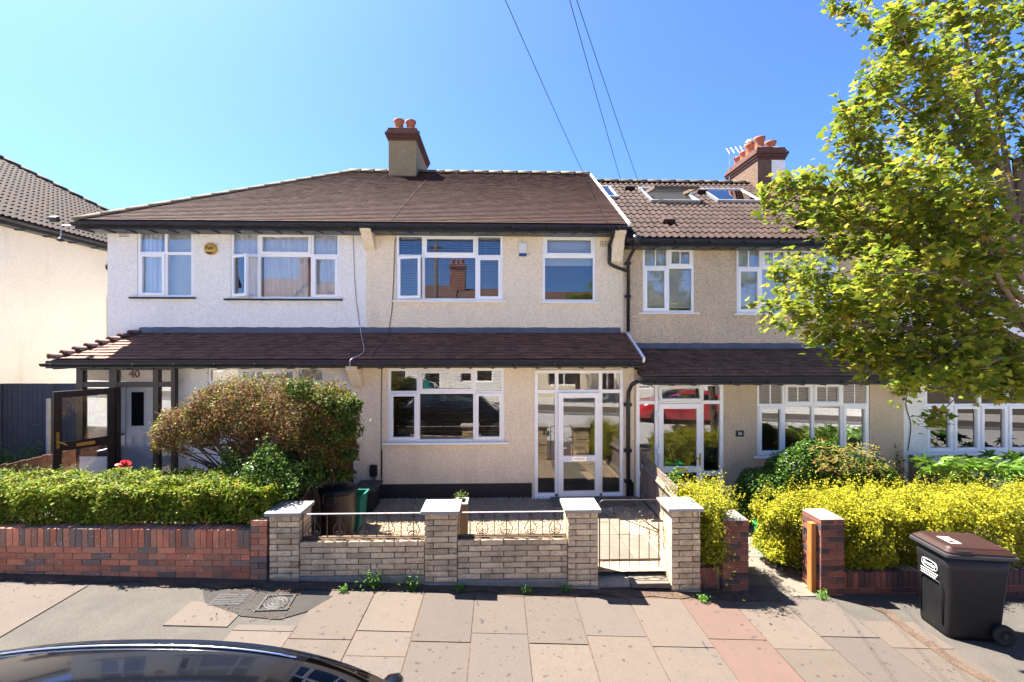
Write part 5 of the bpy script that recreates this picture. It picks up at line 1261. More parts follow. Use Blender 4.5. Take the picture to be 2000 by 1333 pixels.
low_brick(bxb+.005, 9.0, YW+.09, PZ(1735, 1116, YW+.09), lw)
lw2 = thing('garden_wall', 'short dark brick wall hidden under the trailing golden shrub', 'wall', (2.8, YW+.15, -.1))
low_brick(PXs[3][1]+.03, axa-.005, YW+.09, PZ(1400, 1108, YW+.09), lw2)
c0 = P(1572.5, 1161, YW+.1); o = thing('gate_stop', 'orange stained timber post fixed to the brick pillar', 'post', (bxa-.05, YW+.1, -.2))
MB().box(bxa-.075, bxa-.006, YW+.1, YW+.19, PZ(1580,1161,YW+.1), PZ(1580,1023,YW+.1)).build('timber', M['post_orange'], o, bevel=.006)
# path of 36
p36t = thing('garden_path', 'grey slab path between the dark brick pillars', 'path', (3.6, 7, -.15))
yy = YW - .02
for i in range(6):
    xa, xb = axb+.01, bxa-.085
    if i % 2: inst('path_slab', me_ := slab_me.get('x') or MB().box(-.5,.5,-.5,.5,-.05,0).mesh('path_slab', M['path_slab']), p36t, ((xa+xb)/2, yy+.28, -.155), (0,0,0), (xb-xa-.01, .55, 1))
    else:
        for (p, q) in ((xa, (xa+xb)/2), ((xa+xb)/2, xb)): inst('path_slab', MB().box(-.5,.5,-.5,.5,-.05,0).mesh('path_slab', M['path_slab']), p36t, ((p+q)/2, yy+.28, -.155), (0,0,0), (q-p-.01, .55, 1))
    yy += .56

# ------------------------------------------------------------------ fences
def side_fence(x, y0, y1, zf, m, label, rails=True, side=-1, bw=.1, zb=0.0, group=None):
    t = thing('timber_fence', label, 'fence', (x, (y0+y1)/2, zb)); n = int(abs(y1-y0)/bw)
    for i in range(n):
        ya = y0 + (y1-y0)*i/n; ym = ya + (y1-y0)/n/2; zt = zf((ym-y0)/(y1-y0)) + random.uniform(-.012,.012); l_ = abs(y1-y0)/n - .006
        MB().box(x-.009, x+.009, ym-l_/2, ym+l_/2, zb, zt).build('board', m, t) if False else inst('board', FB.setdefault(m.name, MB().box(-.009,.009,-.5,.5,0,1).mesh('board', m)), t, (x+random.uniform(-.004,.004), ym, zb), (random.uniform(-.008,.008), 0, random.uniform(-.03,.03)), (1, l_, zt-zb))
    if rails:
        for f_ in (.82, .28):
            za, zc = zb+(zf(0)-zb)*f_, zb+(zf(1)-zb)*f_
            MB().prism([(x+side*.013, y0, za-.03), (x+side*.06, y0, za-.03), (x+side*.013, y0, za+.045)], (0, y1-y0, zc-za)).build('rail', m, t)
            MB().box(x+side*.066-.004, x+side*.066+.004, y0-.02, y0-.14, za-.04, za+.04).build('bracket', M['steel'], t)
    MB().box(x-.045, x+.045, y0+.01, y0+.1, zb-.1, zf(0)+.06).build('post', m, t)
    return t
FB = {}
fx = P(1262, 900, 8.85).x - .02
side_fence(fx, 8.9, 6.5, lambda t: .98 - .17*t, M['fence_grey'], 'weathered grey timber fence between the gravel garden and the golden shrub', zb=-.1)
side_fence(XA-.05, 9.05, 6.45, lambda t: .98 - .12*t, M['fence_brown'], 'brown stained timber fence behind the round dustbin', zb=.0, rails=False)
side_fence(XC+.05, 9.0, 6.6, lambda t: .83 - .1*t, M['fence_grey'], 'weathered grey timber fence below the fatsia leaves', zb=-.3, rails=False)
side_fence(X0-.35, 10.6, 6.3, lambda t: 1.0 + .05*t, M['fence_brown'], 'low brown timber fence beside the open porch door', zb=.05, rails=True, side=1)

# ------------------------------------------------------------------ bins, boxes, planter
c_ = P(661, 958, 7.15); cx_, cy_ = c_.x, 7.15
t = thing('dustbin', 'round dark brown dustbin with a black lid behind the railing', 'bin', (cx_, cy_, ZG))
zt = PZ(661, 962, 6.95)
MB().lathe([(.215,ZG),(.22,ZG+.05),(.262,zt-.03),(.268,zt)], (cx_,cy_,0), 32).build('body', M['dust_brown'], t, True)
MB().lathe([(.275,zt-.05),(.283,zt-.03),(.283,zt+.012),(.25,zt+.03),(.12,zt+.05),(.0001,zt+.055)], (cx_,cy_,0), 32).build('lid', M['bin_black'], t, True)
b = MB(); hx, hy = cx_-.03, cy_-.285; b.tube(curve_pts([(hx-.075,hy+.01,zt-.01),(hx-.08,hy-.03,zt-.03),(hx-.075,hy-.035,zt-.13),(hx+.075,hy-.035,zt-.13),(hx+.08,hy-.03,zt-.03),(hx+.075,hy+.01,zt-.01)], 5), .01, 6); b.build('handle', M['bin_grey'], t)
def crate(xa, xb, ya, yb, z0, z1, m, label, name='recycling_crate', lip=.02):
    t = thing(name, label, 'crate', ((xa+xb)/2, (ya+yb)/2, z0)); ix, iy = .035, .035; w_ = .008
    o_ = [(xa+ix,ya+iy,z0),(xb-ix,ya+iy,z0),(xb-ix,yb-iy,z0),(xa+ix,yb-iy,z0),(xa,ya,z1),(xb,ya,z1),(xb,yb,z1),(xa,yb,z1)]
    i_ = [(x_+(w_ if k in (0,3,4,7) else -w_), y_+(w_ if k in (0,1,4,5) else -w_), z_+(.01 if k < 4 else 0)) for k, (x_, y_, z_) in enumerate(o_)]
    MB().add(o_+i_, [(0,1,5,4),(1,2,6,5),(2,3,7,6),(3,0,4,7),(0,3,2,1),(8,12,13,9),(9,13,14,10),(10,14,15,11),(11,15,12,8),(8,9,10,11),(4,5,13,12),(5,6,14,13),(6,7,15,14),(7,4,12,15)]).build('body', m, t)
    b = MB(); l = lip; b.box(xa-l,xb+l,ya-l,ya-.001,z1-.025,z1+.004); b.box(xa-l,xb+l,yb+.001,yb+l,z1-.025,z1+.004); b.box(xa-l,xa-.001,ya-.001,yb+.001,z1-.025,z1+.004); b.box(xb+.001,xb+l,ya-.001,yb+.001,z1-.025,z1+.004)
    b.build('rim', m, t); return t
crate(PX(672,7.75), PX(711,7.75), 7.55, 7.98, ZG, PZ(700,965,7.75), M['teal'], 'teal recycling crate behind the round dustbin')
b0 = P(716, 948, 8.6)
o = thing('storage_box', 'low black storage box against the cream wall corner', 'box', (b0.x, 8.7, ZG))
MB().box(PX(692,8.5), PX(730,8.5), 8.35, 8.95, ZG, PZ(716,955,8.5)-.03).build('body', M['rubber'], o, bevel=.01)
MB().box(PX(690,8.5), PX(736,8.5), 8.32, 8.98, PZ(716,955,8.5)-.028, PZ(716,955,8.5)+.02).build('lid', M['bin_grey'], o, bevel=.01)
pc = P(904, 1030, 6.75); zt = PZ(904, 984, 6.75)
t = thing('planter', 'square brown wooden planter behind the middle stone pillar', 'planter', (pc.x, 6.85, ZG)); xa, xb, ya, yb = PX(889,6.7), PX(912,6.7), 6.7, 6.95
b = MB(); b.box(xa,xb,ya,ya+.02,ZG,zt); b.box(xa,xb,yb-.02,yb,ZG,zt); b.box(xa,xa+.02,ya+.02,yb-.02,ZG,zt); b.box(xb-.02,xb,ya+.02,yb-.02,ZG,zt); b.build('body', M['wood_planter'], t)
b = MB(); b.box(xa-.01,xb+.01,ya-.01,ya+.025,zt+.001,zt+.02); b.box(xa-.01,xb+.01,yb-.025,yb+.01,zt+.001,zt+.02); b.box(xa-.01,xa+.025,ya+.025,yb-.025,zt+.001,zt+.02); b.box(xb-.025,xb+.01,ya+.025,yb-.025,zt+.001,zt+.02); b.build('rim', M['concrete'], t)
MB().box(xa+.02,xb-.02,ya+.02,yb-.02,ZG,zt-.03).build('soil', M['soil'], t)
PLANT = (Vector(((xa+xb)/2, (ya+yb)/2, zt-.03)))
g0 = P(1505, 1075, 6.9)
crate(PX(1500,6.95), PX(1500,6.95)+.3, 6.8, 7.35, -.16, PZ(1500,1048,6.75), M['green_box'], 'bright green recycling crate half under the golden hedge')
crate(PX(1300,8.8), PX(1300,8.8)+.42, 8.55, 8.92, -.14, .25, M['green_box'], 'green recycling crate by the door behind the golden shrub')

# wheelie bin ------------------------------------------------------------
bx_, by_ = 5.33, 5.28; bz = gz(bx_) + .012
t = thing('wheelie_bin', 'black wheelie bin with a brown lid standing on the tarmac', 'bin', (bx_, by_, bz)); TB = Matrix.Translation((bx_, by_, bz)) @ Matrix.Rotation(R(-7), 4, 'Z') @ Matrix.Rotation(tilt*.4, 4, 'Y') @ Matrix.Scale(.97, 4)
def rrect(hx, hy, r, z, n=5, cx=0):
    out = []
    for (sx, sy, a0) in ((1,-1,-90),(1,1,0),(-1,1,90),(-1,-1,180)):
        for i in range(n): a = R(a0 + 90*i/(n-1)); out.append((cx + sx*(hx-r)+r*math.cos(a), sy*(hy-r)+r*math.sin(a), z))
    return out
def loft(rings, T, capb=True, capt=True):
    b = MB(); n = len(rings[0]); vs_ = [T @ Vector(p) for rg in rings for p in rg]; fs = []
    for i in range(len(rings)-1):
        for k in range(n): fs.append((i*n+k, i*n+(k+1)%n, (i+1)*n+(k+1)%n, (i+1)*n+k))
    if capb: fs.append(tuple(range(n))[::-1])
    if capt: fs.append(tuple((len(rings)-1)*n+k for k in range(n)))
    return b.add(vs_, fs)
loft([rrect(.28,.225,.06,.0,cx=-.01), rrect(.29,.235,.07,.04,cx=-.01), rrect(.312,.25,.07,.5), rrect(.335,.262,.07,.80,cx=.0), rrect(.345,.268,.06,.955)], TB).build('body', M['bin_black'], t, True)
loft([rrect(.375,.295,.04,.945), rrect(.38,.30,.04,.955), rrect(.38,.30,.04,.985), rrect(.36,.28,.04,.992)], TB).build('rim', M['bin_grey'], t)
loft([rrect(.362,.288,.05,.993), rrect(.362,.288,.05,1.012), rrect(.32,.25,.05,1.045), rrect(.31,.24,.05,1.058), rrect(.25,.18,.05,1.062)], TB).build('lid', M['bin_brown'], t)
b = MB(); b.box(-.27,-.12,-.2895,-.27,1.0,1.035,TB); b.build('lid_grip', M['black_print'], t)
b = MB(); b.box(-.3,-.285,-.2,.2,1.028,1.05,TB); b.build('lid_slot', M['black_print'], t)
b = MB(); b.box(-.22,-.09,-.14,.07,1.0605,1.0635,TB); b.build('sticker', M['concrete'], t)
b = MB(); b.box(-.2,-.14,-.12,-.05,1.0637,1.0645,TB); b.build('sticker_print', M['lamp_red'], t)
for yy in (.07,.035,0,-.06,-.09): 
    b = MB(); b.box(-.10,-.075,yy-.05,yy-.03,1.0637,1.0645,TB); b.build('sticker_print', M['black_print'], t)
b = MB(); b.tube([TB @ Vector(p) for p in ((.37,-.24,.93),(.42,-.24,.95),(.43,-.2,.955),(.43,.2,.955),(.42,.24,.95),(.37,.24,.93))], .015, 8); b.build('handle', M['bin_black'], t)
for s in (-1, 1):
    c = Vector((.25, s*.27, .1)); W = TB @ Matrix.Translation(c) @ Matrix.Rotation(R(90), 4, 'X')
    w_ = MB().lathe([(.02,-.03),(.1,-.03),(.115,-.02),(.115,.02),(.1,.03),(.06,.03),(.055,.015),(.02,.015)], (0,0,0), 24, W).build('wheel', M['rubber'], t, True)
    MB().lathe([(.03,.0),(.03,.028),(.0001,.032)], (0,0,0), 14, W).build('hub', M['bin_grey'], w_)
b = MB(); b.tube([TB @ Vector((.25,-.25,.1)), TB @ Vector((.25,.25,.1))], .012, 8); b.build('axle', M['steel'], t)
# raised grip panel and print on the front face
def fxz(z): return -(.29 + (.335-.29)*(z/.8))
b = MB(); pts = []
for (y, z) in ((-.16,.12),(-.17,.55),(-.14,.6),(.14,.6),(.17,.55),(.16,.12)): pts.append(TB @ Vector((fxz(z)-.012, y, z)))
b.tube(pts, .007, 6); b.build('front_panel', M['bin_black'], t, True)
LG = TB @ Matrix.Translation((fxz(.745)-.012, -.0, .75)) @ Matrix.Rotation(R(-4), 4, 'Y') @ Matrix.Rotation(R(-90), 4, 'Z') @ FACE
bo = MB(); ov = []
for k in range(28):
    a = 2*math.pi*k/28; cx, sx = math.cos(a), math.sin(a)
    ov.append((math.copysign(abs(cx)**.6, cx)*.115, math.copysign(abs(sx)**.6, sx)*.05*(1-.25*abs(cx)**6), 0))
bo.tube([LG @ Vector(p) for p in ov] + [LG @ Vector(ov[0])], .0045, 5); bo.build('badge_outline', M['white_print'], t)
text('lettering', 'Bromley', .062, LG, M['white_print'], t, .002, .0012, .85)
for k in range(3):
    b = MB(); b.box(-.14+.0*k, .12-.02*k, -.085-.028*k, -.078-.028*k, -.002, .002, LG); b.build('lettering_line', M['white_print'], t)

# ------------------------------------------------------------------ cars
def car(name, label, xr, yc, yaw, m, L_=4.4, hgt=1.54):
    t = thing(name, label, 'car', (xr + 2.2*math.cos(yaw), yc, gz(xr+2.2*math.cos(yaw)) - .12)); T = Matrix.Translation((xr, yc, gz(xr)-.12)) @ Matrix.Rotation(yaw, 4, 'Z') @ Matrix.Rotation(tilt*math.cos(yaw), 4, 'Y')
    s = hgt/1.54
    def ip(tab, x):
        xs_, ys_ = zip(*tab)
        for i in range(len(xs_)-1):
            if xs_[i] <= x <= xs_[i+1]:
                u_ = (x-xs_[i])/(xs_[i+1]-xs_[i]); sl = lambda k: 0 if k in (0, len(xs_)-1) else (ys_[k+1]-ys_[k-1])/(xs_[k+1]-xs_[k-1])
                h_ = xs_[i+1]-xs_[i]; m0, m1 = sl(i)*h_, sl(i+1)*h_
                return (2*u_**3-3*u_**2+1)*ys_[i]+(u_**3-2*u_**2+u_)*m0+(-2*u_**3+3*u_**2)*ys_[i+1]+(u_**3-u_**2)*m1
        return ys_[-1]
    ztab = [(0,.72),(.12,1.0),(.42,1.36*s),(.9,1.49*s),(1.7,1.54*s),(2.3,1.505*s),(2.8,1.37*s),(3.35,1.04),(3.9,.93),(4.25,.80),(4.4,.55)]
    wtab = [(0,.68),(.2,.82),(.8,.89),(2.2,.91),(3.6,.89),(4.2,.80),(4.4,.62)]
    btab = [(0,.62),(.15,.9),(.6,.98),(2,.95),(3.2,.92),(3.9,.82),(4.4,.5)]
    rtab = [(0,.6),(.4,.56),(1,.60),(2.3,.60),(2.9,.60),(3.4,.72),(4.1,.68),(4.4,.5)]
    NS, NR = 88, 7
    rings = []
    for i in range(NS+1):
        x = 4.4*i/NS; zt, w_, zb, wr = ip(ztab,x), ip(wtab,x), min(ip(btab,x), ip(ztab,x)-.05), ip(rtab,x)
        c = [(0,.2),(w_*.85,.2),(w_*.98,.34),(w_,.62*min(1,zb/.8)),(w_*.975,zb),(wr+.03,zt-.13 if zt-zb>.2 else zt-.03),(wr*.9,zt-.062 if zt-zb>.2 else zt-.022),(wr*.45,zt-.018 if zt-zb>.2 else zt-.004),(0,zt)]
        half = curve_pts([(0,p[0],p[1]) for p in c], NR)
        rings.append([(x, p.y, p.z) for p in half] + [(x, -p.y, p.z) for p in half[-2:0:-1]])
    n = len(rings[0]); body, side, scr = MB(), MB(), MB()
    allv = [T @ Vector(p) for rg in rings for p in rg]; q = {'b': [], 's': [], 'w': []}
    H_ = NR*8
    for i in range(NS):
        x = 4.4*(i+.5)/NS
        for k in range(n):
            kk = k if k < H_ else n-1-k
            key = 'b'
            if NR*4+1 <= kk < NR*5-1 and .55 < x < 3.05 and not (1.68 < x < 1.78) and not x < .75: key = 's'
            if kk >= NR*5+1 and (2.42 < x < 3.3 or .12 < x < .5): key = 'w'
            q[key].append((i*n+k, i*n+(k+1)%n, (i+1)*n+(k+1)%n, (i+1)*n+k))
    q['b'] += [tuple(range(n))[::-1], tuple(NS*n+k for k in range(n))]
    def sub(fs, name_, m_, par):
        ids = sorted({v for f in fs for v in f}); mp = {v: i for i, v in enumerate(ids)}
        return MB().add([allv[v] for v in ids], [tuple(mp[v] for v in f) for f in fs]).build(name_, m_, par, True)
    sub(q['b'], 'body', m, t); sub(q['s'], 'side_window', M['glass_car'], t); sub([f for f in q['w'] if f[0] < n*NS/2], 'rear_window', M['glass_car'], t); sub([f for f in q['w'] if f[0] >= n*NS/2], 'windscreen', M['glass_car'], t)
    b = MB(); b.box(.5,3.2,-.7,.7,.35,.75,T); b.box(1.0,1.2,-.6,.6,.75,1.1,T); b.box(2.0,2.2,-.6,-.1,.75,1.15,T); b.box(2.0,2.2,.1,.6,.75,1.15,T); b.box(2.9,3.25,-.7,.7,.7,.9,T); b.build('seats', M['car_in'], t, bevel=.05)
    for sg in (-1, 1):
        pts = [T @ Vector((x, sg*(ip(rtab,x)*.84), ip(ztab,x)-.046)) for x in np.linspace(.6, 2.35, 24)]
        MB().tube(pts, .006, 6).build('roof_strip', M['chrome'], t, True)
        b = MB(); b.lathe([(.0001,-.07),(.05,-.07),(.08,-.03),(.085,.03),(.06,.06),(.0001,.06)], T @ Vector((2.75, sg*1.0, 1.0)), 14, Matrix.Rotation(R(90),4,'Y') @ Matrix.Diagonal((.9,1.4,1,1))); b.build('door_mirror', m, t, True)
        for x in (.78, 3.5):
            W = T @ Matrix.Translation((x, sg*.8, .32)) @ Matrix.Rotation(R(90)*-sg, 4, 'X')
            w_ = MB().lathe([(.2,-.1),(.31,-.1),(.325,-.06),(.325,.08),(.31,.115),(.23,.115)], (0,0,0), 28, W).build('wheel', M['rubber'], t, True)
            rb_ = MB().lathe([(.225,.08),(.225,.112),(.2,.1),(.05,.09),(.04,.112),(.0001,.112)], (0,0,0), 28, W)
            for k in range(5): rb_.box(.03,.205,-.02,.02,.095,.113, W @ Matrix.Rotation(R(72*k),4,'Z'))
            rb_.build('rim', M['chrome'], w_)
        MB().lathe([(.0001,0),(.1,0),(.08,.05),(.0001,.06)], T @ Vector((.02, sg*.6, .82)), 12, Matrix.Rotation(yaw,4,'Z') @ Matrix.Rotation(R(-90),4,'Y')).build('tail_light', M['lamp_red'], t)
        MB().lathe([(.0001,0),(.1,0),(.08,.05),(.0001,.06)], T @ Vector((4.30, sg*.55, .68)), 12, Matrix.Rotation(yaw,4,'Z') @ Matrix.Rotation(R(90),4,'Y')).build('headlight', M['lamp_clear'], t)
    return t
car('parked_car', 'glossy black car parked at the near kerb, only its roof in view', -3.45, 1.96, 0, M['car_black'], hgt=1.615)
car('parked_car', 'red car parked across the street, seen only in window reflections', 10.6, -3.2, math.pi, M['car_red'])
car('parked_car', 'teal car parked across the street, seen only in window reflections', -2.6, -3.2, math.pi, M['car_teal'])
car('parked_car', 'black car parked across the street, seen only in window reflections', -8.0, -3.2, math.pi, M['car_black'])

# ------------------------------------------------------------------ across the street: only its reflections are seen
def far_house(x0, x1, wm, label, chim):
    h = thing('far_house', label, 'house', ((x0+x1)/2, -11, gz(x0)), 'houses across the street'); zg = gz((x0+x1)/2)-.1; Y = -10.5; ez = 5.0+zg
    hl = [(x0+.6, x0+2.6, .9+zg, 2.3+zg), (x1-1.6, x1-.6, .1+zg, 2.2+zg), (x0+.6, x0+2.6, 3.4+zg, 4.7+zg), (x1-1.7, x1-.6, 3.4+zg, 4.7+zg)]
    MB().wall(x0, x1, zg-.3, ez, Y-.25, .25, hl).build('wall', wm, h)
    MB().box(x0+.01, x1-.01, Y-8, Y-7.8, zg-.3, ez).build('rear_wall', wm, h)
    for (a, c, e, f_) in hl:
        b = MB(); b.box(a,a+.07,Y-.2,Y-.1,e,f_); b.box(c-.07,c,Y-.2,Y-.1,e,f_); b.box(a+.07,c-.07,Y-.2,Y-.1,e,e+.07); b.box(a+.07,c-.07,Y-.2,Y-.1,f_-.07,f_); b.box((a+c)/2-.04,(a+c)/2+.04,Y-.198,Y-.102,e+.07,f_-.07)
        w_ = b.build('window', M['upvc'], h); MB().box(a+.068,c-.068,Y-.16,Y-.15,e+.068,f_-.068).build('pane', M['glass'], w_)
        MB().box(a+.02,c-.02,Y-.5,Y-.48,e,f_).build('blind', M['inter'], h)
    yr = Y-4; zr = ez+2.3
    r_ = MB().prism([(x0,Y+.3,ez-.05),(x0,yr,zr),(x0,Y-8.3,ez-.05)], (x1-x0,0,0)).build('roof', M['roof_red'], h)
    if chim:
        c = MB().box(x1-.55,x1+.55,yr-.4,yr+.5,zr-.6,zr+1.5).build('chimney', M['brick_plain'], h)
        MB().box(x1-.62,x1+.62,yr-.47,yr+.57,zr+1.28,zr+1.42).build('corbel', M['brick_plain'], c)
        for k in range(3): pot(c, x1-.35+k*.35, yr, zr+1.5, .4, .13)
    return h
for i, (x0, x1, m_, lb) in enumerate(((-19.2,-13.6,'rc_cream','cream house across the street, farthest left'), (-13.59,-8.2,'rc_white','plain white house across the street behind the black car'), (-8.19,-2.9,'rc_white','white house across the street behind the teal car'), (-2.89,2.5,'rc_white','white house directly across the street'), (2.51,7.9,'rc_cream','cream house across the street behind the red car'), (7.91,13.3,'rc_white','white house across the street, farthest right'))):  # unseen walls made white and cream to bounce light across the street
    far_house(x0, x1, M[m_], lb, i % 2 == 0 or i == 2)
PT = Vector((-3.2, -4.6, 8.2))
t = thing('telegraph_pole', 'brown telegraph pole across the street', 'pole', (PT.x, PT.y, .1))
MB().tube([(PT.x,PT.y,-.3),(PT.x,PT.y,PT.z+.2)], [.14,.09], 12).build('pole', M['pole_wood'], t, True)
MB().box(PT.x-.35,PT.x+.35,PT.y-.04,PT.y+.04,PT.z-.1,PT.z).build('crossarm', M['pole_wood'], t)
def wire(label, A, sag=.35, dx=0):
    A = Vector(A); Q = PT + Vector((dx,0,0)); pts = [Q + (A-Q)*k/30 - Vector((0,0,4*sag*(k/30)*(1-k/30))) for k in range(31)]
    return tag(MB().tube(pts, .0038, 5).build('overhead_wire', M['cable']), label, 'wire', 'overhead wires')
wire('overhead wire to the cream house eaves, leftmost of the three', (PX(1197,EY), EY-.05, PZ(1197,462,EY)), .35, -.42)
wire('overhead wire to the beige house, middle of the three', (PX(1256,9.8), 9.85, PZ(1256,492,9.8)), .3, .22)
wire('overhead wire to the beige house, rightmost of the three', (PX(1290,9.6), 9.6, PZ(1290,478,9.6)), .25, -.32)

# ------------------------------------------------------------------ plants
OV_V = [(0,0,0),(.28,.45,.10),(0,1,0),(-.28,.45,.10)]; OV_F = [(0,1,2),(0,2,3)]      # folded oval leaf
NAR_V = [(0,0,0),(.15,.5,.05),(0,1,0),(-.15,.5,.05)]
_ml = [(0,-.05),(.18,.02),(.42,-.08),(.36,.16),(.62,.34),(.32,.36),(.24,.52),(0,.95),(-.24,.52),(-.32,.36),(-.62,.34),(-.36,.16),(-.42,-.08),(-.18,.02)]
MP_V = [(0,.2,.04)] + [(x, y, -.12*abs(x)) for x, y in _ml]; MP_F = [(0, i+1, (i+1) % len(_ml) + 1) for i in range(len(_ml))]
def lumps(p, s, k=0):
    return (np.sin(p[:,0]*s+1.3+k)*np.sin(p[:,1]*s*1.3+.7+k)+np.sin(p[:,2]*s*1.1+2.1)*np.sin(p[:,0]*s*1.7+.2+k)+.6*np.sin(p[:,0]*s*2.9+k)*np.sin(p[:,2]*s*2.3+1.1)*np.cos(p[:,1]*s*2.1))/2
def hedge_pts(x0, x1, y0, y1, z0, z1, n, amp=.06, depth=.07, ls=5.0, faces='ftlrb', topbias=1.0, rnd=.12):
    A = {'f': (x1-x0)*(z1-z0), 't': (x1-x0)*(y1-y0)*topbias, 'l': (y1-y0)*(z1-z0), 'r': (y1-y0)*(z1-z0), 'b': (x1-x0)*(z1-z0)*.4}
    fl = list(faces); pr = np.array([A[f] for f in fl]); pr /= pr.sum(); ch = rng.choice(len(fl), n, p=pr)
    u, v = rng.random(n), rng.random(n); P_ = np.zeros((n,3)); N_ = np.zeros((n,3))
    for i, f in enumerate(fl):
        m = ch == i; uu, vv = u[m], v[m]
        if f == 'f': P_[m] = np.stack([x0+(x1-x0)*uu, np.full(m.sum(), y0), z0+(z1-z0)*vv], 1); N_[m] = (0,-1,.25)
        if f == 'b': P_[m] = np.stack([x0+(x1-x0)*uu, np.full(m.sum(), y1), z0+(z1-z0)*vv], 1); N_[m] = (0,1,.25)
        if f == 't': P_[m] = np.stack([x0+(x1-x0)*uu, y0+(y1-y0)*vv, np.full(m.sum(), z1)], 1); N_[m] = (0,0,1)
        if f == 'l': P_[m] = np.stack([np.full(m.sum(), x0), y0+(y1-y0)*uu, z0+(z1-z0)*vv], 1); N_[m] = (-1,0,.25)
        if f == 'r': P_[m] = np.stack([np.full(m.sum(), x1), y0+(y1-y0)*uu, z0+(z1-z0)*vv], 1); N_[m] = (1,0,.25)
    c = np.array([(x0+x1)/2, (y0+y1)/2, (z0+z1)/2]); hf = np.array([x1-x0, y1-y0, z1-z0])/2
    q = np.abs((P_-c)/hf); 
    e = np.clip((q - (1 - rnd/hf))/(rnd/hf), 0, 1); corner = np.sort(e, 1)[:, 1]
    inw = np.sign(c-P_) * (e*rnd*.3*corner[:,None])
    off = amp*lumps(P_, ls) - rng.exponential(depth, n)
    return P_ + inw + N_*off[:,None], N_
def ell_pts(c, r, n, amp=.12, depth=.08, ls=4.0, zmin=-1.0):
    d = rng.normal(size=(n*2,3)); d /= np.linalg.norm(d, axis=1, keepdims=True); d = d[d[:,2] > zmin][:n]; n = len(d)
    P_ = np.array(c) + d*np.array(r); k = 1 + amp*lumps(P_, ls) - rng.exponential(depth, n)
    return np.array(c) + d*np.array(r)*k[:,None], d/np.array(r)
def leafn(N_, sp=.7, up=.35):
    return N_/np.linalg.norm(N_, axis=1, keepdims=True) + rng.normal(0, sp, N_.shape) + np.array((0,0,up))
def foliage(name, P_, N_, size, tv, tf, m, parent, sp=.7, up=.35):
    o = scatter(name, P_, leafn(N_, sp, up), rng.uniform(size[0], size[1], len(P_)), tv, tf, m, parent)
    return tag(o, kind='stuff') if name == 'shoot' else o
def stems(parent, base_pts, tips, r0, m, name='stem', jit=.06):
    b = MB()
    for p, q in zip(base_pts, tips):
        p, q = Vector(p), Vector(q); mid = (p+q)/2 + Vector((random.uniform(-jit,jit), random.uniform(-jit,jit), random.uniform(0,jit)))
        b.tube(curve_pts([p, mid, q], 4), [r0*(1-.8*i/8) for i in range(9)], 5, False)
    return b.build(name, m, parent)
def sprigs(parent, Pt, Nt, n, ln, size, m, name='sprig', zmin=-9):
    pp, nn = [], []; w = MB()
    for i in rng.choice(len(Pt), n):
        p = Vector(Pt[i]); d = (Vector(Nt[i]).normalized()*1.0 + Vector(rng.normal(0,.45,3)) + Vector((0,0,.35))).normalized(); l_ = random.uniform(*ln)
        if p.z < zmin: continue
        w.tube([p-d*.05, p+d*l_], [.003,.0012], 4, False)
        for j in range(11): q = p + d*(l_*j/10) + Vector(rng.normal(0,.014,3)); pp.append(tuple(q)); nn.append(tuple(d+Vector((0,0,.6))))
    foliage(name, np.array(pp), np.array(nn), size, OV_V, OV_F, m, parent, .8); tag(w.build('sprig_stem', M['twig'], parent), kind='stuff')
# green hedge
hx0, hx1 = -7.6, PX(548, 6.3); ht = 1.27
t = thing('hedge', 'clipped green hedge behind the red brick wall', 'hedge', ((hx0+hx1)/2, 6.5, .2))
Pt, Nt = hedge_pts(hx0, hx1, 6.04, 7.0, .79, ht, 62000, .085, .12, 7.0, topbias=1.4)
foliage('foliage', Pt, Nt, (.03,.058), OV_V, OV_F, M['hedge'], t)
xs_ = np.linspace(hx0+.1, hx1-.1, 34); stems(t, [(x, 6.5+random.uniform(-.15,.15), .1) for x in xs_], [(x+random.uniform(-.2,.2), 6.4+random.uniform(-.2,.3), 1.15) for x in xs_], .018, M['twig'])
n = 260; sp_ = np.stack([rng.uniform(hx0,hx1,n), rng.uniform(6.25,7.0,n), np.full(n, ht-.02)], 1)
spp = np.repeat(sp_, 7, 0) + np.tile(np.linspace(0,.085,7)[:,None]*np.array((.15,0,1.)), (n,1)) + rng.normal(0,.012,(n*7,3))
foliage('shoot', spp, np.tile((0,-.3,1.),(n*7,1)), (.025,.045), OV_V, OV_F, M['ivy'], t, .9)
# dark evergreen mass joining hedge and shrub
t = thing('shrub', 'dark glossy evergreen bush between the hedge and the stone pillar', 'shrub', (-3.3, 6.8, .1))
Pt, Nt = ell_pts((PX(530,6.7), 6.74, .72), (1.1,.62,.84), 24000, .34, .16, 5.0)
a2, n2 = ell_pts(P(615,930,7.35), (.6,.5,.55), 9000, .26, .14, 5.5); Pt, Nt = np.concatenate([Pt, a2]), np.concatenate([Nt, n2])
m_ = (Pt[:,0] < XA - .06) | ((Pt[:,2] > 1.08) & (Pt[:,0] < XA+.3)); foliage('foliage', Pt[m_], Nt[m_], (.028,.065), OV_V, OV_F, M['darkleaf'], t, .9)
k = m_ & (rng.random(len(Pt)) < .13); foliage('pale_leaves', Pt[k], Nt[k], (.03,.06), OV_V, OV_F, M['ivy'], t, .9)
sprigs(t, Pt[m_], Nt[m_], 260, (.06,.2), (.028,.055), M['darkleaf'], zmin=.8)
n = 24; stems(t, [(PX(540,6.8)+random.uniform(-.2,.2), 6.85, .1) for _ in range(n)], [(PX(540,6.8)+random.uniform(-.8,.6), 6.85+random.uniform(-.4,.4), random.uniform(.8,1.6)) for _ in range(n)], .02, M['twig'])
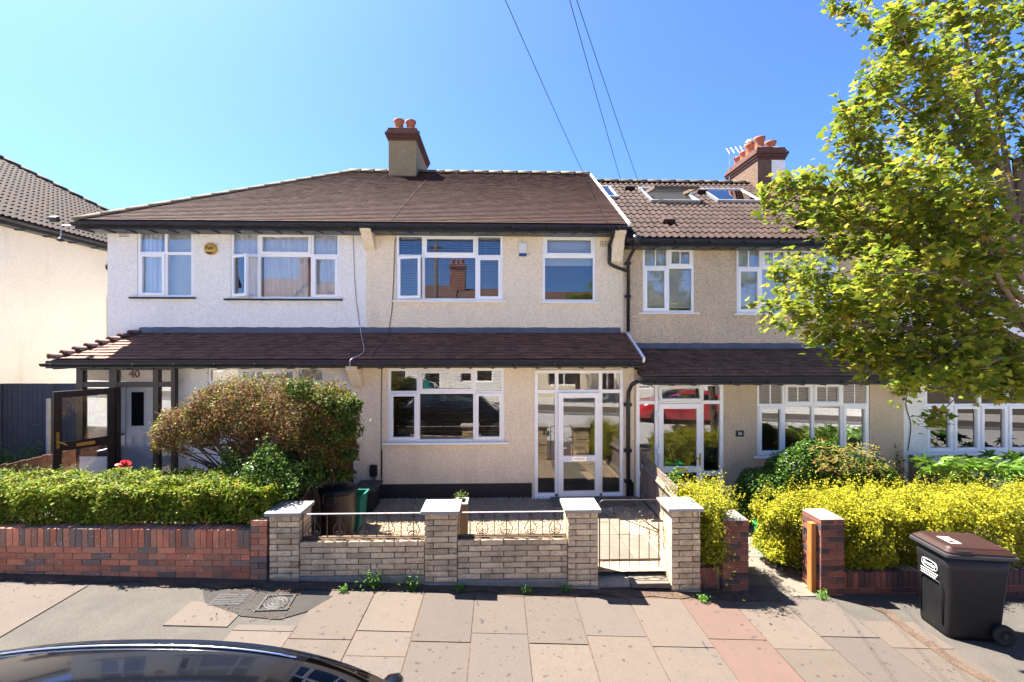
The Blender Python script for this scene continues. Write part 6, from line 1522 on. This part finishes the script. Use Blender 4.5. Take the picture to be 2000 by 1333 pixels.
# bronze shrub
t = thing('shrub', 'domed bronze red shrub with bare lower twigs in front of the white house', 'shrub', (PX(440,7.4), 7.4, .1))
cs = [((385,835),(.75,.6,.42)), ((480,800),(.95,.7,.52)), ((570,810),(.8,.7,.52)), ((335,850),(.42,.5,.36)), ((630,812),(.48,.5,.42)), ((600,870),(.62,.55,.4)), ((520,870),(.7,.55,.35)), ((430,800),(.6,.5,.4)), ((640,890),(.4,.4,.3))]
allP, allN = [], []
for (px, py), r in cs:
    c = P(px+26, py, 7.4); a, bb = ell_pts(c, r, 7500, .22, .14, 6.0, -.5); allP.append(a); allN.append(bb)
Pt, Nt = np.concatenate(allP), np.concatenate(allN); m_ = (Pt[:,0] < XA-.06) | ((Pt[:,2] > 1.08) & (Pt[:,0] < XA+.5)); Pt, Nt = Pt[m_], Nt[m_]
foliage('foliage', Pt, Nt, (.018,.046), OV_V, OV_F, M['redshrub'], t, .9)
k = rng.random(len(Pt)) < .09*(1 + np.clip((Pt[:,2]-2.0)*2.5, 0, 2) + np.clip((Pt[:,0]-PX(560,7.4))*1.6, 0, 2.2)); foliage('green_shoots', Pt[k] + Nt[k]/np.linalg.norm(Nt[k],axis=1,keepdims=True)*.03, Nt[k], (.026,.05), OV_V, OV_F, M['hedge'], t, .9)
n = 420; idx = rng.choice(len(Pt), n); tw = MB()
for i in idx:
    p = Vector(Pt[i]); dv = Vector(Nt[i]).normalized() + Vector(rng.normal(0,.4,3)); dv.normalize()
    if p.z > 1.55: tw.tube([p-dv*.12, p+dv*random.uniform(.05,.16)], [.003,.001], 4, False)
tw.build('twig', M['twig'], t)
n = 100; bp = P(470, 960, 7.3)
tips = []
for _ in range(n):
    p = Pt[rng.integers(len(Pt))]; tips.append((p[0], p[1], max(p[2]-.1, 1.3)))
stems(t, [(bp.x+random.uniform(-.12,.2), 7.35+random.uniform(-.1,.1), .1 if k < 10 else random.uniform(.6,1.15)) for k in range(n)], tips, .017, M['twig'], jit=.16)
sprigs(t, Pt, Nt, 420, (.06,.24), (.018,.036), M['redshrub'], zmin=1.35); sprigs(t, Pt, Nt, 120, (.08,.26), (.022,.042), M['hedge'], 'green_sprig', zmin=2.0)
# climber over its right shoulder
t = thing('climber', 'fresh green climber over the right shoulder of the bronze shrub', 'climber', (PX(620,7.3), 7.3, .1))
allP, allN = [], []
for (px, py, r) in ((560,760,.2),(595,775,.22),(630,790,.24),(655,810,.2),(640,850,.2),(610,840,.22),(668,840,.14),(590,900,.2),(650,930,.16),(670,790,.12),(550,880,.18),(665,890,.1)):
    c = P(px+18, py, 7.0 if py < 860 else 7.05); a, bb = ell_pts(c, (r*1.25, r*.8, r*.9), 300, .3, .35, 8); allP.append(a); allN.append(bb)
Pt, Nt = np.concatenate(allP), np.concatenate(allN); m_ = (Pt[:,0] < XA-.06) | (Pt[:,2] > 1.08)
foliage('foliage', Pt[m_], Nt[m_], (.045,.075), OV_V, OV_F, M['ivy'], t)
stems(t, [(PX(640,7.1)+random.uniform(-.1,.1), 7.1, .1) for _ in range(9)], [(P(x,y,7.1).x, 7.1, P(x,y,7.1).z) for x, y in ((600,780),(630,790),(660,820),(640,850),(590,850),(665,870),(655,930),(610,900),(560,770))], .012, M['twig'])
# golden hedges
def gold_hedge(label, boxes, n, shoots, extra=None, cat='hedge'):
    t = thing('golden_hedge', label, cat, tuple(Vector((sum(b[0]+b[1] for b in boxes)/2/len(boxes), boxes[0][2], -.1))), 'golden hedges')
    allP, allN = [], []
    for bx, k in zip(boxes, n):
        a, c = hedge_pts(*bx, int(k*.92), .17, .11, 7.0, topbias=1.2, rnd=.4); allP.append(a); allN.append(c)
    Pt, Nt = np.concatenate(allP), np.concatenate(allN)
    foliage('foliage', Pt, Nt, (.022,.046), OV_V, OV_F, M['gold'], t, .75)
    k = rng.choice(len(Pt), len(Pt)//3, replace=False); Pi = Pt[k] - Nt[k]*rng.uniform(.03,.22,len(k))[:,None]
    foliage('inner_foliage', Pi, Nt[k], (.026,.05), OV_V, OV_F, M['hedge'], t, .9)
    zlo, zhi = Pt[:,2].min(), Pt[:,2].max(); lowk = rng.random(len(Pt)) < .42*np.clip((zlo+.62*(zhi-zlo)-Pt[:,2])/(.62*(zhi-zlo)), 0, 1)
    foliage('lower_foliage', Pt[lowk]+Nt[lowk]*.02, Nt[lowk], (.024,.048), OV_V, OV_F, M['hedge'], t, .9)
    cl = rng.choice(len(Pt), 44*len(boxes)); lp_, ln_ = [], []
    for i in cl:                                      # tufts and greener sprays standing out of the clipped face
        q = Pt[i] + Nt[i]*.03 + rng.normal(0, (.09,.05,.07), (60,3)); lp_.append(q); ln_.append(np.tile(Nt[i], (60,1)))
    lp_, ln_ = np.concatenate(lp_), np.concatenate(ln_); h_ = len(lp_)//2
    foliage('tuft', lp_[h_:], ln_[h_:], (.022,.046), OV_V, OV_F, M['gold'], t, .9)
    foliage('green_spray', lp_[:h_], ln_[:h_], (.026,.05), OV_V, OV_F, M['ivy'], t, .9)
    sp = []
    for bx in boxes:
        m = int(shoots*(bx[1]-bx[0])); q = np.stack([rng.uniform(bx[0],bx[1],m), rng.uniform(bx[2],bx[3],m), np.full(m, bx[5]-.04)], 1)
        d_ = rng.normal(0,.25,(m,3)) + np.array((0,-.1,1.)); l_ = rng.uniform(.06,.24,m)
        for k in range(9): sp.append(q + d_*(l_*k/8)[:,None] + rng.normal(0,.012,(m,3)))
    sp = np.concatenate(sp); foliage('shoot', sp, np.tile((0,-.4,.8),(len(sp),1)), (.02,.036), OV_V, OV_F, M['gold'], t, .9)
    st = []; en = []
    for bx in boxes:
        for _ in range(int(10*(bx[1]-bx[0]))+3):
            x = random.uniform(bx[0]+.08,bx[1]-.08); st.append((x, (bx[2]+bx[3])/2+random.uniform(-.1,.1), min(-.12, bx[4]+.3))); en.append((x+random.uniform(-.15,.15), (bx[2]+bx[3])/2+random.uniform(-.2,.2), bx[5]-.1))
    stems(t, st, en, .016, M['twig'])
    return t
xl = PX(1372, 6.05)
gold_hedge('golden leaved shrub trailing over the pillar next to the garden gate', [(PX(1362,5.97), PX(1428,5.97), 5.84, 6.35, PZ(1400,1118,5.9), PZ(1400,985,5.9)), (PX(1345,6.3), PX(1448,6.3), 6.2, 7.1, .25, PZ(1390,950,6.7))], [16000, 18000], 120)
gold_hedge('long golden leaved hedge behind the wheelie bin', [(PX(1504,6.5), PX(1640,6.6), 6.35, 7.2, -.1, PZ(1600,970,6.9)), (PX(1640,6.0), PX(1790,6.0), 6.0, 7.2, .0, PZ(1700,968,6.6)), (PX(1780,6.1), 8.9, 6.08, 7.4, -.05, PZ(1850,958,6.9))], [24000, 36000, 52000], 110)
# dark bush and mahonia at the window of 36
t = thing('shrub', 'dark evergreen bush under the window of the beige house', 'shrub', (PX(1560,8.3), 8.3, -.2)); allP, allN = [], []
for (px, py, r) in ((1495,955,.52),(1560,920,.55),(1640,920,.58),(1475,985,.42),(1700,935,.45),(1590,890,.4)):
    a, c = ell_pts(P(px,py,8.3), (r,r*.8,r*.75), 5200, .15, .12, 6); allP.append(a); allN.append(c)
foliage('foliage', np.concatenate(allP), np.concatenate(allN), (.035,.065), OV_V, OV_F, M['darkleaf'], t)
stems(t, [(PX(1560,8.3)+random.uniform(-.4,.4), 8.3, -.25) for _ in range(16)], [(PX(1580,8.3)+random.uniform(-.9,.9), 8.3+random.uniform(-.3,.3), random.uniform(.2,.7)) for _ in range(16)], .02, M['twig'])
t = thing('shrub', 'pale reddish fern leaved shrub on top of the dark bush', 'shrub', (PX(1640,8.1), 8.1, -.2))
allP, allN = [], []
for k in range(70):
    px, py = random.uniform(1580,1715), random.uniform(868,925); c = P(px, py, 7.95+random.uniform(-.15,.25)); d = Vector((random.uniform(-1,1), random.uniform(-1,.2), random.uniform(-.1,.6))).normalized(); l_ = random.uniform(.18,.32)
    for j in range(9):
        p = c + d*(l_*j/8) - Vector((0,0,.10*(j/8)**2))
        for s in (-1,1): allP.append(p + d.cross(Vector((0,0,1)))*.03*s); allN.append((d.x*.3, d.y*.3-.3, 1))
foliage('foliage', np.array([tuple(p) for p in allP]), np.array(allN), (.05,.08), NAR_V, OV_F, M['fern'], t, .35)
stems(t, [(PX(1640,8.1)+random.uniform(-.2,.2), 8.1, -.25) for _ in range(10)], [(P(x,890,8.1).x, 8.1, .95) for x in np.linspace(1590,1700,10)], .014, M['twig'])
t = thing('climber', 'thin yellow green climber on the pebbledash beside the white wall', 'climber', (PX(1755,YG-.1), YG-.1, -.2))
allP = []
for (xa, ya, xb, yb) in ((1760,1000,1752,870),(1768,1000,1765,900),(1745,1000,1757,880),(1722,950,1712,870),(1775,1010,1745,920)):
    for k in range(90): f_ = random.random(); q = P(xa+(xb-xa)*f_+random.uniform(-7,7), ya+(yb-ya)*f_, YG-.06+random.uniform(-.05,.03)); allP.append(tuple(q))
foliage('foliage', np.array(allP), np.tile((0,-1,.2),(len(allP),1)), (.03,.06), OV_V, OV_F, M['fern'], t)
stems(t, [(PX(x,YG-.03), YG-.03, -.25) for x in (1760,1768,1745,1722)], [(P(x,y,YG-.03).x, YG-.03, P(x,y,YG-.03).z) for x, y in ((1752,870),(1765,900),(1757,880),(1712,870))], .006, M['twig'])
# fatsia: large hand shaped leaves, each its own piece
t = thing('fatsia', 'fatsia bush with large bright hand shaped leaves at the far right', 'shrub', (PX(1900,8.0), 8.0, -.25))
fb = MB(); nl = 7; vs_ = [(0,0,.03)]; 
for i in range(nl):
    a = R(-125 + 250*i/(nl-1)); L_ = .5*(1 - .25*abs(i-3)/3)
    w_ = R(13); vs_ += [(math.sin(a-w_*1.5)*.15, math.cos(a-w_*1.5)*.15, .03), (math.sin(a-w_*.6)*L_*.62, math.cos(a-w_*.6)*L_*.62, .02), (math.sin(a)*L_, math.cos(a)*L_, -.09), (math.sin(a+w_*.6)*L_*.62, math.cos(a+w_*.6)*L_*.62, .02)]
vs_ += [(math.sin(R(145))*.1, math.cos(R(145))*.1, .02)]
fs_ = []
n_ = len(vs_)
for i in range(1, n_-1): fs_.append((0, i, i+1))
fb.add(vs_, fs_); fm = fb.mesh('leaf', M['fatsia'], True)
tips = []
for k in range(150):
    px = random.uniform(1795, 2140); py = random.uniform(872, 945) if px > 1840 else random.uniform(882, 930); d_ = random.uniform(7.4, 8.7)
    q = P(px, py, d_); q.z = min(q.z, 1.02); tips.append(q)
    inst('leaf', fm, t, q, (random.uniform(.2,1.0), random.uniform(-.6,.6), random.uniform(-1.2,1.2)+math.pi), (s_ := random.uniform(.32,.55), s_, s_))
stems(t, [(PX(1950,8.0)+random.uniform(-.5,.9), 8.0+random.uniform(-.3,.3), -.3) for _ in tips], [tuple(q) for q in tips], .009, M['weed'], 'stalk', .1)
# red flower by the porch
q = P(242, 908, 7.5); t = thing('rose', 'red rose bloom at the porch above the hedge', 'flower', (q.x, 7.5, .16))
a, c = ell_pts(q, (.07,.07,.055), 70, .05, .25); foliage('bloom', a, c, (.04,.07), [(0,0,0),(.5,.4,.12),(.25,.95,.2),(-.25,.95,.2),(-.5,.4,.12)], [(0,1,2),(0,2,3),(0,3,4)], M['petal'], t, .4)
MB().tube([(q.x, 7.5, .1), (q.x+.03, 7.5, q.z-.3), tuple(q)], .006, 5).build('stem', M['weed'], t)
allP = [(q.x+random.uniform(-.12,.12), 7.5+random.uniform(-.1,.1), random.uniform(.7,q.z-.05)) for _ in range(60)]
foliage('foliage', np.array(allP), np.tile((0,-.3,1.),(60,1)), (.04,.07), OV_V, OV_F, M['hedge'], t)
# plant in the planter, weeds along the wall, plants at the gate
t = thing('pot_plant', 'small pale green plant in the wooden planter', 'plant', tuple(PLANT)); 
a = np.array(PLANT) + rng.normal(0,(.05,.05,.03),(150,3)) + np.array((-.02,.05,.08)); foliage('foliage', a, np.tile((0,-.2,1.),(150,1)), (.03,.06), NAR_V, OV_F, M['ivy'], t, .8)
stems(t, [tuple(PLANT)]*8, [tuple(PLANT+Vector((random.uniform(-.07,.06), random.uniform(-.03,.1), .12))) for _ in range(8)], .003, M['weed'])
for (px, py, s, lb) in ((672,1152,.05,'tiny weed left of the larger weeds at the stone wall foot'), (727,1144,.12,'bushy green weed growing at the stone wall foot'), (802,1147,.10,'second bushy green weed at the stone wall foot'), (897,1150,.06,'small weed at the wall foot below the middle pillar'), (1028,1155,.06,'small weed at the wall foot under the right railing'), (1105,1153,.06,'small weed near the right end of the stone wall'), (1375,1172,.055,'small weed beside the trailing golden shrub pillar'), (1606,1166,.06,'small weed at the foot of the orange post pillar')):
    q = PG(px, py+6); q.y = min(q.y, YW - .04); t = thing('weed', lb, 'weed', (q.x, q.y, gz(q.x)), 'weeds along the wall foot')
    n = int(900*s)+40; a = np.array((q.x, q.y, gz(q.x)+s*.8)) + rng.normal(0, 1, (n,3))*np.array((s*.6, s*.3, s*.55)); a[:,2] = np.maximum(a[:,2], gz(q.x)+.02); a[:,1] = np.minimum(a[:,1], YW-.012)
    foliage('foliage', a, np.tile((0,-.5,.9),(n,1)), (.02+.12*s,.035+.22*s), NAR_V, OV_F, M['weed'], t, .7)
    stems(t, [(q.x, q.y, gz(q.x)-.01)]*6, [(q.x+random.uniform(-s,s)*.6, q.y-.02, gz(q.x)+s*1.3) for _ in range(6)], .003, M['weed'])
n = 900; lx = np.concatenate([rng.uniform(-7,3,600), rng.uniform(PG(480,1180).x-.3, PG(560,1180).x+.1, 300)]); ly = np.concatenate([YW-.05-rng.exponential(.06,600), rng.uniform(PG(500,1215).y, YW-.1, 300)])
a = np.stack([lx, ly, SL*lx+.022], 1); o = foliage('leaf_litter', a, np.tile((0,0,1.),(n,1)), (.01,.026), OV_V, OV_F, M['litter'], None, .35); tag(o, 'dry leaf litter along the wall foot', 'leaf litter', kind='stuff')
for (px, py, lb) in ((30,880,'wild green plant at the foot of the cream wall'), (60,885,'small plant by the side gate foot')):
    q = P(px-(0 if px > 40 else 15), py, 10.6); t = thing('wild_plant', lb, 'plant', (q.x, 10.6, .38)); a = np.array((q.x, 10.6, .6)) + rng.normal(0,1,(260,3))*np.array((.12,.12,.16)); a[:,2] = np.maximum(a[:,2], .4)
    foliage('foliage', a, np.tile((0,-.3,1.),(260,1)), (.06,.11), NAR_V, OV_F, M['darkleaf'], t, .8); stems(t, [(q.x,10.6,.36)]*8, [(q.x+random.uniform(-.15,.15),10.6,.8) for _ in range(8)], .005, M['weed'])

# ------------------------------------------------------------------ maple street tree
t = thing('maple_tree', 'sunlit yellow green street maple reaching in from the right', 'tree', (6.15, 5.05, gz(6.15)))
def px3(l): return [P(x, y, d) for x, y, d in l]
fork = P(2012, 470, 5.05); tb = Vector((6.3, 5.05, gz(6.3)-.1))
limbs = [
 [(1985,430,5.05),(1930,310,5.0),(1850,190,4.9),(1765,95,4.8),(1655,15,4.6)],
 [(1985,430,5.05),(1955,250,5.1),(1940,100,5.2),(1945,-90,5.3)],
 [(1985,430,5.05),(1905,320,4.7),(1810,240,4.45),(1700,165,4.25)],
 [(1985,450,5.05),(1860,395,5.0),(1745,320,4.85),(1665,245,4.65)],
 [(1990,480,5.05),(1800,445,5.3),(1640,410,5.4),(1500,385,5.45)],
 [(1990,510,5.05),(1820,480,4.75),(1690,445,4.55),(1580,425,4.45)],
 [(1990,540,5.05),(1850,520,5.2),(1720,505,5.35),(1640,480,5.4)],
 [(1990,580,5.05),(1820,565,5.0),(1650,590,5.0),(1500,602,5.0)],
 [(1995,620,5.05),(1850,590,4.65),(1700,590,4.5),(1560,555,4.4)],
 [(1995,660,5.05),(1850,650,5.2),(1720,655,5.3),(1600,640,5.35)],
 [(2000,680,5.05),(1880,690,4.85),(1770,705,4.75),(1670,690,4.7)],
 [(1995,640,5.05),(1930,640,4.4),(1850,690,4.2),(1790,730,4.15)],
 [(1985,430,5.05),(2015,200,5.0),(2005,10,4.9)],
 [(1985,430,5.05),(1890,210,5.5),(1840,60,5.8),(1800,-70,6.0)],
 [(1985,460,5.05),(1870,330,5.5),(1770,250,5.8),(1700,150,6.0)],
 [(1990,500,5.05),(1870,470,5.7),(1760,430,6.1),(1690,370,6.3)],
 [(1990,560,5.05),(1880,590,5.7),(1790,580,6.1),(1700,560,6.4)],
 [(1990,520,5.05),(1900,430,4.4),(1830,370,4.0),(1760,350,3.8)],
 [(1990,600,5.05),(1900,560,4.4),(1800,530,4.0),(1710,540,3.8)],
 [(1995,650,5.05),(1900,690,5.5),(1830,720,5.8),(1760,740,6.0)],
 [(1985,430,5.05),(1880,270,4.6),(1800,140,4.3),(1740,30,4.1)],
 [(1985,430,5.05),(1900,150,4.9),(1880,20,4.9),(1860,-80,4.9)],
 [(1990,550,5.05),(1900,500,4.9),(1810,510,4.8),(1730,470,4.8)],
 [(2000,600,5.05),(1960,560,4.2),(1930,480,3.9),(1900,400,3.8)],
 [(2000,690,5.05),(1990,720,4.6),(1960,750,4.4)],
 [(1990,480,5.05),(1850,430,4.9),(1660,375,4.7),(1530,372,4.6)],
 [(1990,560,5.05),(1760,560,5.2),(1610,560,5.2),(1530,530,5.2)],
 [(1990,470,5.05),(1790,400,4.6),(1690,330,4.4),(1658,240,4.3)],
 [(2000,650,5.05),(1800,680,5.1),(1700,690,5.0),(1620,655,5.0)],
 [(1990,600,5.05),(1760,640,4.6),(1640,630,4.5),(1550,610,4.4)],
 [(2000,700,5.05),(1960,700,4.4),(1900,740,4.2),(1870,720,4.1)],
]
crown_c = P(1990, 380, 5.05)
wb = MB(); leafP, leafN = [], []
base_r = .042
def add_limb(pts, r0, twigs, vis=True):
    cp = curve_pts(pts, 6); m = len(cp); wb.tube(cp, [max(.006, r0*(1-.88*i/(m-1))) for i in range(m)], 7, False)
    total = sum((cp[i+1]-cp[i]).length for i in range(m-1))
    for k in range(twigs):
        f_ = .22 + .78*(k+random.random())/twigs; i = min(int(f_*(m-1)), m-2); p = cp[i].lerp(cp[i+1], f_*(m-1)-i); dr = (cp[i+1]-cp[i]).normalized()
        out = Vector(rng.normal(0,1,3)); out = (out - dr*out.dot(dr)).normalized(); d = (dr*random.uniform(.2,1.0) + out*.9 + Vector((0,0,.2))).normalized()
        l_ = random.uniform(.22,.5)*(1.0 - .45*f_); tw_ = [p, p+d*l_*.5+Vector((0,0,.02)), p+d*l_+Vector((0,0,-.03))]
        wb.tube(tw_, [.006,.004,.002], 4, False)
        for j in range(17):
            g = .15+.85*random.random(); q = tw_[0].lerp(tw_[2], g) + Vector(rng.normal(0,.055,3)); leafP.append(tuple(q)); leafN.append((d.x*.25, d.y*.25-.1, 1.0))
        if random.random() < .6:
            d2 = (d + Vector(rng.normal(0,.6,3))).normalized(); q0 = tw_[1]; q1 = q0 + d2*l_*.7; wb.tube([q0,q1], [.004,.002], 4, False)
            for j in range(12): q = q0.lerp(q1, .2+.8*random.random()) + Vector(rng.normal(0,.05,3)); leafP.append(tuple(q)); leafN.append((d2.x*.25, d2.y*.25-.1, 1.0))
for L_ in limbs:
    pts = px3(L_); pts[0] = tb.lerp(fork, min(1, max(.45, 1-(L_[0][1]-430)/700))) if L_[0][1] > 440 else pts[0]
    add_limb(pts, base_r*.8, 30)
sp_l = px3([(2005,690,5.05),(1930,715,5.0),(1880,765,4.95),(1815,828,4.95)]); wb.tube(curve_pts(sp_l, 6), [.012-.0005*i for i in range(19)], 6, False)
for k in range(8):
    q = sp_l[3].lerp(sp_l[2], random.random()*.4); leafP += [tuple(q + Vector(rng.normal(0,.06,3))) for _ in range(9)]; leafN += [(0,-.3,1.0)]*9
for k in range(16):                                   # the far side of the crown, outside the frame
    a = R(-80 + 160*k/15); e = random.uniform(-.1,.8); d = Vector((math.cos(a)*math.cos(e), math.sin(a)*math.cos(e), math.sin(e)))
    st = tb.lerp(fork, random.uniform(.6,1.0)); add_limb([st, st+d*1.0+Vector((0,0,.15)), st+d*2.3+Vector((0,0,.2))], base_r*.7, 26)
trunk = MB().tube(curve_pts([tb, tb.lerp(fork,.5)+Vector((.03,0,0)), fork, P(1998,400,5.05), P(1985,310,5.05)], 6), [.11-.003*i for i in range(25)], 14).build('trunk', M['bark'], t, True)
wb.build('limbs', M['bark'], t, True)
lp = np.array(leafP); ln = np.array(leafN)
foliage('crown', lp, ln, (.045,.09), MP_V, MP_F, M['maple'], t, .55, .1)
# garden tree across the street (seen in reflections)
t = thing('garden_tree', 'round green tree across the street, seen only in window reflections', 'tree', (4.6, -8.5, -.2))
MB().tube([(4.6,-8.5,-.3),(4.6,-8.5,2.5),(4.7,-8.5,4.5)], [.16,.12,.05], 10).build('trunk', M['bark'], t, True)
allP, allN = [], []
for (c, r) in (((4.6,-8.5,4.4),(1.3,1.3,1.3)),((3.9,-8.3,3.6),(.9,.9,.8)),((5.3,-8.6,3.7),(.9,.9,.9)),((4.6,-8.4,5.4),(.7,.7,.8))):
    a, cc = ell_pts(c, r, 2600, .2, .15); allP.append(a); allN.append(cc)
foliage('crown', np.concatenate(allP), np.concatenate(allN), (.09,.16), OV_V, OV_F, M['hedge'], t)
